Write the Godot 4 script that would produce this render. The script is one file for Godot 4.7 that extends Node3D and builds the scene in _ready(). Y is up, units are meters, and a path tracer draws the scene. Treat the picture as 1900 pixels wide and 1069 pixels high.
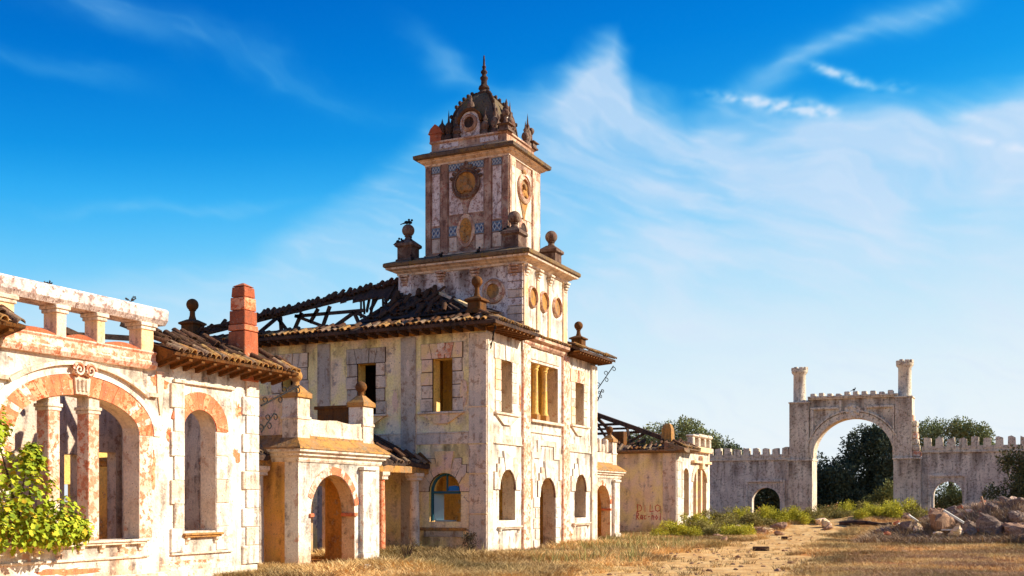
extends Node3D
# A ruined villa with a domed tower, its side pavilions and a battlemented gateway on dry ground.
# Plan coordinates: u runs along the sunlit fronts, v runs back from them to the left, y is up. P(u, v, y) makes the point.

const EXPOSURE := 1.84
const CAM_TURN := 25.5
const EYE := 1.8

var rng := RandomNumberGenerator.new()
var M := {}
var taken := {}


func P(u: float, v: float, y: float) -> Vector3:
	return Vector3(-v, y, -u)


func front(v: float) -> Transform3D:   # local x = u, y up, z out of the sunlit front
	return Transform3D(Basis(Vector3(0, 0, -1), Vector3(0, 1, 0), Vector3(1, 0, 0)), Vector3(-v, 0, 0))


func flank(u: float) -> Transform3D:   # local x = -v, y up, z out of the shaded flank
	return Transform3D(Basis.IDENTITY, Vector3(0, 0, -u))


func rf(a: float, b: float) -> float:
	return rng.randf_range(a, b)


func lin(r: float, g: float, b: float) -> Color:
	return Color(r, g, b)


# ------------------------------------------------------------------ mesh builder
class Builder:
	static var none: Callable
	var t := Transform3D.IDENTITY
	var V := PackedVector3Array()
	var N := PackedVector3Array()
	var C := PackedColorArray()
	var U := PackedVector2Array()
	var col := Color.WHITE
	var jamb_bounce := Color.WHITE   # reveal colour inside openings, warmed to stand in for bounced light

	func vert(p: Vector3, n: Vector3, c: Color, uv := Vector2.ZERO) -> void:
		V.append(t * p)
		N.append((t.basis * n).normalized())
		C.append(c)
		U.append(uv)

	func tri3(a: Vector3, b: Vector3, c: Vector3, na: Vector3, nb: Vector3, nc: Vector3, ca: Color, cb: Color, cc: Color) -> void:
		if (b - a).cross(c - a).dot(na + nb + nc) > 0.0:
			vert(a, na, ca); vert(c, nc, cc); vert(b, nb, cb)
		else:
			vert(a, na, ca); vert(b, nb, cb); vert(c, nc, cc)

	func tri(a: Vector3, b: Vector3, c: Vector3, out := Vector3.ZERO) -> void:
		var n := (b - a).cross(c - a).normalized()
		if n.dot(out) < 0.0:
			n = -n
		tri3(a, b, c, n, n, n, col, col, col)

	func quad(a: Vector3, b: Vector3, c: Vector3, d: Vector3, out := Vector3.ZERO) -> void:
		tri(a, b, c, out)
		tri(a, c, d, out)

	func quad4(a: Vector3, b: Vector3, c: Vector3, d: Vector3, n: Vector3, ca: Color, cb: Color, cc: Color, cd: Color) -> void:
		tri3(a, b, c, n, n, n, ca, cb, cc)
		tri3(a, c, d, n, n, n, ca, cc, cd)

	func quaduv(a: Vector3, b: Vector3, c: Vector3, d: Vector3, n: Vector3, u0: Vector2, u1: Vector2) -> void:   # a is bottom left, c top right, seen from the front
		vert(a, n, col, Vector2(u0.x, u1.y)); vert(d, n, col, u0); vert(c, n, col, Vector2(u1.x, u0.y))
		vert(a, n, col, Vector2(u0.x, u1.y)); vert(c, n, col, Vector2(u1.x, u0.y)); vert(b, n, col, u1)

	func box(x0: float, x1: float, y0: float, y1: float, z0: float, z1: float, ch := 0.0) -> void:
		hexa([Vector3(x0, y0, z0), Vector3(x1, y0, z0), Vector3(x1, y1, z0), Vector3(x0, y1, z0), Vector3(x0, y0, z1), Vector3(x1, y0, z1), Vector3(x1, y1, z1), Vector3(x0, y1, z1)], ch)

	func hexa(k: Array, ch := 0.0) -> void:   # eight corners, as in box(); ch cuts the edges
		var F := [[0, 1, 2, 3], [4, 5, 6, 7], [0, 1, 5, 4], [3, 2, 6, 7], [0, 3, 7, 4], [1, 2, 6, 5]]
		var m := Vector3.ZERO
		for p in k:
			m += p / 8.0
		if ch <= 0.0:
			for f in F:
				var o: Vector3 = (k[f[0]] + k[f[1]] + k[f[2]] + k[f[3]]) / 4.0 - m
				quad(k[f[0]], k[f[1]], k[f[2]], k[f[3]], o)
			return
		var inner := {}   # face -> corner -> point pulled in along the face
		for fi in 6:
			var f: Array = F[fi]
			inner[fi] = {}
			for j in 4:
				var p: Vector3 = k[f[j]]
				var e1: Vector3 = k[f[(j + 1) % 4]] - p
				var e2: Vector3 = k[f[(j + 3) % 4]] - p
				inner[fi][f[j]] = p + e1.normalized() * minf(ch, e1.length() * 0.45) + e2.normalized() * minf(ch, e2.length() * 0.45)
			var o: Vector3 = (k[f[0]] + k[f[1]] + k[f[2]] + k[f[3]]) / 4.0 - m
			quad(inner[fi][f[0]], inner[fi][f[1]], inner[fi][f[2]], inner[fi][f[3]], o)
		for a in 6:
			for b in range(a + 1, 6):
				var both := []
				for q in F[a]:
					if q in F[b]:
						both.append(q)
				if both.size() == 2:
					var o: Vector3 = (k[both[0]] + k[both[1]]) / 2.0 - m
					quad(inner[a][both[0]], inner[a][both[1]], inner[b][both[1]], inner[b][both[0]], o)
		for q in 8:
			var at := []
			for fi in 6:
				if inner[fi].has(q):
					at.append(inner[fi][q])
			tri(at[0], at[1], at[2], k[q] - m)

	func prism(poly: PackedVector2Array, z0: float, z1: float, back := false) -> void:   # an outline in x, y pulled out along z
		var idx := Geometry2D.triangulate_polygon(poly)
		for i in range(0, idx.size(), 3):
			var a := poly[idx[i]]
			var b := poly[idx[i + 1]]
			var c := poly[idx[i + 2]]
			tri(Vector3(a.x, a.y, z1), Vector3(b.x, b.y, z1), Vector3(c.x, c.y, z1), Vector3(0, 0, 1))
			if back:
				tri(Vector3(a.x, a.y, z0), Vector3(b.x, b.y, z0), Vector3(c.x, c.y, z0), Vector3(0, 0, -1))
		var turn := -1.0 if Geometry2D.is_polygon_clockwise(poly) else 1.0
		for i in poly.size():
			var a := poly[i]
			var b := poly[(i + 1) % poly.size()]
			var o := Vector3(b.y - a.y, a.x - b.x, 0) * turn
			quad(Vector3(a.x, a.y, z0), Vector3(b.x, b.y, z0), Vector3(b.x, b.y, z1), Vector3(a.x, a.y, z1), o)

	func sweep_x(prof: PackedVector2Array, x0: float, x1: float) -> void:   # an outline in z, y pulled along x
		var keep := t
		t = t * Transform3D(Basis(Vector3(0, 0, 1), Vector3(0, 1, 0), Vector3(-1, 0, 0)), Vector3.ZERO)   # its x is our z
		prism(prof, -x1, -x0, true)
		t = keep

	func lathe(at: Vector3, prof: Array, seg := 16) -> void:   # prof: Vector2(radius, height)
		var ns := []
		for i in prof.size() - 1:
			var d: Vector2 = prof[i + 1] - prof[i]
			ns.append(Vector2(d.y, -d.x).normalized())
		for i in prof.size() - 1:
			var n0: Vector2 = ns[i]
			var n1: Vector2 = ns[i]
			if i > 0 and ns[i].dot(ns[i - 1]) > 0.6:
				n0 = (ns[i] + ns[i - 1]).normalized()
			if i < ns.size() - 1 and ns[i].dot(ns[i + 1]) > 0.6:
				n1 = (ns[i] + ns[i + 1]).normalized()
			for j in seg:
				var a0 := TAU * j / seg
				var a1 := TAU * (j + 1) / seg
				var d0 := Vector3(cos(a0), 0, sin(a0))
				var d1 := Vector3(cos(a1), 0, sin(a1))
				var p: Vector2 = prof[i]
				var q: Vector2 = prof[i + 1]
				var up := Vector3.UP
				if p.x > 1e-5:
					tri3(at + d0 * p.x + up * p.y, at + d1 * p.x + up * p.y, at + d1 * q.x + up * q.y, d0 * n0.x + up * n0.y, d1 * n0.x + up * n0.y, d1 * n1.x + up * n1.y, col, col, col)
				if q.x > 1e-5:
					tri3(at + d0 * p.x + up * p.y, at + d1 * q.x + up * q.y, at + d0 * q.x + up * q.y, d0 * n0.x + up * n0.y, d1 * n1.x + up * n1.y, d0 * n1.x + up * n1.y, col, col, col)

	func ring(x0: float, x1: float, z0: float, z1: float, prof: Array, cap := true) -> void:   # mouldings round a rectangle: prof holds Vector2(offset, height) from below upwards
		for i in prof.size() - 1:
			var p: Vector2 = prof[i]
			var q: Vector2 = prof[i + 1]
			var A := [Vector3(x0 - p.x, p.y, z0 - p.x), Vector3(x1 + p.x, p.y, z0 - p.x), Vector3(x1 + p.x, p.y, z1 + p.x), Vector3(x0 - p.x, p.y, z1 + p.x)]
			var D := [Vector3(x0 - q.x, q.y, z0 - q.x), Vector3(x1 + q.x, q.y, z0 - q.x), Vector3(x1 + q.x, q.y, z1 + q.x), Vector3(x0 - q.x, q.y, z1 + q.x)]
			var O := [Vector3(0, 0, -1), Vector3(1, 0, 0), Vector3(0, 0, 1), Vector3(-1, 0, 0)]
			for s in 4:
				var d := Vector2(q.x - p.x, q.y - p.y)
				quad(A[s], A[(s + 1) % 4], D[(s + 1) % 4], D[s], O[s] * d.y - Vector3.UP * d.x)
		if cap:
			var q: Vector2 = prof[-1]
			quad(Vector3(x0 - q.x, q.y, z0 - q.x), Vector3(x1 + q.x, q.y, z0 - q.x), Vector3(x1 + q.x, q.y, z1 + q.x), Vector3(x0 - q.x, q.y, z1 + q.x), Vector3.UP)
			var p: Vector2 = prof[0]
			quad(Vector3(x0 - p.x, p.y, z0 - p.x), Vector3(x1 + p.x, p.y, z0 - p.x), Vector3(x1 + p.x, p.y, z1 + p.x), Vector3(x0 - p.x, p.y, z1 + p.x), Vector3.DOWN)

	func beam(a: Vector3, b: Vector3, w: float, h: float) -> void:
		var d := (b - a).normalized()
		var s := d.cross(Vector3.UP)
		s = Vector3.RIGHT if s.length() < 0.01 else s.normalized()
		var o := s.cross(d).normalized()
		var x := s * w / 2.0
		var y := o * h / 2.0
		hexa([a - x - y, a + x - y, a + x + y, a - x + y, b - x - y, b + x - y, b + x + y, b - x + y])

	func tube(path: Array, r0: float, r1: float, seg := 7) -> void:
		for i in path.size() - 1:
			var a: Vector3 = path[i]
			var b: Vector3 = path[i + 1]
			var ra := lerpf(r0, r1, float(i) / (path.size() - 1))
			var rb := lerpf(r0, r1, float(i + 1) / (path.size() - 1))
			var d := (b - a).normalized()
			var s := d.cross(Vector3(0.31, 0.87, 0.23)).normalized()
			var o := d.cross(s)
			for j in seg:
				var k0 := s * cos(TAU * j / seg) + o * sin(TAU * j / seg)
				var k1 := s * cos(TAU * (j + 1) / seg) + o * sin(TAU * (j + 1) / seg)
				tri3(a + k0 * ra, a + k1 * ra, b + k1 * rb, k0, k1, k1, col, col, col)
				tri3(a + k0 * ra, b + k1 * rb, b + k0 * rb, k0, k1, k0, col, col, col)

	func ball(at: Vector3, r: Vector3, seg := 12) -> void:
		var rows := seg / 2
		for i in rows:
			for j in seg:
				var q := []
				for k in [[i, j], [i, j + 1], [i + 1, j + 1], [i + 1, j]]:
					var th: float = PI * k[0] / rows
					var ph: float = TAU * k[1] / seg
					q.append(Vector3(sin(th) * cos(ph), cos(th), sin(th) * sin(ph)))
				if i > 0:
					tri3(at + q[0] * r, at + q[1] * r, at + q[2] * r, q[0] / r, q[1] / r, q[2] / r, col, col, col)
				if i < rows - 1:
					tri3(at + q[0] * r, at + q[2] * r, at + q[3] * r, q[0] / r, q[2] / r, q[3] / r, col, col, col)

	# A wall with openings. Each opening: x0, x1, yb (its foot), ys (where the arch springs), rise (0 for a flat head).
	func head(o: Dictionary, x: float) -> float:
		if o.rise <= 0.0:
			return o.ys
		var k: float = (x - (o.x0 + o.x1) / 2.0) / ((o.x1 - o.x0) / 2.0)
		return o.ys + o.rise * sqrt(maxf(0.0, 1.0 - k * k))

	func wall(x0: float, x1: float, y0: float, y1: float, z0: float, z1: float, ops := [], tint: Callable = none, step := 0.7, tops: Callable = none) -> void:
		var xs := [x0, x1]
		for o in ops:
			if o.rise > 0.0:
				for i in 15:
					xs.append((o.x0 + o.x1) / 2.0 - cos(PI * i / 14.0) * (o.x1 - o.x0) / 2.0)
			else:
				xs.append(o.x0); xs.append(o.x1)
		var n := int(ceil((x1 - x0) / step))
		for i in range(1, n):
			xs.append(x0 + (x1 - x0) * i / n)
		xs.sort()
		for i in xs.size() - 1:
			var a: float = xs[i]
			var b: float = xs[i + 1]
			if b - a < 0.0005:
				continue
			var m := (a + b) / 2.0
			var here := []
			for o in ops:
				if m > o.x0 and m < o.x1:
					here.append(o)
			here.sort_custom(func(p, q): return p.yb < q.yb)
			var ta: float = tops.call(a) if tops.is_valid() else y1
			var tb: float = tops.call(b) if tops.is_valid() else y1
			var la := y0
			var lb := y0
			for o in here:
				band(a, b, la, lb, o.yb, o.yb, z0, z1, tint, step)
				la = head(o, a)
				lb = head(o, b)
				if o.rise > 0.0:   # the soffit
					var nn := Vector3(lb - la, a - b, 0).normalized()
					quad4(Vector3(a, la, z0), Vector3(b, lb, z0), Vector3(b, lb, z1), Vector3(a, la, z1), nn, jamb_bounce, jamb_bounce, jamb_bounce, jamb_bounce)
			band(a, b, la, lb, ta, tb, z0, z1, tint, step)
			quad(Vector3(a, ta, z0), Vector3(b, tb, z0), Vector3(b, tb, z1), Vector3(a, ta, z1), Vector3.UP)
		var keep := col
		col = jamb_bounce
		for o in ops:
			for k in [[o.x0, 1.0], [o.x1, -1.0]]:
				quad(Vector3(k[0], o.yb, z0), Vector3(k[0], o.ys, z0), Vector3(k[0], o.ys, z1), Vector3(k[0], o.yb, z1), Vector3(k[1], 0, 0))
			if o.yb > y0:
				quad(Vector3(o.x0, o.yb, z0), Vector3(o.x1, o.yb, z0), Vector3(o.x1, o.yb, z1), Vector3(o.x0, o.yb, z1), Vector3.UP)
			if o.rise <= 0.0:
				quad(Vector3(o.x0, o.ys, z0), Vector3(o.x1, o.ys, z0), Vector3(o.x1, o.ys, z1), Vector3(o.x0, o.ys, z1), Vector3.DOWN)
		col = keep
		for k in [[x0, -1.0], [x1, 1.0]]:
			var ty: float = tops.call(k[0]) if tops.is_valid() else y1
			quad(Vector3(k[0], y0, z0), Vector3(k[0], ty, z0), Vector3(k[0], ty, z1), Vector3(k[0], y0, z1), Vector3(k[1], 0, 0))

	func tc(tint: Callable, x: float, y: float) -> Color:
		return tint.call(x, y) if tint.is_valid() else col

	func band(a: float, b: float, la: float, lb: float, ha: float, hb: float, z0: float, z1: float, tint: Callable, step: float) -> void:
		if ha - la < 0.0005 and hb - lb < 0.0005:
			return
		var rows := maxi(1, int(ceil(maxf(ha - la, hb - lb) / step)))
		for r in rows:
			var p0 := lerpf(la, ha, float(r) / rows)
			var p1 := lerpf(la, ha, float(r + 1) / rows)
			var q0 := lerpf(lb, hb, float(r) / rows)
			var q1 := lerpf(lb, hb, float(r + 1) / rows)
			quad4(Vector3(a, p0, z1), Vector3(b, q0, z1), Vector3(b, q1, z1), Vector3(a, p1, z1), Vector3(0, 0, 1), tc(tint, a, p0), tc(tint, b, q0), tc(tint, b, q1), tc(tint, a, p1))
		quad4(Vector3(a, la, z0), Vector3(b, lb, z0), Vector3(b, hb, z0), Vector3(a, ha, z0), Vector3(0, 0, -1), col, col, col, col)

	func mesh(shift := Vector3.ZERO) -> ArrayMesh:
		var p := V.duplicate()
		if shift != Vector3.ZERO:
			for i in p.size():
				p[i] -= shift
		var a := []
		a.resize(Mesh.ARRAY_MAX)
		a[Mesh.ARRAY_VERTEX] = p
		a[Mesh.ARRAY_NORMAL] = N
		a[Mesh.ARRAY_COLOR] = C
		a[Mesh.ARRAY_TEX_UV] = U
		var m := ArrayMesh.new()
		m.add_surface_from_arrays(Mesh.PRIMITIVE_TRIANGLES, a)
		return m


func nb(t := Transform3D.IDENTITY) -> Builder:
	var b := Builder.new()
	b.t = t
	return b


# ------------------------------------------------------------------ naming and placing
func numbered(parent: Node, called: String) -> String:
	var key := str(parent.get_instance_id()) + called
	taken[key] = taken.get(key, -1) + 1
	return called if taken[key] == 0 else "%s_%03d" % [called, taken[key]]


func tag(o: Node3D, label: String, category := "", group := "", kind := "") -> Node3D:
	if label: o.set_meta("label", label)
	if category: o.set_meta("category", category)
	if group: o.set_meta("group", group)
	if kind: o.set_meta("kind", kind)
	return o


func thing(called: String, label: String, category: String, at := Vector3.ZERO, group := "") -> Node3D:
	var o := Node3D.new()
	o.name = numbered(self, called)
	o.position = at
	add_child(o)
	return tag(o, label, category, group)


func origin(o: Node) -> Vector3:
	var p := Vector3.ZERO
	while o != self and o is Node3D:
		p += o.position
		o = o.get_parent()
	return p


func part(b: Builder, called: String, m: Material, parent: Node = self, label := "") -> MeshInstance3D:   # one named mesh; builders work in world coordinates
	var o := MeshInstance3D.new()
	o.name = numbered(parent, called)
	o.mesh = b.mesh(origin(parent))
	o.material_override = m
	parent.add_child(o, true)
	if label: o.set_meta("label", label)
	return o


func copy(mesh: Mesh, called: String, m: Material, parent: Node, at: Transform3D) -> MeshInstance3D:   # a shared mesh set at a place in the world
	var o := MeshInstance3D.new()
	o.name = numbered(parent, called)
	o.mesh = mesh
	o.material_override = m
	at.origin -= origin(parent)
	o.transform = at
	parent.add_child(o, true)
	return o


func many(mesh: Mesh, places: Array, tints: Array, called: String, m: Material, parent: Node = self) -> MultiMeshInstance3D:
	var mm := MultiMesh.new()
	mm.transform_format = MultiMesh.TRANSFORM_3D
	mm.use_colors = not tints.is_empty()
	mm.mesh = mesh
	mm.instance_count = places.size()
	var o0 := origin(parent) if parent != self else Vector3.ZERO
	for i in places.size():
		var p: Transform3D = places[i]
		p.origin -= o0
		mm.set_instance_transform(i, p)
		if not tints.is_empty():
			mm.set_instance_color(i, tints[i])
	var o := MultiMeshInstance3D.new()
	o.name = numbered(parent, called)
	o.multimesh = mm
	o.material_override = m
	parent.add_child(o, true)
	o.set_meta("kind", "stuff")
	return o


func op(x0: float, x1: float, yb: float, ys: float, rise := 0.0) -> Dictionary:
	return {"x0": x0, "x1": x1, "yb": yb, "ys": ys, "rise": rise}


# ------------------------------------------------------------------ procedural materials
func noise_bytes(sd: int, freq: float, oct: int, n: int, squash := 1, gain := 0.5) -> PackedByteArray:
	var f := FastNoiseLite.new()
	f.seed = sd
	f.noise_type = FastNoiseLite.TYPE_SIMPLEX_SMOOTH
	f.fractal_type = FastNoiseLite.FRACTAL_FBM
	f.fractal_octaves = oct
	f.fractal_gain = gain
	f.frequency = freq
	var im := f.get_seamless_image(n, n / squash)
	im.convert(Image.FORMAT_L8)
	if squash > 1:
		im.resize(n, n, Image.INTERPOLATE_CUBIC)
	return im.get_data()


# Weathered render: two tones, flaking that shows the brick or mortar behind, run-off streaks, pits and grain.
func weathered(p: Dictionary) -> Array:
	var n: int = p.get("n", 512)
	var sd: int = p.seed
	var lo := noise_bytes(sd, 0.007, 4, n)
	var mid := noise_bytes(sd + 1, p.get("chip_freq", 0.02), 6, n, 1, 0.74)
	var hi := noise_bytes(sd + 2, 0.11, 3, n)
	var run := noise_bytes(sd + 3, 0.03, 4, n, 8)
	var a: Color = p.a
	var b: Color = p.b
	var c1: Color = p.c1
	var c2: Color = p.c2
	var d: Color = p.d
	var th: float = p.chip
	var wet: float = p.streak
	var pit: float = p.pit
	var depth: float = p.get("depth", 0.5)
	var out := PackedByteArray()
	out.resize(n * n * 3)
	var hh := PackedByteArray()
	hh.resize(n * n)
	for i in n * n:
		var l := lo[i] / 255.0
		var m := mid[i] / 255.0
		var h := hi[i] / 255.0
		var s := run[i] / 255.0
		var k := clampf((l - 0.35) * 3.3, 0.0, 1.0)
		var r := a.lerp(b, k)
		r = r.lerp(d, clampf((s - 0.5) * 3.0, 0.0, 1.0) * clampf((m - 0.3) * 2.5, 0.0, 1.0) * wet)
		var e := m * 0.70 + h * 0.14 + l * 0.16
		var g := clampf((e - th) / 0.03, 0.0, 1.0)
		if g > 0.0:
			r = r.lerp(c1.lerp(c2, clampf((h + l - 0.7) * 1.8, 0.0, 1.0)), g)
		if h > pit:
			r = r.lerp(d, minf(1.0, (h - pit) * 9.0))
		var v := 0.9 + 0.2 * h
		out[i * 3] = int(clampf(r.r * v, 0, 1) * 255.0)
		out[i * 3 + 1] = int(clampf(r.g * v, 0, 1) * 255.0)
		out[i * 3 + 2] = int(clampf(r.b * v, 0, 1) * 255.0)
		hh[i] = int(clampf(0.5 + (m - 0.5) * 0.35 + (h - 0.5) * 0.3 - g * 0.22 * depth * 2.0, 0, 1) * 255.0)
	var hm := Image.create_from_data(n, n, false, Image.FORMAT_L8, hh)
	hm.convert(Image.FORMAT_RGBA8)
	hm.bump_map_to_normal_map(p.get("bump", 5.0))
	return [Image.create_from_data(n, n, false, Image.FORMAT_RGB8, out), hm]


func std(called: String, color: Color, rough := 0.9) -> StandardMaterial3D:
	var m := StandardMaterial3D.new()
	m.resource_name = called
	m.albedo_color = color
	m.roughness = rough
	m.metallic_specular = 0.3
	m.vertex_color_use_as_albedo = true
	return m


func surf(called: String, tex: Array, span: float, tint := Color.WHITE, offset := Vector3.ZERO, rough := 0.92) -> StandardMaterial3D:
	var m := std(called, tint, rough)
	m.albedo_texture = tex[0]
	m.normal_enabled = true
	m.normal_texture = tex[1]
	m.normal_scale = 0.8
	m.uv1_triplanar = true
	m.uv1_world_triplanar = true
	m.uv1_triplanar_sharpness = 6.0
	m.uv1_scale = Vector3.ONE / span
	m.uv1_offset = offset
	return m


var recipes := [
	# 0 cream white render on the sunlit fronts
	{"seed": 11, "n": 768, "a": Color(0.93, 0.90, 0.84), "b": Color(0.89, 0.83, 0.75), "c1": Color(0.86, 0.66, 0.55), "c2": Color(0.78, 0.71, 0.64), "d": Color(0.38, 0.33, 0.30), "chip": 0.63, "streak": 0.8, "pit": 0.77},
	# 1 warm render of the shaded flank, yellow and pink deepened for bounced light
	{"seed": 31, "n": 768, "a": Color(0.98, 0.89, 0.63), "b": Color(0.97, 0.87, 0.73), "c1": Color(0.74, 0.55, 0.45), "c2": Color(0.68, 0.62, 0.58), "d": Color(0.44, 0.36, 0.29), "chip": 0.655, "streak": 0.5, "pit": 0.81},
	# 2 bare grey render
	{"seed": 51, "a": Color(0.73, 0.69, 0.66), "b": Color(0.80, 0.74, 0.68), "c1": Color(0.58, 0.50, 0.45), "c2": Color(0.66, 0.56, 0.49), "d": Color(0.40, 0.36, 0.34), "chip": 0.62, "streak": 0.6, "pit": 0.78},
	# 3 pink brown stone of the tower
	{"seed": 71, "a": Color(0.52, 0.41, 0.35), "b": Color(0.66, 0.58, 0.51), "c1": Color(0.36, 0.26, 0.22), "c2": Color(0.60, 0.43, 0.37), "d": Color(0.27, 0.21, 0.19), "chip": 0.56, "streak": 0.8, "pit": 0.68},
	# 4 lime washed panels of the tower, half gone
	{"seed": 91, "a": Color(0.92, 0.87, 0.83), "b": Color(0.86, 0.79, 0.75), "c1": Color(0.55, 0.42, 0.38), "c2": Color(0.66, 0.54, 0.49), "d": Color(0.36, 0.29, 0.28), "chip": 0.575, "streak": 0.8, "pit": 0.70, "chip_freq": 0.035},
	# 5 ochre, lichen covered stone
	{"seed": 111, "a": Color(0.76, 0.54, 0.28), "b": Color(0.68, 0.50, 0.32), "c1": Color(0.50, 0.38, 0.22), "c2": Color(0.62, 0.52, 0.40), "d": Color(0.30, 0.23, 0.14), "chip": 0.6, "streak": 0.6, "pit": 0.72},
	# 6 grey rubble stone of the gate
	{"seed": 131, "n": 768, "a": Color(0.90, 0.86, 0.80), "b": Color(0.84, 0.79, 0.74), "c1": Color(0.52, 0.47, 0.43), "c2": Color(0.68, 0.61, 0.54), "d": Color(0.26, 0.24, 0.22), "chip": 0.60, "streak": 0.6, "pit": 0.73, "chip_freq": 0.04, "bump": 9.0},
	# 7 brick and terracotta
	{"seed": 151, "a": Color(0.84, 0.50, 0.34), "b": Color(0.78, 0.44, 0.30), "c1": Color(0.92, 0.76, 0.64), "c2": Color(0.70, 0.42, 0.31), "d": Color(0.42, 0.25, 0.19), "chip": 0.61, "streak": 0.5, "pit": 0.74, "chip_freq": 0.04},
	# 8 roof tile
	{"seed": 171, "n": 256, "a": Color(0.58, 0.44, 0.34), "b": Color(0.56, 0.47, 0.38), "c1": Color(0.72, 0.64, 0.48), "c2": Color(0.42, 0.33, 0.24), "d": Color(0.20, 0.15, 0.12), "chip": 0.58, "streak": 0.6, "pit": 0.66},
	# 9 dark dome lead and slate
	{"seed": 191, "n": 256, "a": Color(0.36, 0.32, 0.29), "b": Color(0.44, 0.37, 0.28), "c1": Color(0.60, 0.49, 0.22), "c2": Color(0.46, 0.39, 0.24), "d": Color(0.16, 0.14, 0.13), "chip": 0.62, "streak": 0.7, "pit": 0.7},
	# 10 charred and weathered timber, rusted iron
	{"seed": 211, "n": 256, "a": Color(0.28, 0.22, 0.19), "b": Color(0.37, 0.27, 0.21), "c1": Color(0.45, 0.33, 0.25), "c2": Color(0.22, 0.18, 0.17), "d": Color(0.10, 0.08, 0.08), "chip": 0.62, "streak": 0.7, "pit": 0.7},
	# 11 dry soil
	{"seed": 231, "n": 768, "a": Color(0.87, 0.71, 0.49), "b": Color(0.82, 0.63, 0.40), "c1": Color(0.90, 0.79, 0.62), "c2": Color(0.66, 0.50, 0.33), "d": Color(0.46, 0.33, 0.20), "chip": 0.58, "streak": 0.0, "pit": 0.70, "bump": 10.0},
	# 12 broken grey brown boulders
	{"seed": 251, "a": Color(0.64, 0.56, 0.50), "b": Color(0.52, 0.44, 0.39), "c1": Color(0.34, 0.27, 0.24), "c2": Color(0.70, 0.62, 0.55), "d": Color(0.20, 0.16, 0.14), "chip": 0.56, "streak": 0.3, "pit": 0.66, "bump": 12.0, "chip_freq": 0.04},
	# 13 yellow plaster inside
	{"seed": 271, "n": 256, "a": Color(0.93, 0.76, 0.42), "b": Color(0.88, 0.70, 0.42), "c1": Color(0.72, 0.57, 0.42), "c2": Color(0.80, 0.72, 0.58), "d": Color(0.45, 0.33, 0.2), "chip": 0.66, "streak": 0.5, "pit": 0.82},
	# 14 render half fallen from its brick
	{"seed": 291, "a": Color(0.93, 0.84, 0.75), "b": Color(0.90, 0.74, 0.63), "c1": Color(0.80, 0.45, 0.31), "c2": Color(0.84, 0.56, 0.43), "d": Color(0.50, 0.36, 0.29), "chip": 0.53, "streak": 0.3, "pit": 0.78, "chip_freq": 0.035},
]
var texes := []


func bake(i: int) -> void:
	texes[i] = weathered(recipes[i])


func lattice() -> ImageTexture:   # the print on the glazed tiles: white lozenges and crosses on blue
	var im := Image.create(128, 64, false, Image.FORMAT_RGB8)
	var f := FastNoiseLite.new()
	f.seed = 5
	f.frequency = 0.05
	for y in 64:
		for x in 128:
			var px := float(x % 32) - 15.5
			var py := float(y % 64) - 31.5
			var d := absf(px) / 15.5 + absf(py) / 27.0
			var c := Color(0.32, 0.42, 0.52)
			if absf(d - 0.85) < 0.16: c = Color(0.78, 0.79, 0.76)
			elif d < 0.42: c = Color(0.13, 0.24, 0.42)
			if y < 5 or y > 58: c = Color(0.50, 0.52, 0.53)
			if f.get_noise_2d(x, y * 1.3) > 0.28: c = c.lerp(Color(0.62, 0.50, 0.45), 0.8)
			im.set_pixel(x, y, c)
	return ImageTexture.create_from_image(im)


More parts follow.
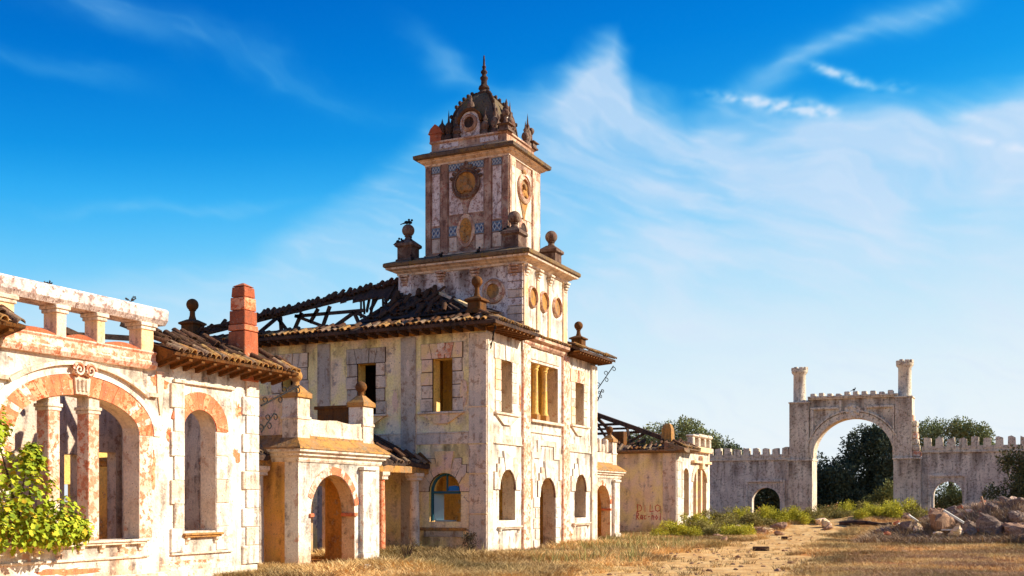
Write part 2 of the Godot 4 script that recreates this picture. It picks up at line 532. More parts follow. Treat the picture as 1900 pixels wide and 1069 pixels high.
func make_materials() -> void:
	texes.resize(recipes.size())
	var id := WorkerThreadPool.add_group_task(bake, recipes.size())
	WorkerThreadPool.wait_for_group_task_completion(id)
	var T := []
	for t in texes:
		T.append([ImageTexture.create_from_image(t[0]), ImageTexture.create_from_image(t[1])])
	M.white = surf("cream_render", T[0], 8.0)
	M.white_b = surf("cream_render_b", T[0], 6.0, Color(0.98, 0.94, 0.9), Vector3(0.37, 0.61, 0.2))
	M.cream = surf("warm_shade_render", T[1], 8.0)
	M.tan = surf("tan_render", T[1], 5.0, Color(0.96, 0.80, 0.60), Vector3(0.7, 0.4, 0.2))
	M.pink = surf("pinkish_render", T[1], 5.0, Color(0.96, 0.9, 0.92), Vector3(0.3, 0.2, 0.7))
	M.grey = surf("grey_render", T[2], 5.0, Color(0.98, 0.96, 0.92))
	M.grey_b = surf("pale_grey_render", T[2], 4.0, Color(1.15, 1.10, 1.03), Vector3(0.5, 0.3, 0.1))
	M.stone = surf("tower_stone", T[3], 4.0, Color(1.14, 1.12, 1.10))
	M.stone_l = surf("tower_stone_pale", T[3], 4.0, Color(1.34, 1.32, 1.26), Vector3(0.2, 0.7, 0.4))
	M.ledge = surf("sooty_ledge", T[9], 3.0, Color(1.12, 1.06, 1.0), Vector3(0.3, 0.6, 0.1))
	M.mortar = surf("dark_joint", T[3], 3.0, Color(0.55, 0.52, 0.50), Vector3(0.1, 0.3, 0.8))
	M.mortar_shade = surf("pinkish_joint_shade", T[3], 3.0, Color(1.05, 1.0, 0.95), Vector3(0.1, 0.3, 0.8))
	M.stone_d = surf("dark_tower_stone", T[3], 3.0, Color(0.80, 0.78, 0.76), Vector3(0.6, 0.3, 0.2))
	M.wash = surf("flaked_limewash", T[4], 4.0)
	M.ochre = surf("ochre_stone", T[5], 4.0)
	M.moss = surf("dark_lichen_stone", T[5], 3.0, Color(0.62, 0.56, 0.52), Vector3(0.4, 0.1, 0.3))
	M.gate = surf("grey_rubble_stone", T[6], 7.0, Color(1.02, 0.99, 0.93))
	M.gate_b = surf("bluish_grey_render", T[6], 6.0, Color(1.03, 1.0, 0.96), Vector3(0.6, 0.2, 0.3))
	M.brick = surf("brick", T[7], 4.0, Color(0.86, 0.82, 0.80))
	M.brick_b = surf("pale_brick", T[7], 3.0, Color(1.08, 1.06, 1.05), Vector3(0.3, 0.5, 0.2))
	M.peel = surf("peeling_render", T[14], 4.0)
	M.peel_b = surf("peeling_render_b", T[14], 3.0, Color(1.0, 0.78, 0.66), Vector3(0.4, 0.1, 0.6))
	M.tile_d = surf("sooty_tile", T[8], 1.4, Color(0.66, 0.58, 0.54), Vector3(0.6, 0.1, 0.3))
	M.tile = surf("roof_tile", T[8], 1.6)
	M.tile_b = surf("lichen_tile", T[8], 1.2, Color(1.2, 1.12, 0.86), Vector3(0.3, 0.2, 0.6))
	M.dome = surf("dome_slate", T[9], 2.4)
	M.wood = surf("charred_timber", T[10], 2.0)
	M.iron = std("wrought_iron", Color(0.13, 0.11, 0.11), 0.6)
	M.soil = surf("dry_soil", T[11], 6.0)
	M.rock = surf("broken_stone", T[12], 2.2, Color(0.98, 0.95, 0.92))
	M.rock_b = surf("pale_broken_stone", T[12], 1.8, Color(1.22, 1.10, 0.98), Vector3(0.3, 0.3, 0.6))
	M.yellow = surf("yellow_plaster", T[13], 3.0)
	M.azulejo = std("glazed_tile", Color.WHITE, 0.35)
	M.azulejo.albedo_texture = lattice()
	M.teal = std("teal_paint", Color(0.16, 0.36, 0.42), 0.6)
	M.blue = std("light_blue_board", Color(0.13, 0.47, 0.78), 0.6)
	M.pale_blue = std("pale_shutter_paint", Color(0.60, 0.70, 0.72), 0.7)
	M.paint = std("red_spray_paint", Color(0.78, 0.21, 0.19), 0.9)
	M.bird = std("dark_feathers", Color(0.10, 0.10, 0.12), 0.8)
	M.white_paint = std("white_stone", Color(0.88, 0.86, 0.80), 0.9)
	for k in [["leaf", 0.45], ["dark_leaf", 0.25], ["grass", 0.3], ["twig", 0.0]]:
		var m := std(k[0], Color.WHITE, 0.75)
		m.cull_mode = BaseMaterial3D.CULL_DISABLED
		if k[1] > 0.0:
			m.backlight_enabled = true
			m.backlight = Color(1, 1, 1) * k[1]
		M[k[0]] = m


# ------------------------------------------------------------------ the sky, by direction
var sky_noise: FastNoiseLite
var sky_fine: FastNoiseLite
const SKY_STOPS := [[-90.0, 0.80, 0.74, 0.66], [0.0, 0.95, 0.975, 0.99], [3.0, 0.93, 0.97, 0.99], [6.0, 0.865, 0.95, 0.99], [9.0, 0.75, 0.91, 0.99], [12.0, 0.58, 0.855, 0.995], [14.5, 0.40, 0.785, 0.99], [17.0, 0.21, 0.695, 0.97], [19.5, 0.07, 0.605, 0.93], [23.0, 0.01, 0.53, 0.895], [27.0, 0.0, 0.465, 0.85], [45.0, 0.04, 0.33, 0.68], [90.0, 0.06, 0.28, 0.6]]
const VEIL_TOP := [[-180.0, 19.0], [-120.0, 21.0], [-75.0, 18.0], [-50.0, 11.0], [-40.0, 12.5], [-36.0, 14.5], [-32.0, 17.6], [-29.0, 20.4], [-26.5, 21.2], [-24.0, 22.0], [-22.2, 23.0], [-20.6, 23.9], [-19.0, 22.0], [-15.8, 20.9], [-11.5, 20.7], [-8.5, 19.5], [-5.0, 18.9], [-2.0, 19.4], [3.0, 20.5], [12.0, 18.0], [30.0, 22.0], [60.0, 19.0], [120.0, 22.0], [180.0, 19.0]]


func veil_top(az: float) -> float:
	for i in VEIL_TOP.size() - 1:
		if az <= VEIL_TOP[i + 1][0]:
			return lerpf(VEIL_TOP[i][1], VEIL_TOP[i + 1][1], clampf((az - VEIL_TOP[i][0]) / (VEIL_TOP[i + 1][0] - VEIL_TOP[i][0]), 0.0, 1.0))
	return 19.0


func streak(az: float, el: float, x: float, y: float, tilt: float, long: float, wide: float) -> float:
	var dx := az - x
	var dy := el - y
	var c := cos(deg_to_rad(tilt))
	var s := sin(deg_to_rad(tilt))
	var p := (dx * c + dy * s) / long
	var q := (-dx * s + dy * c) / wide
	return exp(-p * p - q * q)


func sky_at(az: float, el: float, fine: bool) -> Color:   # degrees; az from -Z towards +X
	var c := Color(0, 0, 0)
	# farther from the sun the blue deepens
	var away := clampf((absf(wrapf(az - 62.0, -180.0, 180.0)) - 62.0) / 50.0, 0.0, 1.0)
	var e2 := el + clampf(el / 10.0, 0.0, 1.0) * (4.2 * away - 1.6)
	for i in SKY_STOPS.size() - 1:
		var p: Array = SKY_STOPS[i]
		var q: Array = SKY_STOPS[i + 1]
		if e2 <= q[0]:
			var k := clampf((e2 - p[0]) / (q[0] - p[0]), 0.0, 1.0)
			c = Color(lerpf(p[1], q[1], k), lerpf(p[2], q[2], k), lerpf(p[3], q[3], k))
			break
	if el < 0.0:
		return c
	c = c.lerp(Color(0.0, 0.25, 0.62), away * clampf((el - 15.0) / 10.0, 0.0, 1.0) * 0.34)
	# high thin cloud under a ragged upper edge, combed into fibres
	var wx := az + 3.0 * sky_noise.get_noise_2d(az * 0.8, el * 1.4)
	var wy := el + 1.9 * sky_noise.get_noise_2d(az * 0.8 + 300.0, el * 1.4)
	var along := wx * 0.94 - wy * 0.34
	var across := wx * 0.34 + wy * 0.94
	var n := 0.5 + 0.5 * sky_noise.get_noise_2d(along * 0.8, across * 1.9)
	var n2 := 0.5 + 0.5 * sky_noise.get_noise_2d(along * 1.5 + 91.0, across * 6.5)
	var top := veil_top(wx)
	var depth := top - wy
	var veil := smoothstep(-0.3, 2.4, depth) * (0.30 + 1.75 * n * n2 + 0.25 * n) * (1.0 - 0.45 * smoothstep(3.0, 11.0, depth))
	veil *= lerpf(0.42, 1.0, smoothstep(-31.0, -24.0, wx)) if wx < 12.0 else 0.8
	veil += 0.50 * streak(wx, wy, -8.2, 21.8, 19.0, 5.6, 0.75) * (0.3 + n2)       # a long finger to the right
	veil += 0.26 * streak(wx, wy, -4.0, 22.9, 20.0, 2.2, 0.6)
	veil += 0.36 * streak(wx, wy, -28.5, 22.2, -24.0, 2.2, 0.5)
	veil += 0.22 * streak(wx, wy, -41.0, 22.4, -13.0, 9.0, 0.7) * (0.3 + n2)
	veil += 0.20 * streak(wx, wy, -47.0, 24.2, -30.0, 4.0, 0.6)
	veil += 0.16 * streak(wx, wy, -48.5, 20.6, -6.0, 4.0, 0.6)
	veil += 0.14 * streak(wx, wy, -42.0, 14.5, 4.0, 5.0, 0.25)
	c = c.lerp(Color(0.92, 0.96, 0.99).lerp(Color(0.80, 0.885, 0.985), clampf((el - 5.0) / 11.0, 0.0, 1.0)), clampf(veil, 0.0, 0.86))
	# brighter wisps
	var px := az + 0.30 * (wx - az)
	var py := el + 0.22 * (wy - el)
	var wisp := 0.0
	wisp += streak(px, py, -13.4, 20.2, -9.0, 1.6, 0.22)
	wisp += streak(px, py, -11.2, 19.6, -13.0, 1.6, 0.34)
	wisp += 0.9 * streak(px, py, -9.3, 19.1, -18.0, 1.0, 0.36)
	wisp += 0.9 * streak(px, py, -8.6, 20.75, -24.0, 1.1, 0.22)
	wisp += 0.7 * streak(px, py, -7.3, 20.1, -26.0, 0.8, 0.22)
	wisp += 0.6 * streak(px, py, -5.6, 19.7, -10.0, 0.7, 0.24)
	wisp += 0.7 * streak(px, py, -1.2, 16.7, -16.0, 2.6, 0.2)
	wisp += 0.4 * streak(px, py, -2.6, 18.0, -26.0, 0.8, 0.18)
	if fine and wisp > 0.01:
		wisp *= 0.8 * clampf(0.75 + 1.2 * sky_fine.get_noise_2d(az * 9.0 - el * 3.0, el * 18.0), 0.0, 1.35)
	if fine:
		c = c.lerp(Color(0.84, 0.91, 0.99), clampf(veil * 0.9 * sky_fine.get_noise_2d(along * 2.6, across * 16.0), 0.0, 0.3))
	c = c.lerp(Color(0.91, 0.94, 1.0), clampf(wisp, 0.0, 0.8))
	return c


var sky_rows := []


func sky_row(y: int) -> void:   # the part of the sky in view, finer
	var out := PackedByteArray()
	out.resize(860 * 3)
	for x in 860:
		var c := sky_at(-64.0 + (x + 0.5) * 360.0 / 4096.0, 90.0 - (640 + y + 0.5) * 180.0 / 2048.0, true)
		var k := sky_fine.get_noise_2d(x * 97.3, y * 61.7) * 0.003   # dither
		for j in 3:
			out[x * 3 + j] = int(clampf(tone(c[j]) + k, 0.0, 1.0) * 255.0 + 0.5)
	sky_rows[y] = out


func tone(v: float) -> float:   # a displayed value to the sky's own value before exposure
	return Color(v, v, v).srgb_to_linear().r if false else pow(pow(maxf(v, 0.0), 2.2) / EXPOSURE, 1.0 / 2.2)


func make_sky() -> Image:
	sky_noise = FastNoiseLite.new()
	sky_noise.seed = 3
	sky_noise.frequency = 0.06
	sky_noise.fractal_octaves = 5
	sky_fine = FastNoiseLite.new()
	sky_fine.seed = 4
	sky_fine.frequency = 0.09
	sky_fine.fractal_octaves = 4
	var small := Image.create(1024, 512, false, Image.FORMAT_RGB8)
	for y in 512:
		for x in 1024:
			if y > 260:
				small.set_pixel(x, y, Color(tone(0.80), tone(0.74), tone(0.66)))
				continue
			var c := sky_at(wrapf((x + 0.5) * 360.0 / 1024.0, -180.0, 180.0), 90.0 - (y + 0.5) * 180.0 / 512.0, false)
			small.set_pixel(x, y, Color(tone(c.r), tone(c.g), tone(c.b)))
	small.resize(4096, 2048, Image.INTERPOLATE_CUBIC)
	sky_rows.resize(384)
	var id := WorkerThreadPool.add_group_task(sky_row, 384)
	WorkerThreadPool.wait_for_group_task_completion(id)
	var all := PackedByteArray()
	for r in sky_rows:
		all.append_array(r)
	var near := Image.create_from_data(860, 384, false, Image.FORMAT_RGB8, all)
	var x0 := int(fposmod(-64.0, 360.0) / 360.0 * 4096.0)
	small.blit_rect(near, Rect2i(0, 0, mini(860, 4096 - x0), 384), Vector2i(x0, 640))
	if x0 + 860 > 4096:
		small.blit_rect(near, Rect2i(4096 - x0, 0, 860 - (4096 - x0), 384), Vector2i(0, 640))
	return small


# ------------------------------------------------------------------ building parts that repeat
func tint_noise(sd: int, dark: Color, low: Color, top_y: float, low_y: float, amount := 0.5, ledges := []) -> Callable:   # damp foot, dirty head, patches, run-off below ledges [height, length, x from, x to]
	var f := FastNoiseLite.new()
	f.seed = sd
	f.frequency = 0.45
	f.fractal_octaves = 4
	return func(x: float, y: float) -> Color:
		var n := f.get_noise_2d(x * 1.6, y)
		var c := Color.WHITE.lerp(dark, clampf((n + 0.15) * 1.5, 0.0, 1.0) * amount)
		c = c.lerp(low, clampf((low_y - y + n * 1.2) / maxf(low_y, 0.01), 0.0, 1.0) * 0.7)
		c = c.lerp(dark, clampf((y - top_y + n * 0.8) / 0.7, 0.0, 1.0) * 0.8)
		for L in ledges:
			if y < L[0] + 0.02 and (L.size() < 4 or (x > L[2] and x < L[3])):
				var s := f.get_noise_2d(x * 11.0 + 31.0 * L[0], L[0] * 7.0) * 0.5 + f.get_noise_2d(x * 3.0, y * 0.6 + 50.0) * 0.7
				var reach: float = L[1] * (0.35 + 1.3 * clampf(s + 0.35, 0.0, 1.0))
				var k := clampf(1.0 - (L[0] - y) / reach, 0.0, 1.0) * clampf(0.35 + s * 2.2, 0.0, 1.0)
				c = c.lerp(Color(0.24, 0.205, 0.185), k * 0.88)
		return c


func blot(parent: Node, f: Transform3D, x: float, y: float, rx: float, ry: float, m: Material, z := 0.004, called := "bare_patch") -> void:   # a ragged patch where the render has gone
	var pts := PackedVector2Array()
	var o := rf(0, 100)
	for i in 30:
		var a := TAU * i / 30.0
		var k := 0.85 + 0.8 * gn.get_noise_2d(cos(a) * 5.0 + o, sin(a) * 5.0 + o) + 0.5 * gn.get_noise_2d(cos(a) * 22.0 + o, sin(a) * 22.0 + o)
		pts.append(Vector2(x + cos(a) * rx * k, y + sin(a) * ry * k))
	var b := nb(f)
	b.prism(pts, -0.03, z)
	part(b, called, m, parent)


func pick(mats: Array) -> Material:
	return mats[rng.randi() % mats.size()]


func ball_finial(parent: Node, base: Vector3, h: float, w: float, m: Material, called := "ball_finial", pedestal := 0.35) -> void:
	var b := nb()
	var p := h * pedestal
	var w2 := w / 2.0
	b.ring(base.x - w2, base.x + w2, base.z - w2, base.z + w2, [Vector2(0.05, base.y), Vector2(0.05, base.y + p * 0.25), Vector2(0.0, base.y + p * 0.3), Vector2(0.0, base.y + p * 0.85), Vector2(0.08, base.y + p * 0.93), Vector2(0.08, base.y + p * 1.05), Vector2(-w2 * 0.5, base.y + p * 1.3), Vector2(-w2 * 0.62, base.y + p * 1.3)])
	var f := part(b, called, m, parent)
	var r := w * 0.40
	var y1 := p * 1.25
	var q := nb()
	var prof := [Vector2(w2 * 0.55, y1), Vector2(w2 * 0.36, y1 + (h - y1) * 0.22), Vector2(r * 0.42, h - r * 2.05), Vector2(r * 0.62, h - r * 1.95), Vector2(r * 0.55, h - r * 1.86)]
	for i in range(1, 10):
		var a := PI * (1.0 - i / 9.5) * 0.93
		prof.append(Vector2(sin(a) * r, h - r + cos(a) * r))
	prof.append(Vector2(0.0, h))
	q.lathe(base, prof, 14)
	part(q, "ball", m, f)


var tile_mesh := []


func make_tile_meshes() -> void:   # half round barrel tiles, each one a little different
	for k in 4:
		var b := nb()
		var l := 0.46 + 0.03 * k
		var r0 := 0.105 - 0.004 * k
		var r1 := 0.085
		var seg := 6
		for i in seg:
			var a0 := PI * i / seg
			var a1 := PI * (i + 1) / seg
			var p0 := Vector3(cos(a0), sin(a0), 0)
			var p1 := Vector3(cos(a1), sin(a1), 0)
			b.tri3(p0 * r0, p1 * r0, p1 * r1 + Vector3(0, 0, -l), p0, p1, p1, Color.WHITE, Color.WHITE, Color.WHITE)
			b.tri3(p0 * r0, p1 * r1 + Vector3(0, 0, -l), p0 * r1 + Vector3(0, 0, -l), p0, p1, p0, Color.WHITE, Color.WHITE, Color.WHITE)
			b.quad(p0 * r0, p1 * r0, p1 * (r0 - 0.022), p0 * (r0 - 0.022), Vector3(0, 0, 1))
		tile_mesh.append(b.mesh())


# Rows of tiles up a roof strip. f: frame with x along the eave, y up, z outwards; the edge runs from x0 to x1 at height y, distance z.
func tiles(parent: Node, f: Transform3D, x0: float, x1: float, y: float, z: float, pitch: float, rows: int, mats: Array, wild := 1.0, keep := 0.95, pitch_at := 0.235) -> void:
	var n := int((x1 - x0) / pitch_at)
	var rest := []
	for r in rows:
		for i in n:
			if r > 0 and rng.randf() > keep - 0.1 - r * 0.14:
				continue
			if r == 0 and rng.randf() > keep:
				continue
			var bs := Basis(Vector3.UP, rf(-0.10, 0.10) * wild) * Basis(Vector3.RIGHT, pitch + rf(-0.06, 0.10) * wild) * Basis(Vector3.BACK, rf(-0.12, 0.12) * wild)
			var up := r * 0.36
			var at := Vector3(x0 + (i + 0.5) * (x1 - x0) / n + rf(-0.02, 0.02) * wild, y + up * sin(pitch) + 0.02 * r, z - up * cos(pitch) + rf(-0.04, 0.03) * wild)
			var tr := f * Transform3D(bs, at)
			if r == 0:
				copy(tile_mesh[rng.randi() % 4], "roof_tile", pick(mats), parent, tr)
			else:
				rest.append(tr)
	if rest.size() > 0:
		many(tile_mesh[0], rest, [], "upper_roof_tiles", M.tile_d, parent)


func rafter_tails(parent: Node, f: Transform3D, x0: float, x1: float, gap: float, z: float, y0: float, y1: float, m: Material) -> void:
	var n := int((x1 - x0) / gap)
	for i in n + 1:
		var x := lerpf(x0 + 0.06, x1 - 0.06, float(i) / n)
		var b := nb(f)
		b.hexa([Vector3(x - 0.05, y0 - 0.10, -0.02), Vector3(x + 0.05, y0 - 0.10, -0.02), Vector3(x + 0.05, y0 + 0.02, -0.02), Vector3(x - 0.05, y0 + 0.02, -0.02), Vector3(x - 0.05, y1 - 0.07, z), Vector3(x + 0.05, y1 - 0.07, z), Vector3(x + 0.05, y1 + 0.02, z), Vector3(x - 0.05, y1 + 0.02, z)])
		part(b, "rafter_tail", m, parent)


func blocks_down(parent: Node, f: Transform3D, x0: float, x1: float, y0: float, y1: float, n: int, z: float, mats: Array, zig := 0.0, side := 1.0, gap := 0.02, called := "quoin_block", joint: Material = null) -> void:   # a column of dressed blocks, alternately longer by zig
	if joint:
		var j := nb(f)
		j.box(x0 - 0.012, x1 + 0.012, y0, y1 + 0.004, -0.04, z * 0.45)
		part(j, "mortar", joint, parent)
	for i in n:
		var a := lerpf(y0, y1, float(i) / n)
		var c := lerpf(y0, y1, float(i + 1) / n)
		var e := zig if i % 2 == 0 else 0.0
		var b := nb(f)
		var zz := z + rf(-0.006, 0.008)
		b.box(x0 - (e if side < 0 else 0.0), x1 + (e if side > 0 else 0.0), a + gap / 2.0, c - gap / 2.0, -0.05, zz, 0.014)
		part(b, called, pick(mats), parent)


func fan(parent: Node, f: Transform3D, x0: float, x1: float, y0: float, y1: float, n: int, z: float, mats: Array, splay := 0.16, joint: Material = null) -> void:   # a flat arch of wedge blocks, the middle one proud
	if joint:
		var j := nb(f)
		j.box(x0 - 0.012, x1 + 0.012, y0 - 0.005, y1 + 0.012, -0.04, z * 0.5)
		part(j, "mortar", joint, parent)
	for i in n:
		var a := float(i) / n
		var c := float(i + 1) / n
		var g := 0.012
		var ta := lerpf(x0, x1, a)
		var tb := lerpf(x0, x1, c)
		var ba := lerpf(x0 + splay, x1 - splay, a) if i > 0 else x0
		var bb := lerpf(x0 + splay, x1 - splay, c) if i < n - 1 else x1
		var b := nb(f)
		b.prism(PackedVector2Array([Vector2(ba + g, y0), Vector2(bb - g, y0), Vector2(tb - g, y1), Vector2(ta + g, y1)]), -0.05, z + (0.035 if i == n / 2 else 0.0))
		part(b, "voussoir", pick(mats), parent)


# Wedge stones round an arched head; tops: heights at which each stone ends, outwards from the middle (stepped), or none for a smooth band of width w.
func voussoirs(parent: Node, f: Transform3D, cx: float, hw: float, ys: float, rise: float, w: float, n: int, z: float, mats: Array, gap := 0.05, a_from := 0.0, a_to := 1.0, called := "voussoir") -> void:
	var cuts := maxi(2, int(ceil(28.0 / n)))
	for i in n:
		var s0 := float(i) / n
		var s1 := float(i + 1) / n
		if s1 < a_from or s0 > a_to:
			continue
		var pts := PackedVector2Array()
		var a0 := PI * (1.0 - s0) - gap * PI / n / 2.0
		var a1 := PI * (1.0 - s1) + gap * PI / n / 2.0
		for j in cuts + 1:
			var an := lerpf(a0, a1, float(j) / cuts)
			pts.append(Vector2(cx + cos(an) * hw, ys + sin(an) * rise))
		for j in cuts + 1:
			var an := lerpf(a1, a0, float(j) / cuts)
			pts.append(Vector2(cx + cos(an) * (hw + w), ys + sin(an) * (rise + w)))
		var b := nb(f)
		b.prism(pts, -0.04, z + rf(-0.004, 0.006))
		part(b, called, pick(mats), parent)


func stepped_voussoirs(parent: Node, f: Transform3D, cx: float, hw: float, ys: float, rise: float, z: float, mats: Array, key_h: float, k := 1.0, side_x := 0.98, joint: Material = null) -> void:
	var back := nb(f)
	# keystone
	var b := nb(f)
	var kx := 0.235 * k
	var kt := 0.375 * k
	b.prism(PackedVector2Array([Vector2(cx - kx, ys + rise * 0.955), Vector2(cx, ys + rise + 0.004), Vector2(cx + kx, ys + rise * 0.955), Vector2(cx + kt, key_h), Vector2(cx - kt, key_h)]), -0.04, z + 0.03)
	part(b, "keystone", pick(mats), parent)
	# three stepped stones a side
	var tops := [key_h - 0.25, key_h - 0.47, key_h - 0.75]
	var angs := [70.0, 47.0, 25.0, 0.0]
	for sd in [-1.0, 1.0]:
		for i in 3:
			var a0: float = deg_to_rad(angs[i] - 1.2)
			var a1: float = deg_to_rad(angs[i + 1] + (1.2 if i < 2 else 0.0))
			var p0 := Vector2(cos(a0) * hw, ys + sin(a0) * rise)
			var pm := Vector2(cos((a0 + a1) / 2) * hw, ys + sin((a0 + a1) / 2) * rise)
			var p1 := Vector2(cos(a1) * hw, ys + sin(a1) * rise)
			var ox: float = [0.66, 0.84, side_x][i] * k
			var t: float = tops[i]
			var prev: float = [kt, 0.66 * k, 0.84 * k][i] + 0.012
			var poly := PackedVector2Array([p0, pm, p1])
			if i < 2:
				poly.append(Vector2(ox, maxf(tops[i + 1], p1.y + 0.02)))
				poly.append(Vector2(ox, t))
			else:
				poly.append(Vector2(ox, p1.y))
				poly.append(Vector2(ox, t))
			poly.append(Vector2(prev, t))
			var out := PackedVector2Array()
			for q in poly:
				out.append(Vector2(cx + q.x * sd, q.y))
			if joint:  # joints, plus a dark rim painting in the shadow edge of each stone
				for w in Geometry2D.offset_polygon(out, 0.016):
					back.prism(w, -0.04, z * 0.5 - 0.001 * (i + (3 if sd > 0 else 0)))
			var c := nb(f)
			c.prism(out, -0.04, z + rf(-0.004, 0.006))
			part(c, "voussoir", pick(mats), parent)
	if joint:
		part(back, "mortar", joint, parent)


func sill_with_apron(parent: Node, f: Transform3D, x0: float, x1: float, y: float, m: Material, m2: Material, drop := 0.33) -> void:
	var b := nb(f)
	b.box(x0, x1, y - 0.08, y, -0.2, 0.13, 0.015)
	var s := part(b, "sill", m, parent)
	var c := nb(f)
	var w := x1 - x0
	c.prism(PackedVector2Array([Vector2(x0 + 0.1, y - 0.082), Vector2(x0 + w * 0.36, y - 0.08 - drop), Vector2(x1 - w * 0.36, y - 0.08 - drop), Vector2(x1 - 0.1, y - 0.082)]), -0.02, 0.07)
	part(c, "apron", m2, s)


func bracket_sill(parent: Node, f: Transform3D, x0: float, x1: float, y: float, n: int, m: Material, m2: Material) -> void:
	var b := nb(f)
	b.box(x0, x1, y - 0.05, y, -0.25, 0.14, 0.012)
	b.box(x0 + 0.03, x1 - 0.03, y - 0.10, y - 0.052, -0.05, 0.10, 0.01)
	var s := part(b, "sill", m, parent)
	for i in n:
		var x := lerpf(x0 + 0.16, x1 - 0.16, float(i) / maxf(1, n - 1))
		var c := nb(f)
		c.sweep_x(PackedVector2Array([Vector2(-0.02, y - 0.102), Vector2(0.09, y - 0.102), Vector2(0.085, y - 0.15), Vector2(0.04, y - 0.19), Vector2(0.035, y - 0.24), Vector2(-0.02, y - 0.27)]), x - 0.045, x + 0.045)
		part(c, "bracket", m2, s)


func scroll_bracket(parent: Node, a: Vector3, b: Vector3, r: float) -> void:   # wrought iron stay with scrolls
	var q := nb()
	q.tube([a, b], 0.022, 0.022, 6)
	var d := (b - a).normalized()
	var side := d.cross(Vector3(0, 1, 0)).cross(d).normalized()
	for k in [[0.12, 1.0], [0.45, -1.0], [0.62, 1.0], [0.92, -1.0]]:
		var c: Vector3 = a.lerp(b, k[0]) + side * r * k[1]
		var pts := []
		for i in 11:
			var an := i * 0.62
			var rr := r * (1.0 - i * 0.055)
			pts.append(c + d * sin(an) * rr - side * k[1] * cos(an) * rr)
		q.tube(pts, 0.018, 0.012, 5)
	part(q, "iron_scroll_bracket", M.iron, parent)


func column(parent: Node, at: Vector3, h: float, r: float, m: Material, m2: Material, round := true) -> void:
	var b := nb()
	if round:
		b.lathe(at, [Vector2(r * 1.35, 0.0), Vector2(r * 1.35, 0.10), Vector2(r * 1.05, 0.16), Vector2(r, 0.24), Vector2(r * 1.02, h * 0.4), Vector2(r * 0.86, h - 0.24)], 16)
	else:
		b.box(at.x - r, at.x + r, at.y, at.y + h - 0.2, at.z - r, at.z + r, 0.02)
	var c := part(b, "column", m, parent)
	var k := nb()
	k.ring(at.x - r, at.x + r, at.z - r, at.z + r, [Vector2(-0.02, at.y + h - 0.26), Vector2(0.03, at.y + h - 0.24), Vector2(0.02, at.y + h - 0.16), Vector2(0.07, at.y + h - 0.10), Vector2(0.07, at.y + h)])
	part(k, "capital", m2, c)


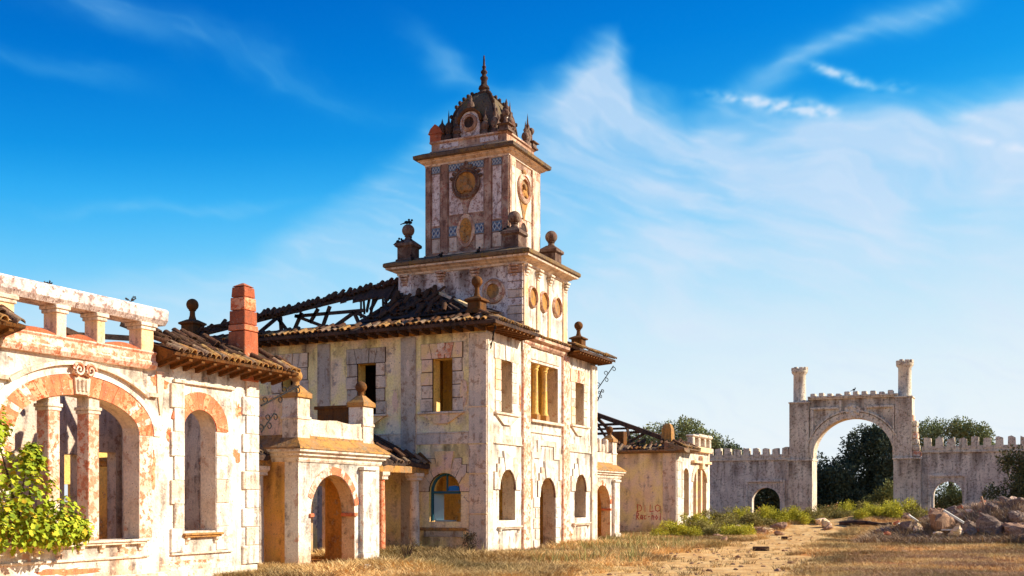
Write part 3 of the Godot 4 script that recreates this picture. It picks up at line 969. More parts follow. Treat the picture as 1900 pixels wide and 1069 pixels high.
# ------------------------------------------------------------------ left pavilion
func left_wing() -> void:
	var T := thing("pavilion", "sunlit single storey pavilion with wide three-light arched window and open parapet", "building", P(21.16, 17.0, 0))
	var f := front(17.0)
	var tw := tint_noise(21, lin(0.74, 0.65, 0.58), lin(0.78, 0.52, 0.38), 4.75, 0.5, 0.4, [[4.62, 0.7, 10.0, 17.7], [4.80, 0.5, 17.7, 21.2], [0.95, 0.6, 13.9, 17.4], [0.98, 0.55, 18.5, 19.8], [4.1, 0.5, 17.4, 18.2]])
	var b := nb(f)
	b.jamb_bounce = lin(0.93, 0.84, 0.76)
	b.wall(10.6, 21.16, -0.2, 4.97, -0.45, 0.0, [op(14.13, 17.25, 1.0, 3.2, 0.71), op(18.58, 19.64, 1.12, 3.42, 0.46)], tw, 0.16)
	part(b, "front_wall", M.white, T)
	b = nb(flank(21.16))
	b.t = Transform3D(Basis(Vector3.UP, PI), Vector3(-17.0, 0, -21.16)) # right end wall, its face towards +u
	b.wall(0.0, 4.0, -0.2, 4.97, -0.45, -0.002)
	part(b, "end_wall", M.white_b, T)
	b = nb(flank(10.6))
	b.wall(-26.0, -17.46, -0.2, 4.6, -0.4, 0.0)
	part(b, "end_wall", M.grey, T)
	# rooms behind
	b = nb(front(21.2))
	b.wall(11.0, 21.0, -0.2, 4.5, -0.3, 0.0, [op(19.05, 19.5, 0.1, 2.95), op(20.12, 20.7, 0.1, 3.05)], tint_noise(5, lin(0.72, 0.7, 0.74), lin(0.8, 0.66, 0.5), 9.0, 0.8, 0.6), 0.6)
	part(b, "inner_wall", M.grey_b, T)
	b = nb(front(25.6))
	b.wall(11.0, 27.0, -0.2, 3.4, -0.3, 0.0, [op(22.9, 23.4, 0.2, 2.3)], Builder.none, 0.8)
	part(b, "rear_wall", M.yellow, T)
	b = nb()
	b.box(-21.5, -17.4, -0.4, 0.06, -20.8, -10.9)
	part(b, "room_floor", M.soil, T)
	column(T, P(22.15, 23.0, 0.0), 3.0, 0.2, M.yellow, M.ochre, false)
	# arch: brick ring, pale ring, hood mould
	voussoirs(T, f, 15.69, 1.56, 3.2, 0.71, 0.40, 27, 0.014, [M.brick_b, M.peel_b, M.brick_b, M.peel_b, M.peel], 0.03)
	for s in [-1.0, 1.0]:   # the peeled jambs below the spring
		var q := nb(f)
		var x = 15.69 + s * 1.76
		q.prism(PackedVector2Array([Vector2(x - 0.19, 1.02), Vector2(x + 0.16, 1.02), Vector2(x + 0.2, 1.6), Vector2(x + 0.12, 2.1), Vector2(x + 0.19, 2.7), Vector2(x + 0.2, 3.19), Vector2(x - 0.19, 3.19)]), -0.02, 0.006)
		part(q, "bare_jamb", M.peel, T)
	voussoirs(T, f, 15.69, 1.97, 3.2, 1.12, 0.20, 1, 0.035, [M.white], 0.0, 0.0, 1.0, "arch_fascia")
	b = nb(f)
	var R := 3.35
	var c0 := Vector2(15.69, 4.58 - R)
	var poly := PackedVector2Array()
	for i in 25:
		var a := PI / 2.0 + 0.555 - 1.11 * i / 24.0
		poly.append(c0 + Vector2(cos(a), sin(a)) * R)
	for i in 25:
		var a := PI / 2.0 - 0.555 + 1.11 * i / 24.0
		poly.append(c0 + Vector2(cos(a), sin(a)) * (R - 0.085))
	b.prism(poly, -0.03, 0.12)
	b.box(17.43, 17.75, 4.04, 4.12, -0.03, 0.10)
	b.box(13.63, 13.95, 4.04, 4.12, -0.03, 0.10)
	part(b, "hood_mould", M.white_b, T)
	# scrolled keystone
	b = nb(f)
	b.prism(PackedVector2Array([Vector2(15.52, 3.92), Vector2(15.84, 3.92), Vector2(15.88, 4.26), Vector2(15.48, 4.26)]), -0.03, 0.06)
	for i in 3:
		b.box(15.55 + i * 0.1, 15.61 + i * 0.1, 3.98, 4.22, 0.02, 0.09, 0.01)
	var key := part(b, "scrolled_keystone", M.white_b, T)
	for s in [-1.0, 1.0]:
		var q := nb(f)
		var pts := []
		for i in 20:
			var an := -PI / 2.0 + i * 0.55
			var rr := 0.145 - i * 0.0063
			pts.append(Vector3(15.68 + s * (0.145 + sin(an) * -rr * 1.0), 4.40 + cos(an) * rr, 0.12))
		q.tube(pts, 0.035, 0.022, 7)
		q.tube([Vector3(15.68 + s * 0.14, 4.40, -0.02), Vector3(15.68 + s * 0.14, 4.40, 0.11)], 0.13, 0.12, 14)
		part(q, "scroll", M.peel, key)
	# posts of the three-light window
	for x in [15.055, 16.045]:
		var q := nb(f)
		q.box(x - 0.135, x + 0.145, 1.0, 3.62, -0.36, -0.03, 0.015)
		var post := part(q, "window_post", M.peel, T)
		var k := nb(f)
		k.box(x - 0.155, x + 0.165, 3.56, 3.63, -0.38, -0.01, 0.01)
		k.box(x - 0.175, x + 0.185, 3.632, 3.70, -0.40, 0.01, 0.01)
		k.box(x - 0.13, x + 0.14, 3.702, 3.9, -0.36, -0.03)
		part(k, "capital", M.white_b, post)
	bracket_sill(T, f, 13.9, 17.42, 1.0, 7, M.white_b, M.white_b)
	b = nb(f)
	b.box(13.8, 17.5, 0.6, 0.65, -0.02, 0.05, 0.01)
	b.box(10.6, 21.1, -0.2, 0.26, -0.02, 0.045, 0.01)
	part(b, "plinth", M.white_b, T)
	# narrow window
	voussoirs(T, f, 19.11, 0.545, 3.42, 0.46, 0.40, 13, 0.03, [M.brick_b, M.brick_b, M.peel_b], 0.03, 0.08, 0.95)
	blocks_down(T, f, 18.26, 18.575, 0.66, 4.4, 7, 0.05, [M.white, M.white_b, M.white], 0.10, -1.0, 0.0)
	blocks_down(T, f, 19.65, 20.10, 0.66, 3.4, 5, 0.022, [M.white, M.white_b], 0.0, 1.0, 0.006)
	b = nb(f)
	b.box(18.24, 20.24, 4.42, 4.50, -0.02, 0.07, 0.012)
	part(b, "label_mould", M.white_b, T)
	b = nb(f)
	b.box(18.16, 20.2, 0.6, 0.65, -0.02, 0.06, 0.01)
	part(b, "panel_foot", M.white_b, T)
	bracket_sill(T, f, 18.5, 19.78, 1.08, 2, M.ochre, M.white_b)
	blocks_down(T, f, 20.70, 21.17, 0.28, 4.77, 10, 0.045, [M.white, M.white_b, M.white], 0.14, -1.0, 0.008)
	# pilaster fragment beside the arch
	b = nb(f)
	b.prism(PackedVector2Array([Vector2(17.74, 4.62), Vector2(17.96, 4.62), Vector2(17.94, 4.2), Vector2(17.88, 3.8), Vector2(17.84, 3.66), Vector2(17.8, 3.9), Vector2(17.75, 4.3)]), -0.02, 0.03)
	part(b, "broken_console", M.pink, T)
	for k in [[17.78, 4.4, 0.28, 0.14], [18.1, 3.3, 0.10, 0.2], [20.35, 2.9, 0.12, 0.2], [15.2, 0.42, 0.7, 0.09], [18.9, 0.40, 0.9, 0.07], [16.9, 0.75, 0.2, 0.1], [17.62, 2.6, 0.1, 0.45], [20.4, 4.0, 0.12, 0.25], [13.85, 2.2, 0.12, 0.5]]:
		blot(T, f, k[0], k[1], k[2], k[3], pick([M.peel_b, M.brick_b, M.peel]))
	# open parapet over the arch
	b = nb(f)
	b.sweep_x(PackedVector2Array([Vector2(-0.3, 4.62), Vector2(0.10, 4.62), Vector2(0.16, 4.70), Vector2(0.16, 4.76), Vector2(0.11, 4.80), Vector2(0.11, 4.93), Vector2(0.15, 4.97), Vector2(0.12, 5.0), Vector2(-0.3, 5.0)]), 13.75, 17.62)
	var pb := part(b, "parapet_base", M.peel, T)
	for k in [[14.05, 14.98], [15.26, 15.99], [16.24, 17.19]]:
		var q := nb(f)
		var pts := PackedVector2Array()
		for i in 9:
			var u: float = lerpf(k[0], k[1], i / 8.0)
			pts.append(Vector2(u, 5.03 + 0.07 * sin(PI * i / 8.0)))
		pts.append(Vector2(k[1], 4.98)); pts.append(Vector2(k[0], 4.98))
		q.prism(pts, -0.22, 0.09, true)
		part(q, "brick_saddle", M.brick, pb)
	for k in [[13.68, 14.04], [15.0, 15.24], [16.01, 16.22], [17.21, 17.57]]:
		var q := nb(f)
		q.box(k[0], k[1], 4.98, 5.48, -0.26, 0.10, 0.012)
		var pr := part(q, "parapet_pier", M.pink, T)
		q = nb(f)
		q.box(k[0] - 0.03, k[1] + 0.03, 5.45, 5.52, -0.29, 0.13, 0.01)
		q.box(k[0] - 0.06, k[1] + 0.06, 5.522, 5.60, -0.32, 0.16, 0.012)
		part(q, "pier_cap", M.white_b, pr)
	b = nb(f)
	b.sweep_x(PackedVector2Array([Vector2(-0.36, 5.602), Vector2(0.12, 5.602), Vector2(0.20, 5.70), Vector2(0.22, 5.90), Vector2(0.16, 5.95), Vector2(-0.36, 5.95)]), 10.6, 17.89)
	part(b, "parapet_rail", M.wash, T)
	# eave
	for k in [[17.66, 22.0], [10.6, 13.86]]:
		var q := nb(f)
		q.sweep_x(PackedVector2Array([Vector2(-0.5, 4.82), Vector2(0.02, 4.80), Vector2(0.60, 4.93), Vector2(0.62, 4.99), Vector2(-0.5, 5.34)]), k[0], k[1])
		part(q, "eave_slab", M.moss, T)
		tiles(T, f, k[0], k[1], 5.0, 0.66, 0.42, 4, [M.tile_b, M.tile_b, M.tile], 1.6, 0.95, 0.2)
		rafter_tails(T, f, k[0] + 0.1, k[1] - 0.2, 0.40, 0.55, 4.80, 4.92, M.moss)
	# brick obelisk on the corner
	var o := P(20.84, 17.18, 0.0)
	var q2 := nb()
	q2.hexa([o + Vector3(-0.27, 4.7, -0.27), o + Vector3(0.27, 4.7, -0.27), o + Vector3(0.25, 5.9, -0.25), o + Vector3(-0.25, 5.9, -0.25), o + Vector3(-0.27, 4.7, 0.27), o + Vector3(0.27, 4.7, 0.27), o + Vector3(0.25, 5.9, 0.25), o + Vector3(-0.25, 5.9, 0.25)], 0.015)
	var ob := part(q2, "brick_obelisk", M.brick, T)
	var ys := [5.9, 6.06, 6.40, 6.72, 6.98, 7.10]
	var ws := [0.26, 0.235, 0.22, 0.205, 0.19, 0.02]
	for i in 5:
		var w0: float = ws[i]
		var w1: float = ws[i + 1] + (0.012 if i < 3 else 0.0)
		if i == 0:
			w1 = 0.25
		var g := 0.02
		var c := nb()
		c.hexa([o + Vector3(-w0, ys[i] + g, -w0), o + Vector3(w0, ys[i] + g, -w0), o + Vector3(w1, ys[i + 1], -w1), o + Vector3(-w1, ys[i + 1], -w1), o + Vector3(-w0, ys[i] + g, w0), o + Vector3(w0, ys[i] + g, w0), o + Vector3(w1, ys[i + 1], w1), o + Vector3(-w1, ys[i + 1], w1)], 0.012)
		part(c, "obelisk_block", [M.brick_b, M.brick, M.peel_b, M.brick, M.brick][i], ob)
	# bare truss behind the parapet
	for k in [[P(13.6, 19.6, 5.5), P(17.5, 19.6, 5.55), 0.10, 0.14], [P(17.1, 19.0, 5.55), P(18.9, 18.4, 4.9), 0.1, 0.13], [P(16.4, 21.0, 5.62), P(19.2, 18.6, 5.60), 0.08, 0.12], [P(19.3, 19.6, 6.1), P(21.0, 18.2, 5.4), 0.14, 0.2], [P(14.3, 20.4, 5.7), P(17.8, 20.4, 4.6), 0.1, 0.13]]:
		var c := nb()
		c.beam(k[0], k[1], k[2], k[3])
		part(c, "roof_timber", M.wood, T)
	scroll_bracket(T, P(21.3, 17.0, 4.15), P(22.5, 16.75, 4.75), 0.09)
	scroll_bracket(T, P(21.3, 17.0, 3.5), P(21.75, 16.95, 4.0), 0.09)


# ------------------------------------------------------------------ far pavilion, its twin
func far_wing() -> void:
	var T := thing("pavilion", "far single storey pavilion with red scrawl on its flank and broken parapet", "building", P(56.2, 17.0, 0))
	var f := front(17.0)
	var b := nb(f)
	b.jamb_bounce = lin(0.9, 0.74, 0.56)
	b.wall(56.204, 63.0, -0.2, 4.75, -0.45, 0.0, [op(57.55, 58.6, 1.0, 3.25, 0.38), op(59.45, 62.25, 0.9, 2.9, 0.8)], tint_noise(77, lin(0.82, 0.72, 0.62), lin(0.8, 0.6, 0.45), 4.3, 0.4, 0.35, [[4.45, 0.8]]), 0.25)
	part(b, "front_wall", M.white, T)
	var g := flank(56.2)
	b = nb(g)
	b.wall(-26.0, -17.004, -0.2, 4.6, -0.45, 0.0, [], tint_noise(78, lin(0.84, 0.72, 0.62), lin(0.78, 0.66, 0.55), 4.1, 0.6, 0.5, [[4.4, 1.3]]), 0.22)
	part(b, "flank_wall", M.cream, T)
	b = nb(flank(63.0))
	b.wall(-26.0, -17.46, -0.2, 4.5, -0.45, 0.0)
	part(b, "end_wall", M.grey, T)
	b = nb(front(22.0))
	b.wall(56.6, 63.0, -0.2, 4.5, -0.3, 0.0)
	part(b, "inner_wall", M.cream, T)
	b = nb(g)
	b.box(-17.75, -17.002, -0.1, 4.4, -0.02, 0.05, 0.015)
	part(b, "corner_pilaster", M.grey_b, T)
	blocks_down(T, f, 56.25, 56.75, 0.1, 4.4, 9, 0.05, [M.white, M.white_b], 0.14, 1.0)
	blocks_down(T, f, 57.2, 57.5, 0.9, 4.0, 6, 0.04, [M.white, M.white_b], 0.0)
	voussoirs(T, f, 60.85, 1.4, 2.9, 0.8, 0.35, 15, 0.05, [M.pink, M.white_b, M.grey_b])
	for x in [60.35, 61.35]:
		var q := nb(f)
		q.box(x - 0.15, x + 0.15, 0.9, 3.64, -0.36, -0.03, 0.015)
		part(q, "window_post", M.pink, T)
	b = nb(f)
	b.box(59.0, 62.7, 3.95, 4.1, -0.05, 0.22, 0.02)
	b.box(60.6, 61.1, 3.6, 4.4, -0.05, 0.25, 0.05)
	part(b, "hood_mould", M.pink, T)
	b = nb(f)
	b.box(58.9, 62.8, 4.6, 4.9, -0.3, 0.22, 0.02)
	part(b, "parapet_base", M.pink, T)
	for x in [59.1, 60.3, 61.5, 62.6]:
		var q := nb(f)
		q.box(x - 0.16, x + 0.16, 4.9, 5.42, -0.2, 0.16, 0.05)
		part(q, "parapet_pier", M.white_b, T)
	for k in [[58.9, 60.1], [60.12, 61.9], [61.92, 62.9]]:
		var q := nb(f)
		q.box(k[0], k[1], 5.422, 5.64 + rf(-0.10, 0.03), -0.3, 0.22, 0.07)
		part(q, "parapet_rail", M.white_b, T)
	b = nb(f)
	b.sweep_x(PackedVector2Array([Vector2(-0.5, 4.5), Vector2(0.02, 4.46), Vector2(0.6, 4.58), Vector2(0.62, 4.64), Vector2(-0.5, 5.0)]), 55.6, 58.9)
	part(b, "eave_slab", M.tile, T)
	tiles(T, f, 55.6, 58.9, 4.66, 0.64, 0.4, 2, [M.tile, M.tile_b], 1.8, 0.9)
	b = nb(g)
	b.sweep_x(PackedVector2Array([Vector2(-0.5, 4.42), Vector2(0.02, 4.40), Vector2(0.5, 4.50), Vector2(0.52, 4.57), Vector2(-0.5, 4.9)]), -25.0, -16.4)
	part(b, "eave_slab", M.tile, T)
	tiles(T, g, -25.0, -16.4, 4.60, 0.54, 0.4, 3, [M.tile, M.tile_b, M.moss], 2.6, 0.85)
	var o := P(57.1, 17.75, 0.0)
	b = nb()
	b.ring(o.x - 0.3, o.x + 0.3, o.z - 0.3, o.z + 0.3, [Vector2(0.1, 4.6), Vector2(0.1, 4.95), Vector2(0.0, 5.0), Vector2(-0.03, 5.75), Vector2(-0.1, 5.95), Vector2(-0.2, 6.06)])
	part(b, "obelisk_stump", M.ochre, T)
	b = nb()
	b.box(o.x - 3.1, o.x - 2.5, 4.6, 5.7, o.z - 0.4, o.z + 0.2, 0.03)
	part(b, "chimney_stump", M.moss, T)
	for k in [[P(60.5, 24.2, 7.35), P(57.4, 17.9, 5.2), 0.16, 0.24], [P(61.5, 24.3, 7.3), P(62.5, 19.0, 5.3), 0.16, 0.24], [P(60.5, 24.4, 7.2), P(57.0, 22.3, 4.7), 0.14, 0.2], [P(60.5, 24.0, 7.2), P(56.8, 25.5, 4.9), 0.14, 0.2], [P(60.5, 26.0, 6.75), P(59.9, 22.3, 6.75), 0.1, 0.14], [P(60.5, 26.0, 6.35), P(59.5, 21.2, 6.3), 0.1, 0.14], [P(60.5, 26.0, 5.8), P(58.8, 19.9, 5.75), 0.1, 0.14], [P(60.0, 23.2, 6.7), P(60.0, 23.2, 4.6), 0.14, 0.14], [P(59.0, 20.8, 6.1), P(58.2, 20.2, 4.7), 0.12, 0.14], [P(60.3, 23.6, 7.2), P(59.2, 20.6, 4.7), 0.14, 0.16], [P(60.0, 23.4, 6.95), P(60.4, 22.2, 5.0), 0.12, 0.14], [P(58.4, 19.4, 5.7), P(58.9, 21.6, 4.7), 0.12, 0.12], [P(60.5, 26.0, 6.1), P(59.0, 20.5, 6.0), 0.1, 0.12]]:
		var c := nb()
		c.beam(k[0], k[1], k[2], k[3])
		part(c, "roof_timber", M.wood, T)
	scrawl(T)


func scrawl(T: Node) -> void:   # two lines of sprayed writing, a hand's width of paint
	var font := {
		"D": [[0.1, 0, 0.1, 1], [0.0, 1, 0.5, 0.95, 0.72, 0.6, 0.6, 0.15, 0.0, 0.0]], "i": [[0.3, 0, 0.3, 0.6], [0.3, 0.8, 0.3, 0.88]], "L": [[0.2, 1, 0.15, 0.0, 0.7, 0.1]],
		"O": [[0.4, 1.0, 0.05, 0.75, 0.08, 0.25, 0.4, 0.05, 0.75, 0.25, 0.78, 0.75, 0.4, 1.0]], "R": [[0.1, 0, 0.12, 1, 0.55, 0.9, 0.55, 0.6, 0.12, 0.5, 0.65, 0.0]],
		"a": [[0.55, 0.55, 0.2, 0.6, 0.05, 0.3, 0.2, 0.05, 0.5, 0.2, 0.55, 0.55, 0.58, 0.0]], "c": [[0.5, 0.55, 0.15, 0.55, 0.05, 0.25, 0.2, 0.05, 0.5, 0.1]],
		"n": [[0.1, 0, 0.1, 0.6], [0.1, 0.45, 0.35, 0.6, 0.55, 0.45, 0.55, 0.0]], "o": [[0.3, 0.6, 0.05, 0.3, 0.3, 0.02, 0.55, 0.3, 0.3, 0.6]], "T": [[0.0, 1, 0.8, 1.0], [0.4, 1, 0.4, 0.0]], "-": [[0.1, 0.4, 0.5, 0.42]],
	}
	var f := flank(56.2)
	for line in [["DiLO", -19.22, 1.22, 0.38, 0.37], ["Rac-noi", -19.26, 0.80, 0.36, 0.235]]:
		var x: float = line[1]
		for ch in line[0]:
			var b := nb(f)
			for s in font[ch]:
				for i in range(0, s.size() - 2, 2):
					var a := Vector2(x + s[i] * line[4], line[2] + s[i + 1] * line[3])
					var c := Vector2(x + s[i + 2] * line[4], line[2] + s[i + 3] * line[3])
					var d := (c - a).normalized() * 0.019
					var n := Vector2(-d.y, d.x)
					b.prism(PackedVector2Array([a - d - n, c + d - n, c + d + n, a - d + n]), 0.001, 0.004 + 0.0004 * i)
			part(b, "red_letter", M.paint, T)
			x += line[4] * 0.92


# ------------------------------------------------------------------ entrance porches and the galleries that join the buildings
func porch(u0: float, label: String, left: bool) -> void:   # u0: its near corner
	var T := thing("porch", label, "porch", P(u0 + 2.0, 17.6, 0), "arched entrance porches with ball finials")
	var f := front(17.6)
	var x0 := u0
	var x1 := u0 + 4.0
	var cx := u0 + 1.62
	var wm: Material = M.white
	var b := nb(f)
	b.jamb_bounce = lin(0.93, 0.76, 0.52)
	b.wall(x0, x1, -0.2, 2.86, -0.45, 0.0, [op(cx - 1.06, cx + 1.06, -0.2, 1.45, 1.08)], tint_noise(40 + int(u0), lin(0.82, 0.72, 0.6), lin(0.85, 0.58, 0.40), 2.7, 0.35, 0.25, [[2.86, 0.8]]), 0.16)
	part(b, "front_wall", wm, T)
	var g := flank(u0)
	b = nb(g)
	b.wall(-20.8, -17.61, -0.2, 2.86, -0.4, -0.002, [], tint_noise(41, lin(0.82, 0.62, 0.45), lin(0.85, 0.64, 0.44), 2.7, 0.6, 0.45, [[2.84, 1.4]]), 0.2)
	part(b, "side_wall", M.tan, T)
	b = nb(flank(u0 + 3.62))
	b.wall(-19.3, -18.06, -0.2, 2.86, -0.38, 0.0, [], tint_noise(42, lin(0.9, 0.7, 0.45), lin(0.7, 0.55, 0.4), 2.7, 0.8, 0.3), 0.5)
	part(b, "side_wall", M.yellow, T)
	b = nb(front(20.8))
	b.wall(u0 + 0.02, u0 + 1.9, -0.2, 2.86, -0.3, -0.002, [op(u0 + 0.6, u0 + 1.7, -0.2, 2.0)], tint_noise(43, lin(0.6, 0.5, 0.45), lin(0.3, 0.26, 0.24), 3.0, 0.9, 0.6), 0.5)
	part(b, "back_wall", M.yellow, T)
	b = nb()
	b.box(-20.8, -18.06, 2.70, 2.855, -(u0 + 3.6), -(u0 + 0.42))
	part(b, "vault_slab", M.ochre, T)
	# pilasters, imposts, brick arch
	for k in [[x0 + 2.92, x0 + 3.62]]:
		var q := nb(f)
		q.box(k[0], k[1], 0.28, 2.70, -0.05, 0.14, 0.015)
		q.box(k[0] - 0.05, k[1] + 0.05, -0.2, 0.278, -0.05, 0.19, 0.015)
		q.box(k[0] - 0.05, k[1] + 0.05, 2.702, 2.80, -0.05, 0.20, 0.012)
		part(q, "pilaster", wm, T)
	for s in [-1.0, 1.0]:
		var q := nb(f)
		var x: float = cx + s * 1.06
		q.box(x - 0.09, x + 0.09, 1.36, 1.46, -0.42, 0.06, 0.012)
		part(q, "impost", M.brick_b, T)
	voussoirs(T, f, cx, 1.07, 1.45, 1.09, 0.22, 17, 0.02, [M.peel, M.brick_b, M.peel, M.white_b], 0.05, 0.12, 0.9)
	# entablature, sloping skirt, parapet
	b = nb()
	var zx := [-19.6, -17.6, -(x1), -(x0)]
	b.ring(zx[0], zx[1], zx[2], zx[3], [Vector2(0.03, 2.86), Vector2(0.06, 2.92), Vector2(0.06, 2.97), Vector2(0.15, 3.03), Vector2(0.15, 3.08), Vector2(0.24, 3.13), Vector2(0.24, 3.20)])
	part(b, "cornice", M.white_b, T)
	b = nb()
	b.ring(zx[0], zx[1], zx[2], zx[3], [Vector2(0.27, 3.204), Vector2(0.25, 3.25), Vector2(-0.10, 3.52), Vector2(-0.12, 3.60)], false)
	part(b, "sloping_skirt", M.ochre, T)
	b = nb(f)
	b.wall(x0 + 0.14, x1 - 0.14, 3.4, 4.06, -0.40, -0.14, [], Builder.none, 0.4, func(x): return 4.06 + 0.035 * sin(x * 9.0) * sin(x * 4.3 + 1.0))
	b.box(x0 + 0.67, x1 - 0.73, 3.58, 3.64, -0.2, -0.10, 0.01)
	part(b, "front_parapet", M.white_b, T)
	for k in [[g, -0.14], [flank(u0 + 3.62), -0.02]]:
		b = nb(k[0])
		b.wall(-19.6, -17.8, 3.4, 4.60, -0.28, k[1], [], Builder.none, 0.5)
		b.box(-19.7, -17.8, 4.60, 4.70, -0.32, k[1] + 0.05, 0.012)
		b.box(-19.65, -17.8, 4.08, 4.16, -0.3, k[1] + 0.03, 0.012)
		part(b, "side_parapet", M.pink if k[1] < -0.1 else M.moss, T)
	for k in [x0 + 0.10, x1 - 0.72]:
		var q := nb(f)
		q.box(k, k + 0.56, 3.45, 4.60, -0.62, -0.10, 0.015)
		q.box(k - 0.03, k + 0.59, 4.02, 4.10, -0.65, -0.07, 0.012)
		var pr := part(q, "corner_pier", M.white_b, T)
		q = nb(f)
		q.box(k - 0.05, k + 0.61, 4.602, 4.74, -0.67, -0.05, 0.015)
		var c := P(k + 0.28, 17.96, 4.74)
		q.t = Transform3D.IDENTITY
		q.ring(c.x - 0.27, c.x + 0.27, c.z - 0.27, c.z + 0.27, [Vector2(0.03, 4.742), Vector2(-0.04, 4.80), Vector2(-0.17, 4.95), Vector2(-0.2, 4.95)])
		part(q, "pier_cap", M.ochre, pr)
		q = nb()
		var prof := [Vector2(0.12, 0.18), Vector2(0.09, 0.26), Vector2(0.085, 0.31)]
		for i in range(1, 10):
			var a := PI * (1.0 - i / 9.5) * 0.93
			prof.append(Vector2(sin(a) * 0.175, 0.47 + cos(a) * 0.175))
		prof.append(Vector2(0.0, 0.645))
		q.lathe(c, prof, 14)
		part(q, "ball_finial", M.moss if k > x0 + 1.0 else M.ochre, pr)
	if not left:   # the broken crest over the far porch
		for i in 4:
			var q := nb(f)
			var x := x0 + 1.2 + i * 0.45
			q.box(x, x + 0.3, 4.06, 4.45 + 0.25 * (i % 2), -0.36, -0.14, 0.05)
			part(q, "crest_stone", M.white_b, T)


func gallery(called: String, label: String, spans: Array, cols: Array, u0: float, u1: float) -> void:
	var T := thing(called, label, "gallery", P(u0, 18.6, 0))
	var b := nb(front(20.9))
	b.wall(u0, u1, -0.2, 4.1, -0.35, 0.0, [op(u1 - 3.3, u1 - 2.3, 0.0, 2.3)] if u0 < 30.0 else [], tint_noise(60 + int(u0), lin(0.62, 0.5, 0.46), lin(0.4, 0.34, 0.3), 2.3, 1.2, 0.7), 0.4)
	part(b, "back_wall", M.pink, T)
	for s in spans:
		b = nb(front(18.6))
		b.box(s[0], s[1], 2.72, 2.95, -0.15, 0.14, 0.02)
		part(b, "architrave", M.ochre, T)
		# lean-to roof, its edge eaten away
		var r := nb(front(18.6))
		var n := int((s[1] - s[0]) / 0.3)
		var low := []
		for i in n + 1:
			low.append(rf(-0.10, 0.22))
		for i in n:
			var a := lerpf(s[0], s[1], float(i) / n)
			var c := lerpf(s[0], s[1], float(i + 1) / n)
			var p := [Vector3(a, 4.25, -2.25), Vector3(c, 4.25, -2.25)]
			var q := [Vector3(a, 3.05 + low[i] * 0.5, 0.2 - low[i]), Vector3(c, 3.05 + low[i + 1] * 0.5, 0.2 - low[i + 1])]
			var m := [(p[0] + q[0]) / 2.0 + Vector3(0, rf(-0.12, 0.02), 0), (p[1] + q[1]) / 2.0 + Vector3(0, rf(-0.12, 0.02), 0)]
			var d := Vector3(0, -0.14, 0)
			r.quad(p[0], p[1], m[1], m[0], Vector3.UP)
			r.quad(m[0], m[1], q[1], q[0], Vector3.UP)
			r.quad(p[0] + d, p[1] + d, q[1] + d, q[0] + d, Vector3.DOWN)
			r.quad(q[0], q[1], q[1] + d, q[0] + d, Vector3(0, 0, 1))
		for k in [[s[0], low[0], -1.0], [s[1], low[n], 1.0]]:
			r.quad(Vector3(k[0], 4.25, -2.25), Vector3(k[0], 4.11, -2.25), Vector3(k[0], 2.91 + k[1] * 0.5, 0.2 - k[1]), Vector3(k[0], 3.05 + k[1] * 0.5, 0.2 - k[1]), Vector3(k[2], 0, 0))
		part(r, "lean_to_roof", M.wood, T)
		var slope := atan2(1.2, 2.45)
		tiles(T, front(18.6), s[0], s[1], 3.06, 0.2, slope, 6, [M.tile, M.moss, M.tile], 2.6, 0.78)
	for c in cols:
		column(T, P(c[0], 18.62, 0.0), 2.74, c[1], c[2], M.grey_b)


# ------------------------------------------------------------------ the two storey house
func eave_strip(parent: Node, f: Transform3D, x0: float, x1: float, zo: float, yo: float, zi: float, yi: float, m0: float, m1: float, mat: Material, thick := 0.11) -> void:   # m0, m1: 1 mitres that end
	var b := nb(f)
	var n := maxi(1, int((x1 - x0) / 0.5))
	for i in n:
		var a := lerpf(x0, x1, float(i) / n)
		var c := lerpf(x0, x1, float(i + 1) / n)
		var ai := lerpf(x0 + m0 * (zo - zi), x1 - m1 * (zo - zi), float(i) / n)
		var ci := lerpf(x0 + m0 * (zo - zi), x1 - m1 * (zo - zi), float(i + 1) / n)
		var dy := Vector3(0, -thick, 0)
		var A := Vector3(a, yo, zo)
		var C := Vector3(c, yo, zo)
		var D := Vector3(ci, yi, zi)
		var E := Vector3(ai, yi, zi)
		b.quad(A, C, D, E, Vector3.UP)
		b.quad(A + dy, C + dy, D + dy, E + dy, Vector3.DOWN)
		b.quad(A, C, C + dy, A + dy, Vector3(0, 0, 1))
		b.quad(E, D, D + dy, E + dy, Vector3(0, 0, -1))
		if i == 0:
			b.quad(A, E, E + dy, A + dy, Vector3(-1, 0, 0))
		if i == n - 1:
			b.quad(C, D, D + dy, C + dy, Vector3(1, 0, 0))
	part(b, "eave_slab", mat, parent)


func flank_window(T: Node, f: Transform3D, cx: float, mats: Array, lint: Array) -> void:
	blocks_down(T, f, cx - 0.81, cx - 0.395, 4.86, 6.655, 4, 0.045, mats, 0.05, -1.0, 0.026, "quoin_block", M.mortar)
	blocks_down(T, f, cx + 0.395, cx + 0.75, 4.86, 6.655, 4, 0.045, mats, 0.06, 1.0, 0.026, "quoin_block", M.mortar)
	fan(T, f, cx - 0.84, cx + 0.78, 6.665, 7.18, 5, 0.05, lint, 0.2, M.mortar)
	sill_with_apron(T, f, cx - 0.93, cx + 0.86, 4.85, M.grey_b, M.pink)


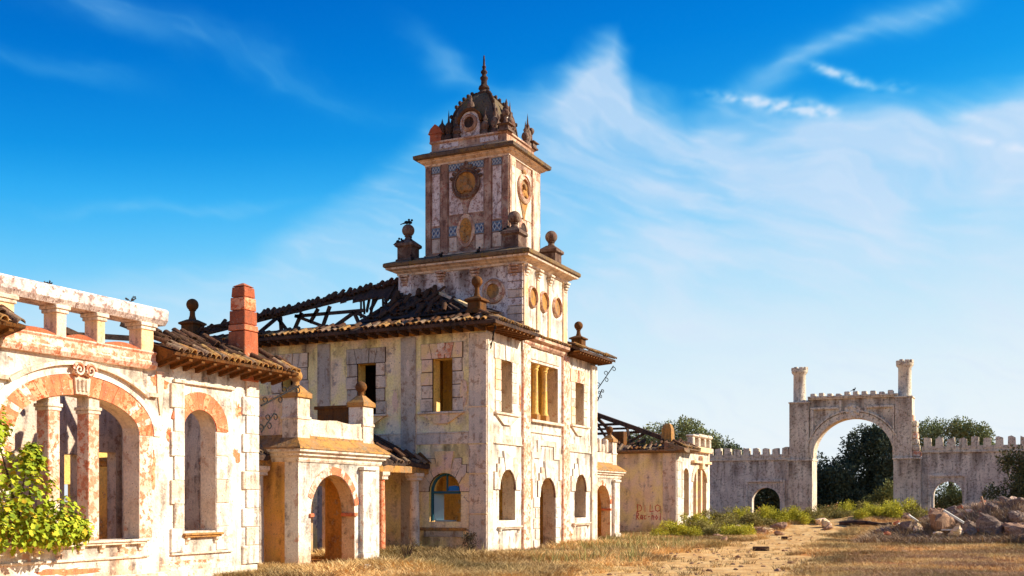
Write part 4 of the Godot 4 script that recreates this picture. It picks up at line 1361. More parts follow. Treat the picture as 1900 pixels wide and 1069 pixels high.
func main_house() -> void:
	var U := 32.13
	var V := 16.26
	var T := thing("villa", "ruined two storey villa with yellow tinted flank, sunlit front and charred open roof", "building", P(U, V, 0))
	var f := flank(U)
	var g := front(V)
	var wx := [-17.94, -21.0, -24.3, -27.6]
	var ops := [op(-18.48, -17.24, 1.1, 2.13, 0.63), op(-21.6, -20.4, 0.0, 2.0, 0.6)]
	for x in wx:
		ops.append(op(x - 0.39, x + 0.39, 4.84, 6.66))
	var b := nb(f)
	b.jamb_bounce = lin(0.96, 0.80, 0.48)  # yellow on these reveals stands in for light from the room
	b.wall(-29.7, -16.28, -0.2, 7.5, -0.5, 0.0, ops, tint_noise(101, lin(0.90, 0.80, 0.68), lin(0.96, 0.78, 0.52), 6.95, 1.0, 0.4, [[7.5, 0.9], [4.75, 0.6, -18.9, -17.0], [4.75, 0.6, -22.0, -20.1], [3.74, 0.8], [0.58, 0.5, -18.7, -17.1]]), 0.16)
	part(b, "flank_wall", M.cream, T)
	b = nb(g)
	b.jamb_bounce = lin(0.88, 0.74, 0.58)
	b.wall(U + 0.004, 42.2, -0.2, 7.5, -0.5, 0.0, [op(33.05, 34.35, 1.13, 2.2, 0.7), op(36.42, 37.9, -0.2, 1.95, 0.74), op(39.88, 41.12, 1.13, 2.2, 0.68), op(33.19, 34.05, 4.82, 6.66), op(39.92, 40.82, 4.82, 6.55), op(35.66, 38.2, 4.78, 6.88)], tint_noise(102, lin(0.84, 0.74, 0.64), lin(0.84, 0.62, 0.42), 7.3, 0.5, 0.3, [[7.5, 0.7], [4.45, 0.5, 32.6, 34.7], [4.45, 0.5, 39.4, 41.4], [3.75, 0.7], [0.7, 0.5], [4.68, 0.5, 35.5, 38.5]]), 0.16)
	part(b, "front_wall", M.white, T)
	b = nb(flank(42.2))
	b.t = Transform3D(Basis(Vector3.UP, PI), Vector3(-V - 0.002, 0, -42.198))
	b.wall(0.0, 13.4, -0.2, 7.5, -0.5, 0.0, [], Builder.none, 1.0)
	part(b, "end_wall", M.white_b, T)
	b = nb(front(29.7))
	b.wall(U, 42.2, -0.2, 7.5, -0.5, -0.002, [], Builder.none, 1.0)
	part(b, "rear_wall", M.cream, T)
	# inside: floors and partitions
	b = nb()
	b.box(-29.1, -16.8, 3.95, 4.2, -41.6, -32.7)
	part(b, "upper_floor", M.wood, T)
	b = nb()
	b.box(-29.2, -19.8, 7.0, 7.3, -37.2, -32.65)
	part(b, "surviving_ceiling", M.wood, T)
	b = nb(front(19.7))
	b.wall(32.64, 36.0, 4.2, 7.2, -0.15, 0.0, [], Builder.none, 1.0)
	b.wall(32.64, 41.6, 0.0, 3.94, -0.15, 0.0, [], Builder.none, 1.0)
	b.wall(39.0, 41.6, 4.2, 7.2, -0.15, 0.0, [], Builder.none, 1.0)
	part(b, "inner_wall", M.yellow, T)
	b = nb(flank(35.1))
	b.wall(-19.6, -16.78, 4.2, 7.2, -0.2, 0.0, [op(-18.6, -17.85, 4.2, 6.3)], Builder.none, 1.0)
	b.wall(-19.6, -16.78, 0.0, 3.94, -0.2, 0.0, [op(-17.9, -17.4, 0.0, 2.2)], Builder.none, 1.0)
	part(b, "inner_wall", M.yellow, T)
	b = nb(flank(38.9))
	b.wall(-19.6, -16.78, 4.2, 7.2, -0.2, 0.0, [], Builder.none, 1.0)
	b.wall(-19.6, -16.78, 0.0, 3.94, -0.2, 0.0, [], Builder.none, 1.0)
	part(b, "inner_wall", M.yellow, T)
	b = nb(flank(36.9))
	b.wall(-29.2, -19.85, 4.2, 7.14, -0.15, 0.0, [], Builder.none, 1.0)
	part(b, "inner_wall", M.wood, T)
	b = nb(front(18.8))
	b.wall(32.64, 33.55, 4.2, 6.0, -0.15, 0.0, [], Builder.none, 0.3, func(x): return 6.1 - (x - 32.6) * 0.9 + 0.1 * sin(x * 31.0))
	part(b, "added_sun_patch_wall", M.yellow, T)  # stub added, its shape and yellow standing in for a sunlit patch
	b = nb(front(18.0))
	b.wall(35.12, 38.68, 4.2, 7.3, -0.15, 0.0, [op(37.3, 38.2, 4.2, 6.4)], Builder.none, 1.0)
	part(b, "loggia_wall", M.yellow, T)
	# flank: pilasters, bands, windows
	var gm := [M.grey, M.grey_b]
	for k in [[-19.58, -18.99], [-23.09, -22.55], [-26.6, -26.05]]:
		b = nb(f)
		b.box(k[0], k[1], -0.2, 7.45, -0.05, 0.055, 0.012)
		part(b, "pilaster", M.grey, T)
	b = nb(f)
	b.box(-16.92, -16.25, -0.2, 7.45, -0.05, 0.05, 0.015)
	var cp := part(b, "corner_pilaster", M.grey_b, T, "mottled grey corner pilaster with flaking render")
	for y in [1.35, 2.7, 3.7, 4.95]:
		var q := nb(f)
		q.box(-16.94, -16.23, y, y + 0.05, -0.02, 0.068, 0.01)
		part(q, "block_joint", M.pink, cp)
	for k in [[-18.98, -16.93], [-22.54, -19.59], [-26.04, -23.1]]:
		b = nb(f)
		b.box(k[0], k[1], 3.74, 4.10, -0.03, 0.022, 0.006)
		b.box(k[0], k[1], 4.102, 4.15, -0.03, 0.045, 0.008)
		part(b, "string_course", M.grey_b, T)
	var pm := [M.grey_b, M.pink, M.grey_b]
	flank_window(T, f, wx[0], [M.grey_b, M.pink, M.grey_b], [M.pink, M.peel, M.grey_b])
	flank_window(T, f, wx[1], gm, [M.grey, M.grey])
	flank_window(T, f, wx[2], pm, [M.grey_b, M.pink])
	flank_window(T, f, wx[3], pm, gm)
	for s in [-0.14, 0.10]:   # worn carving on the middle stones of the nearest window
		var q := nb(f)
		for j in 5:
			q.ball(Vector3(wx[0] + s + rf(-0.07, 0.07), 6.9 + rf(-0.12, 0.14), 0.075), Vector3(0.06, 0.05, 0.03), 7)
		part(q, "worn_carving", M.peel, T)
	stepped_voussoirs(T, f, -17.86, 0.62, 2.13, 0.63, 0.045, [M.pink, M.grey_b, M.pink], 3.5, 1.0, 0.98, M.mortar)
	b = nb(f)
	b.box(-18.80, -17.02, 0.80, 0.90, -0.03, 0.12, 0.015)
	var s0 := part(b, "sill", M.ochre, T)
	b = nb(f)
	b.box(-18.66, -17.16, 0.58, 0.798, -0.03, 0.05, 0.01)
	part(b, "apron", M.grey, s0)
	for k in [[-19.3, 6.3, 0.12, 0.3], [-23.7, 4.5, 0.4, 0.3], [-22.9, 4.6, 0.3, 0.5], [-19.8, 5.2, 0.15, 0.5], [-17.1, 5.6, 0.12, 0.4]]:
		blot(T, f, k[0], k[1], k[2], k[3], pick([M.grey_b, M.pink]), 0.006 if k[0] < -19.6 else 0.058)
	for k in [[33.0, 6.0, 0.1, 0.4], [34.75, 5.6, 0.08, 0.5], [36.0, 3.0, 0.12, 0.3], [38.5, 2.2, 0.1, 0.6], [39.4, 0.5, 0.3, 0.2], [41.3, 6.9, 0.2, 0.16], [35.75, 2.3, 0.13, 0.35], [32.7, 3.9, 0.2, 0.12]]:
		blot(T, g, k[0], k[1], k[2], k[3], pick([M.peel_b, M.peel, M.brick_b]), 0.006)
	# the blue window frame, what is left of it
	b = nb(f)
	var pts := PackedVector2Array()
	for i in 17:
		var a := PI * i / 16.0
		pts.append(Vector2(-17.86 + cos(a) * 0.615, 2.13 + sin(a) * 0.625))
	for i in 17:
		var a := PI - PI * i / 16.0
		pts.append(Vector2(-17.86 + cos(a) * 0.54, 2.13 + sin(a) * 0.55))
	b.prism(pts, -0.22, -0.14, true)
	b.box(-18.475, -18.40, 1.11, 2.128, -0.22, -0.14)
	b.box(-17.32, -17.245, 1.11, 2.128, -0.22, -0.14)
	var wf := part(b, "window", M.teal, T, "blue green window frame with a board in its fanlight")
	b = nb(f)
	b.box(-18.40, -17.32, 2.05, 2.14, -0.23, -0.13)
	part(b, "transom", M.teal, wf)
	b = nb(f)
	b.box(-17.885, -17.835, 2.142, 2.68, -0.21, -0.15)
	part(b, "mullion", M.teal, wf)
	b = nb(f)
	b.prism(PackedVector2Array([Vector2(-17.82, 2.15), Vector2(-17.38, 2.15), Vector2(-17.42, 2.30), Vector2(-17.55, 2.33), Vector2(-17.8, 2.30)]), -0.2, -0.17, true)
	part(b, "board", M.blue, wf)
	b = nb(f * Transform3D(Basis(Vector3.UP, 0.5), Vector3(-18.39, 0, -0.2)))
	b.box(0.0, 0.34, 1.13, 2.04, -0.02, 0.02)
	part(b, "shutter", M.pale_blue, wf)
	b = nb(f)
	b.box(-18.3, -17.6, 1.105, 1.15, -0.35, -0.1)
	part(b, "lower_rail", M.pale_blue, wf)
	# sunlit front
	for k in [[34.89, 35.5], [38.56, 39.2], [41.62, 42.202]]:
		b = nb(g)
		b.box(k[0], k[1], -0.2, 7.42, -0.05, 0.09, 0.015)
		part(b, "pilaster", M.white_b if k[0] > 40.0 else M.peel, T)
	b = nb(g)
	b.box(32.132, 32.55, -0.2, 7.42, -0.05, 0.04, 0.01)
	part(b, "corner_pilaster", M.white_b, T)
	for k in [[33.62, 33.19, 34.05, 6.66], [40.37, 39.92, 40.82, 6.55]]:
		var c: float = k[0]
		blocks_down(T, g, c - 0.88, k[1] - 0.005, 4.86, k[3] - 0.005, 5, 0.035, [M.white_b, M.white, M.pink], 0.0, -1.0, 0.012)
		blocks_down(T, g, k[2] + 0.005, c + 0.86, 4.86, k[3] - 0.005, 5, 0.035, [M.white_b, M.white], 0.0, 1.0, 0.012)
		fan(T, g, c - 0.97, c + 1.0, k[3], k[3] + 0.50, 5, 0.04, [M.white, M.white_b] if c < 36.0 else [M.peel, M.white_b, M.pink], 0.25)
		sill_with_apron(T, g, c - 1.0, c + 0.98, 4.84, M.white_b, M.white_b)
	for k in [[32.56, 34.88], [39.22, 41.6]]:
		b = nb(g)
		b.box(k[0], k[1], 3.80, 4.08, -0.03, 0.03, 0.006)
		b.box(k[0], k[1], 3.755, 3.798, -0.03, 0.055, 0.008)
		part(b, "string_course", M.white_b, T)
	# three-light opening over the door
	for x in [36.53, 37.38]:
		var q := nb(g)
		q.box(x - 0.15, x + 0.15, 4.78, 5.02, -0.36, -0.06, 0.015)
		var ped := part(q, "pedestal", M.ochre, T)
		q = nb()
		q.lathe(P(x, V + 0.21, 5.02), [Vector2(0.15, 0.0), Vector2(0.15, 0.05), Vector2(0.115, 0.09), Vector2(0.11, 0.5), Vector2(0.095, 1.6), Vector2(0.13, 1.66), Vector2(0.10, 1.70), Vector2(0.16, 1.80), Vector2(0.16, 1.86)], 14)
		part(q, "column", M.yellow, ped)
	b = nb(g)
	b.box(35.52, 38.54, 4.68, 4.778, -0.1, 0.14, 0.012)
	part(b, "sill", M.white_b, T)
	b = nb(g)
	b.box(35.62, 38.3, 6.98, 7.36, -0.03, 0.035, 0.012)
	part(b, "frieze_panel", M.white_b, T)
	b = nb(g)
	b.box(35.55, 38.5, 4.30, 4.345, -0.03, 0.05, 0.008)
	part(b, "string_course", M.white_b, T)
	stepped_voussoirs(T, g, 33.70, 0.65, 2.2, 0.7, 0.045, [M.white, M.white_b], 3.54, 1.0, 1.06, M.mortar_shade)
	stepped_voussoirs(T, g, 40.5, 0.62, 2.2, 0.68, 0.045, [M.white, M.white_b], 3.54, 1.0, 1.02, M.mortar_shade)
	stepped_voussoirs(T, g, 37.16, 0.74, 1.95, 0.74, 0.05, [M.white, M.white_b, M.white_b], 3.3, 0.94, 0.98, M.mortar_shade)
	b = nb(g)
	b.prism(PackedVector2Array([Vector2(35.64, 2.6), Vector2(35.64, 3.60), Vector2(36.21, 3.60), Vector2(36.21, 4.06), Vector2(37.96, 4.06), Vector2(37.96, 3.60), Vector2(38.5, 3.60), Vector2(38.5, 2.6), Vector2(38.26, 2.6), Vector2(38.26, 3.38), Vector2(37.72, 3.38), Vector2(37.72, 3.86), Vector2(36.45, 3.86), Vector2(36.45, 3.38), Vector2(35.88, 3.38), Vector2(35.88, 2.6)]), -0.03, 0.05)
	part(b, "stepped_frame", M.white_b, T)
	blocks_down(T, g, 36.05, 36.41, 0.0, 1.95, 5, 0.04, [M.white, M.white_b, M.pink], 0.16, -1.0, 0.015)
	blocks_down(T, g, 37.91, 38.25, 0.0, 1.95, 5, 0.04, [M.white, M.white_b], 0.14, 1.0, 0.015)
	bracket_sill(T, g, 32.9, 34.75, 0.93, 2, M.white_b, M.white_b)
	bracket_sill(T, g, 39.6, 41.45, 0.93, 2, M.white_b, M.white_b)
	b = nb(g)   # dark casement left in the far window
	b.box(40.02, 40.42, 1.14, 2.2, -0.34, -0.30)
	part(b, "casement", M.wood, T)
	# eaves
	eave_strip(T, f, -30.35, -15.61, 0.65, 7.74, -0.75, 8.24, 1.0, 1.0, M.wood)
	eave_strip(T, g, 31.48, 34.9, 0.65, 7.74, -0.75, 8.24, 1.0, 0.0, M.wood)
	eave_strip(T, g, 38.85, 42.85, 0.65, 7.74, -0.75, 8.24, 0.0, 1.0, M.wood)
	b = nb(g)
	b.sweep_x(PackedVector2Array([Vector2(-0.4, 7.42), Vector2(0.06, 7.42), Vector2(0.12, 7.5), Vector2(0.12, 7.58), Vector2(0.26, 7.66), Vector2(0.26, 7.76), Vector2(-0.4, 7.86)]), 34.902, 38.848)
	part(b, "bay_cornice", M.stone_l, T)
	var slope := atan2(0.5, 1.4)
	tiles(T, f, -30.2, -15.7, 7.755, 0.70, slope, 2, [M.tile, M.tile_b, M.tile_b, M.moss], 1.5, 0.9)
	tiles(T, g, 31.6, 34.9, 7.755, 0.70, slope, 2, [M.tile, M.tile_b, M.tile], 1.2, 0.95)
	tiles(T, g, 38.85, 42.8, 7.755, 0.70, slope, 2, [M.tile, M.tile_b, M.tile], 1.2, 0.95)
	tiles(T, g, 34.9, 38.85, 7.775, 0.30, slope, 1, [M.tile, M.tile_b], 1.0, 0.95)
	rafter_tails(T, f, -30.0, -16.3, 0.42, 0.60, 7.60, 7.62, M.wood)
	rafter_tails(T, g, 32.2, 34.8, 0.30, 0.60, 7.60, 7.62, M.moss)
	rafter_tails(T, g, 39.0, 42.6, 0.30, 0.60, 7.60, 7.62, M.moss)
	b = nb(f)
	b.box(-29.7, -16.3, 7.502, 7.93, -0.45, -0.01)
	part(b, "wall_plate", M.ochre, T)
	b = nb(g)
	b.box(32.6, 34.84, 7.502, 7.93, -0.45, -0.01)
	b.box(38.9, 42.19, 7.502, 7.93, -0.45, -0.01)
	part(b, "wall_plate", M.ochre, T)
	for k in [[f, -30.2, -15.8, M.wood], [g, 31.7, 34.88, M.ochre], [g, 38.87, 42.7, M.ochre]]:
		for i in 5:
			var q := nb(k[0])
			q.box(k[1] + 0.0 if i > 2 else k[1] + 0.4, k[2] - (0.0 if i > 2 else 0.4), 7.625 + rf(0.0, 0.012), 7.65, 0.015 + i * 0.118, 0.125 + i * 0.118)
			part(q, "soffit_board", k[3], T)
	# roof ruin
	var top0 := P(32.6, 29.4, 8.25)
	var top1 := P(35.5, 21.5, 10.16)
	b = nb()
	b.beam(top0, top1, 0.16, 0.2)
	part(b, "hip_beam", M.wood, T)
	b = nb()
	var nseg := 34
	for i in nseg:   # the torn strip of roof that hangs along the hip
		var k0 := float(i) / nseg
		var k1 := float(i + 1) / nseg
		var a := top0.lerp(top1, k0) + Vector3(0, 0.12, 0)
		var c := top0.lerp(top1, k1) + Vector3(0, 0.12, 0)
		var w0 := 0.22 + 0.12 * k0 + rf(-0.10, 0.14) + maxf(0.0, k0 - 0.68) * 3.0
		var d := Vector3(0.25, -0.42, 0.45).normalized() * w0
		b.quad(a, c, c + d, a + d * rf(0.85, 1.1), Vector3(0, 1, 1))
		b.quad(a + Vector3(0, -0.08, 0), c + Vector3(0, -0.08, 0), c + d + Vector3(0, -0.08, 0), a + d + Vector3(0, -0.08, 0), Vector3(0, -1, -1))
		b.quad(a + d, c + d, c + d + Vector3(0, -0.08, 0), a + d + Vector3(0, -0.08, 0), Vector3(0, 0, 1))
	part(b, "torn_roof_strip", M.wood, T)
	var hip := []
	for i in 44:
		var k := (i + 0.5) / 44.0
		if rng.randf() > 0.86:
			continue
		var p := top0.lerp(top1, k) + Vector3(rf(-0.02, 0.02), 0.12 + rf(-0.02, 0.03), 0)
		var bs := Basis.looking_at((top1 - top0).normalized(), Vector3.UP) * Basis(Vector3.RIGHT, rf(-0.08, 0.02))
		hip.append(Transform3D(bs, p))
		hip.append(Transform3D(Basis(Vector3.UP, rf(-0.3, 0.3)) * Basis(Vector3.RIGHT, 0.75), p + Vector3(0.1 + rf(-0.05, 0.05), -0.16 + rf(-0.05, 0.03), 0.22)))
	many(tile_mesh[1], hip, [], "hip_tiles", M.tile_d, T)
	var struts := [[P(34.4, 27.69, 8.43), P(34.4, 26.66, 9.05)], [P(34.4, 26.52, 9.06), P(34.4, 26.47, 8.45)], [P(34.4, 26.66, 9.03), P(34.4, 26.13, 8.43)], [P(34.4, 25.80, 9.03), P(34.4, 22.58, 9.02)], [P(34.4, 25.80, 9.05), P(34.4, 24.29, 8.47)], [P(34.4, 23.95, 8.50), P(34.4, 23.06, 8.97)], [P(34.4, 23.06, 8.97), P(34.4, 22.79, 8.44)], [P(34.4, 22.99, 8.97), P(34.4, 21.88, 8.42)], [P(34.4, 22.02, 8.39), P(34.4, 21.39, 9.23)], [P(34.4, 21.74, 8.37), P(34.4, 21.4, 8.78)], [P(34.4, 21.66, 8.97), P(34.4, 21.38, 8.98)], [P(34.4, 28.6, 8.3), P(34.4, 21.39, 8.36)], [P(34.4, 25.49, 9.15), P(34.4, 25.87, 8.46)], [P(34.4, 24.72, 9.24), P(34.4, 25.10, 8.72)], [P(34.4, 24.17, 9.30), P(34.4, 24.47, 8.61)]]
	for s in struts:
		b = nb()
		b.beam(s[0], s[1], 0.10, 0.12)
		part(b, "truss_timber", M.wood, T)
	for i in 9:   # rafters fallen against the tower
		b = nb()
		var a := P(35.2, 23.3 - i * 0.22 + rf(-0.1, 0.1), 9.55 + i * 0.07)
		b.beam(a, a + Vector3(rf(0.1, 0.6), -0.75 + rf(-0.25, 0.1), rf(0.5, 0.9)), 0.08, 0.12)
		part(b, "fallen_rafter", M.wood, T)
	# what remains of the roof between the tower and the near corner
	b = nb()
	var A := P(32.75, 17.0, 8.32)
	var Bq := P(34.83, 19.8, 9.56)
	var Cq := P(34.83, 21.6, 9.42)
	var D := P(32.9, 22.0, 8.28)
	b.quad(A, Bq, Cq, D, Vector3.UP)
	b.quad(A - Vector3(0, 0.1, 0), Bq - Vector3(0, 0.1, 0), Cq - Vector3(0, 0.1, 0), D - Vector3(0, 0.1, 0), Vector3.DOWN)
	b.tri(A, Bq, P(34.83, 17.0, 8.6), Vector3(1, 1, 0))
	part(b, "charred_roof_patch", M.wood, T)
	b = nb()
	b.beam(A + Vector3(0, 0.06, 0), Bq + Vector3(0, 0.05, 0), 0.14, 0.1)
	part(b, "hip_flashing", M.pink, T)
	for i in 15:
		b = nb()
		var k := rf(0.05, 0.95)
		var p := A.lerp(D, k) + Vector3(0, 0.06, 0)
		var q := Bq.lerp(Cq, clampf(k + rf(-0.3, 0.1), 0, 1)) + Vector3(0, 0.03, 0)
		b.beam(p.lerp(q, rf(0.0, 0.3)), p.lerp(q, rf(0.5, 0.95)) + Vector3(rf(-0.3, 0.3), 0.02, 0), 0.09, 0.07)
		part(b, "fallen_rafter", M.wood, T)
	var junk := []
	for i in 64:
		var p := A.lerp(D, rng.randf()).lerp(Bq.lerp(Cq, rng.randf()), rng.randf()) + Vector3(0, 0.05, 0)
		junk.append(Transform3D(Basis(Vector3.UP, rf(-0.6, 0.6)) * Basis(Vector3.RIGHT, 0.5 + rf(-0.3, 0.4)), p))
	many(tile_mesh[2], junk, [], "loose_tiles", M.tile_d, T)
	ball_finial(T, P(32.75, 16.95, 8.2), 1.3, 0.48, M.moss)
	ball_finial(T, P(32.6, 29.37, 8.2), 1.5, 0.6, M.moss)
	ball_finial(T, P(41.9, 16.9, 8.2), 1.12, 0.46, M.moss)
	scroll_bracket(T, P(32.2, 16.15, 6.9), P(31.75, 15.75, 7.6), 0.07)
	scroll_bracket(T, P(42.3, 16.2, 6.5), P(42.85, 15.7, 7.5), 0.10)
	scroll_bracket(T, P(42.3, 16.2, 6.0), P(42.55, 16.1, 6.5), 0.08)


# ------------------------------------------------------------------ the tower
func medallion(T: Node, f: Transform3D, c: Vector3, r: float, ri: float, m: Material, inner: Material, called := "medallion", bust := false) -> void:
	var turn := f * Transform3D(Basis(Vector3.RIGHT, PI / 2.0), c)   # the lathe's up becomes out of the wall
	var b := nb(turn)
	b.lathe(Vector3.ZERO, [Vector2(r, -0.02), Vector2(r, 0.05), Vector2(r * 0.96, 0.09), Vector2(r * 0.88, 0.10), Vector2(r * 0.84, 0.06), Vector2(lerpf(r, ri, 0.75), 0.09), Vector2(ri * 1.02, 0.10), Vector2(ri, 0.06), Vector2(ri, 0.01)], 26)
	var o := part(b, called, m, T)
	b = nb(turn)
	b.lathe(Vector3.ZERO, [Vector2(ri * 1.01, 0.03), Vector2(ri * 0.8, 0.012), Vector2(0.0, 0.008)], 24)
	part(b, "disc", inner, o)
	if bust:
		b = nb(f)
		b.ball(c + Vector3(0.0, 0.03, 0.07), Vector3(0.09, 0.12, 0.09), 10)
		b.ball(c + Vector3(0.0, -0.16, 0.05), Vector3(0.21, 0.14, 0.08), 10)
		b.ball(c + Vector3(-0.17, -0.24, 0.05), Vector3(0.12, 0.12, 0.06), 8)
		b.ball(c + Vector3(0.17, -0.22, 0.05), Vector3(0.12, 0.11, 0.06), 8)
		b.ball(c + Vector3(0.0, 0.14, 0.06), Vector3(0.11, 0.06, 0.07), 8)
		part(b, "worn_bust", M.ochre, o)


func console(T: Node, f: Transform3D, x: float, y: float, m: Material) -> void:
	var b := nb(f)
	for i in 4:
		b.box(x - 0.17 + i * 0.02, x + 0.17 - i * 0.02, y - 0.09 - i * 0.105, y - i * 0.105 - 0.012, -0.03, 0.20 - i * 0.04, 0.015)
	part(b, "console", m, T)


func tower() -> void:
	var T := thing("tower", "tall square domed tower with round medallions rising behind the villa's front", "tower", P(34.85, 16.2, 0))
	var u0 := 34.85
	var u1 := 38.83
	var v0 := 16.18
	var v1 := 21.35
	var f := flank(u0)
	var g := front(v0)
	var b := nb(f)
	b.wall(-v1, -v0 - 0.004, 7.2, 10.4, -0.4, 0.0, [], tint_noise(201, lin(0.80, 0.75, 0.72), lin(0.66, 0.56, 0.5), 10.2, 8.6, 0.5, [[10.28, 1.3, -20.7, -18.2], [10.28, 0.8]]), 0.14)
	part(b, "lower_flank", M.wash, T)
	b = nb(g)
	b.wall(u0, u1, 7.88, 10.4, -0.4, 0.0, [], tint_noise(202, lin(0.84, 0.74, 0.64), lin(0.95, 0.8, 0.7), 10.15, 0.1, 0.3, [[10.28, 0.9], [8.8, 0.7]]), 0.16)
	part(b, "lower_front", M.white, T)
	b = nb()
	b.box(-v1 + 0.002, -v0 - 0.42, 7.2, 10.39, -u1, -u0 - 0.42)
	part(b, "core", M.cream, T)
	# lower stage: strips, consoles, medallions
	for k in [[-21.35, -20.78], [-19.62, -19.38], [-18.22, -17.98]]:
		b = nb(f)
		b.box(k[0], k[1], 8.2, 10.28, -0.03, 0.05, 0.012)
		part(b, "pilaster_strip", M.wash, T)
	blocks_down(T, f, -16.78, -16.182, 7.9, 10.25, 8, 0.055, [M.stone_l, M.grey_b, M.wash], 0.0, 1.0, 0.02)
	for x in [-21.05, -19.5, -18.1, -16.5]:
		console(T, f, x, 10.28, M.stone_l)
	medallion(T, f, Vector3(-17.36, 9.38, 0.0), 0.46, 0.26, M.stone_l, M.ochre)
	for k in [[34.852, 35.2], [35.98, 36.22], [37.02, 37.26], [38.45, 38.832]]:
		b = nb(g)
		b.box(k[0], k[1], 7.9, 10.28, -0.03, 0.05, 0.012)
		part(b, "pilaster_strip", M.pink, T)
	for x in [35.03, 36.1, 37.14, 38.64]:
		console(T, g, x, 10.28, M.white_b)
	for x in [35.59, 36.62, 37.85]:
		medallion(T, g, Vector3(x, 9.2, 0.0), 0.40, 0.33, M.stone_l, M.ochre, "round_niche")
	b = nb()
	b.ring(-v1, -v0, -u1, -u0, [Vector2(0.0, 10.26), Vector2(0.05, 10.28), Vector2(0.05, 10.35), Vector2(0.16, 10.40), Vector2(0.20, 10.44), Vector2(0.36, 10.48), Vector2(0.38, 10.545)])
	part(b, "lower_cornice", M.grey_b, T)
	b = nb()
	b.ring(-v1, -v0, -u1, -u0, [Vector2(0.40, 10.548), Vector2(0.44, 10.58), Vector2(0.44, 10.68), Vector2(0.41, 10.72), Vector2(-0.2, 10.94), Vector2(-0.55, 10.98)])
	part(b, "weathered_ledge", M.ledge, T)
	for k in [[P(35.2, 21.15, 10.72)], [P(35.25, 16.72, 10.72)], [P(38.45, 16.65, 10.72)], [P(38.45, 20.95, 10.72)]]:
		ball_finial(T, k[0], 1.58, 0.60, M.stone_d, "urn_finial", 0.48)
	# upper stage
	var a0 := 35.45
	var a1 := 38.15
	var w0 := 17.05
	var w1 := 20.5
	b = nb()
	b.box(-w1, -w0, 10.85, 14.5, -a1, -a0)
	part(b, "upper_shaft", M.stone, T)
	f = flank(a0)
	g = front(w0)
	b = nb()
	b.ring(-w1, -w0, -a1, -a0, [Vector2(0.0, 10.9), Vector2(0.07, 10.9), Vector2(0.07, 11.06), Vector2(0.0, 11.10)], false)
	part(b, "plinth", M.stone_l, T)
	for k in [[-20.52, -20.29], [-19.86, -19.56], [-18.02, -17.74], [-17.28, -17.032]]:
		b = nb(f)
		b.box(k[0], k[1], 11.08, 14.44, -0.03, 0.06, 0.012)
		part(b, "pilaster_strip", M.stone, T)
	for k in [[-20.27, -19.88, 12.16, 14.1], [-19.54, -18.04, 12.5, 14.1], [-17.72, -17.30, 12.16, 14.1], [-20.27, -19.88, 11.14, 11.66], [-19.54, -19.16, 11.14, 11.66], [-18.42, -18.04, 11.14, 11.66], [-17.72, -17.30, 11.14, 11.66]]:
		b = nb(f)
		b.box(k[0] + 0.03, k[1] - 0.03, k[2], k[3], -0.03, 0.02, 0.01)
		part(b, "wall_panel", M.wash if k[2] > 12.0 else M.grey_b, T)
	for k in [[-20.27, -19.88, 11.70, 12.08, 0.5], [-19.54, -19.14, 11.70, 12.08, 0.5], [-18.44, -18.04, 11.70, 12.08, 0.5], [-17.72, -17.30, 11.70, 12.08, 0.5], [-20.27, -19.88, 14.14, 14.40, 0.75], [-19.54, -18.04, 14.14, 14.40, 2.75], [-17.72, -17.30, 14.14, 14.40, 0.75]]:
		b = nb(f)
		b.quaduv(Vector3(k[0] + 0.02, k[2], 0.024), Vector3(k[1] - 0.02, k[2], 0.024), Vector3(k[1] - 0.02, k[3], 0.024), Vector3(k[0] + 0.02, k[3], 0.024), Vector3(0, 0, 1), Vector2(0, 0), Vector2(k[4], 1))
		b.box(k[0] + 0.015, k[1] - 0.015, k[2] - 0.005, k[3] + 0.005, -0.03, 0.020)
		part(b, "glazed_tile_band", M.azulejo, T)
	medallion(T, f, Vector3(-18.78, 13.6, 0.02), 0.60, 0.42, M.stone_d, M.ochre, "medallion", true)
	b = nb(f)   # its crest and pendant
	for i in 9:
		var an := PI * (0.12 + 0.76 * i / 8.0)
		b.ball(Vector3(-18.78 + cos(an) * 0.66, 13.6 + sin(an) * 0.66, 0.05), Vector3(0.09, 0.08, 0.06), 7)
	b.ball(Vector3(-18.78, 14.22, 0.06), Vector3(0.2, 0.12, 0.07), 8)
	b.ball(Vector3(-18.78, 14.34, 0.05), Vector3(0.1, 0.1, 0.05), 8)
	part(b, "crest", M.stone_d, T)
	b = nb(f)
	b.prism(PackedVector2Array([Vector2(-19.1, 13.10), Vector2(-18.46, 13.10), Vector2(-18.62, 12.9), Vector2(-18.71, 12.6), Vector2(-18.75, 12.4), Vector2(-18.83, 12.4), Vector2(-18.87, 12.6), Vector2(-18.96, 12.9)]), -0.03, 0.055)
	part(b, "pendant", M.stone, T)
	b = nb(f)
	var pl := PackedVector2Array()
	for i in 24:
		var an := TAU * i / 24.0
		pl.append(Vector2(-18.79 + cos(an) * 0.36 * (1.0 + 0.10 * cos(an * 4.0)), 11.86 + sin(an) * 0.62))
	b.prism(pl, -0.03, 0.06)
	var car := part(b, "cartouche", M.stone_l, T)
	b = nb(f)
	pl = PackedVector2Array()
	for i in 20:
		var an := TAU * i / 20.0
		pl.append(Vector2(-18.79 + cos(an) * 0.25, 11.86 + sin(an) * 0.46))
	b.prism(pl, 0.0, 0.085)
	for i in 12:
		b.ball(Vector3(-18.79 + rf(-0.14, 0.14), 11.86 + rf(-0.33, 0.33), 0.085), Vector3(0.06, 0.07, 0.03), 6)
	part(b, "worn_relief", M.ochre, car)
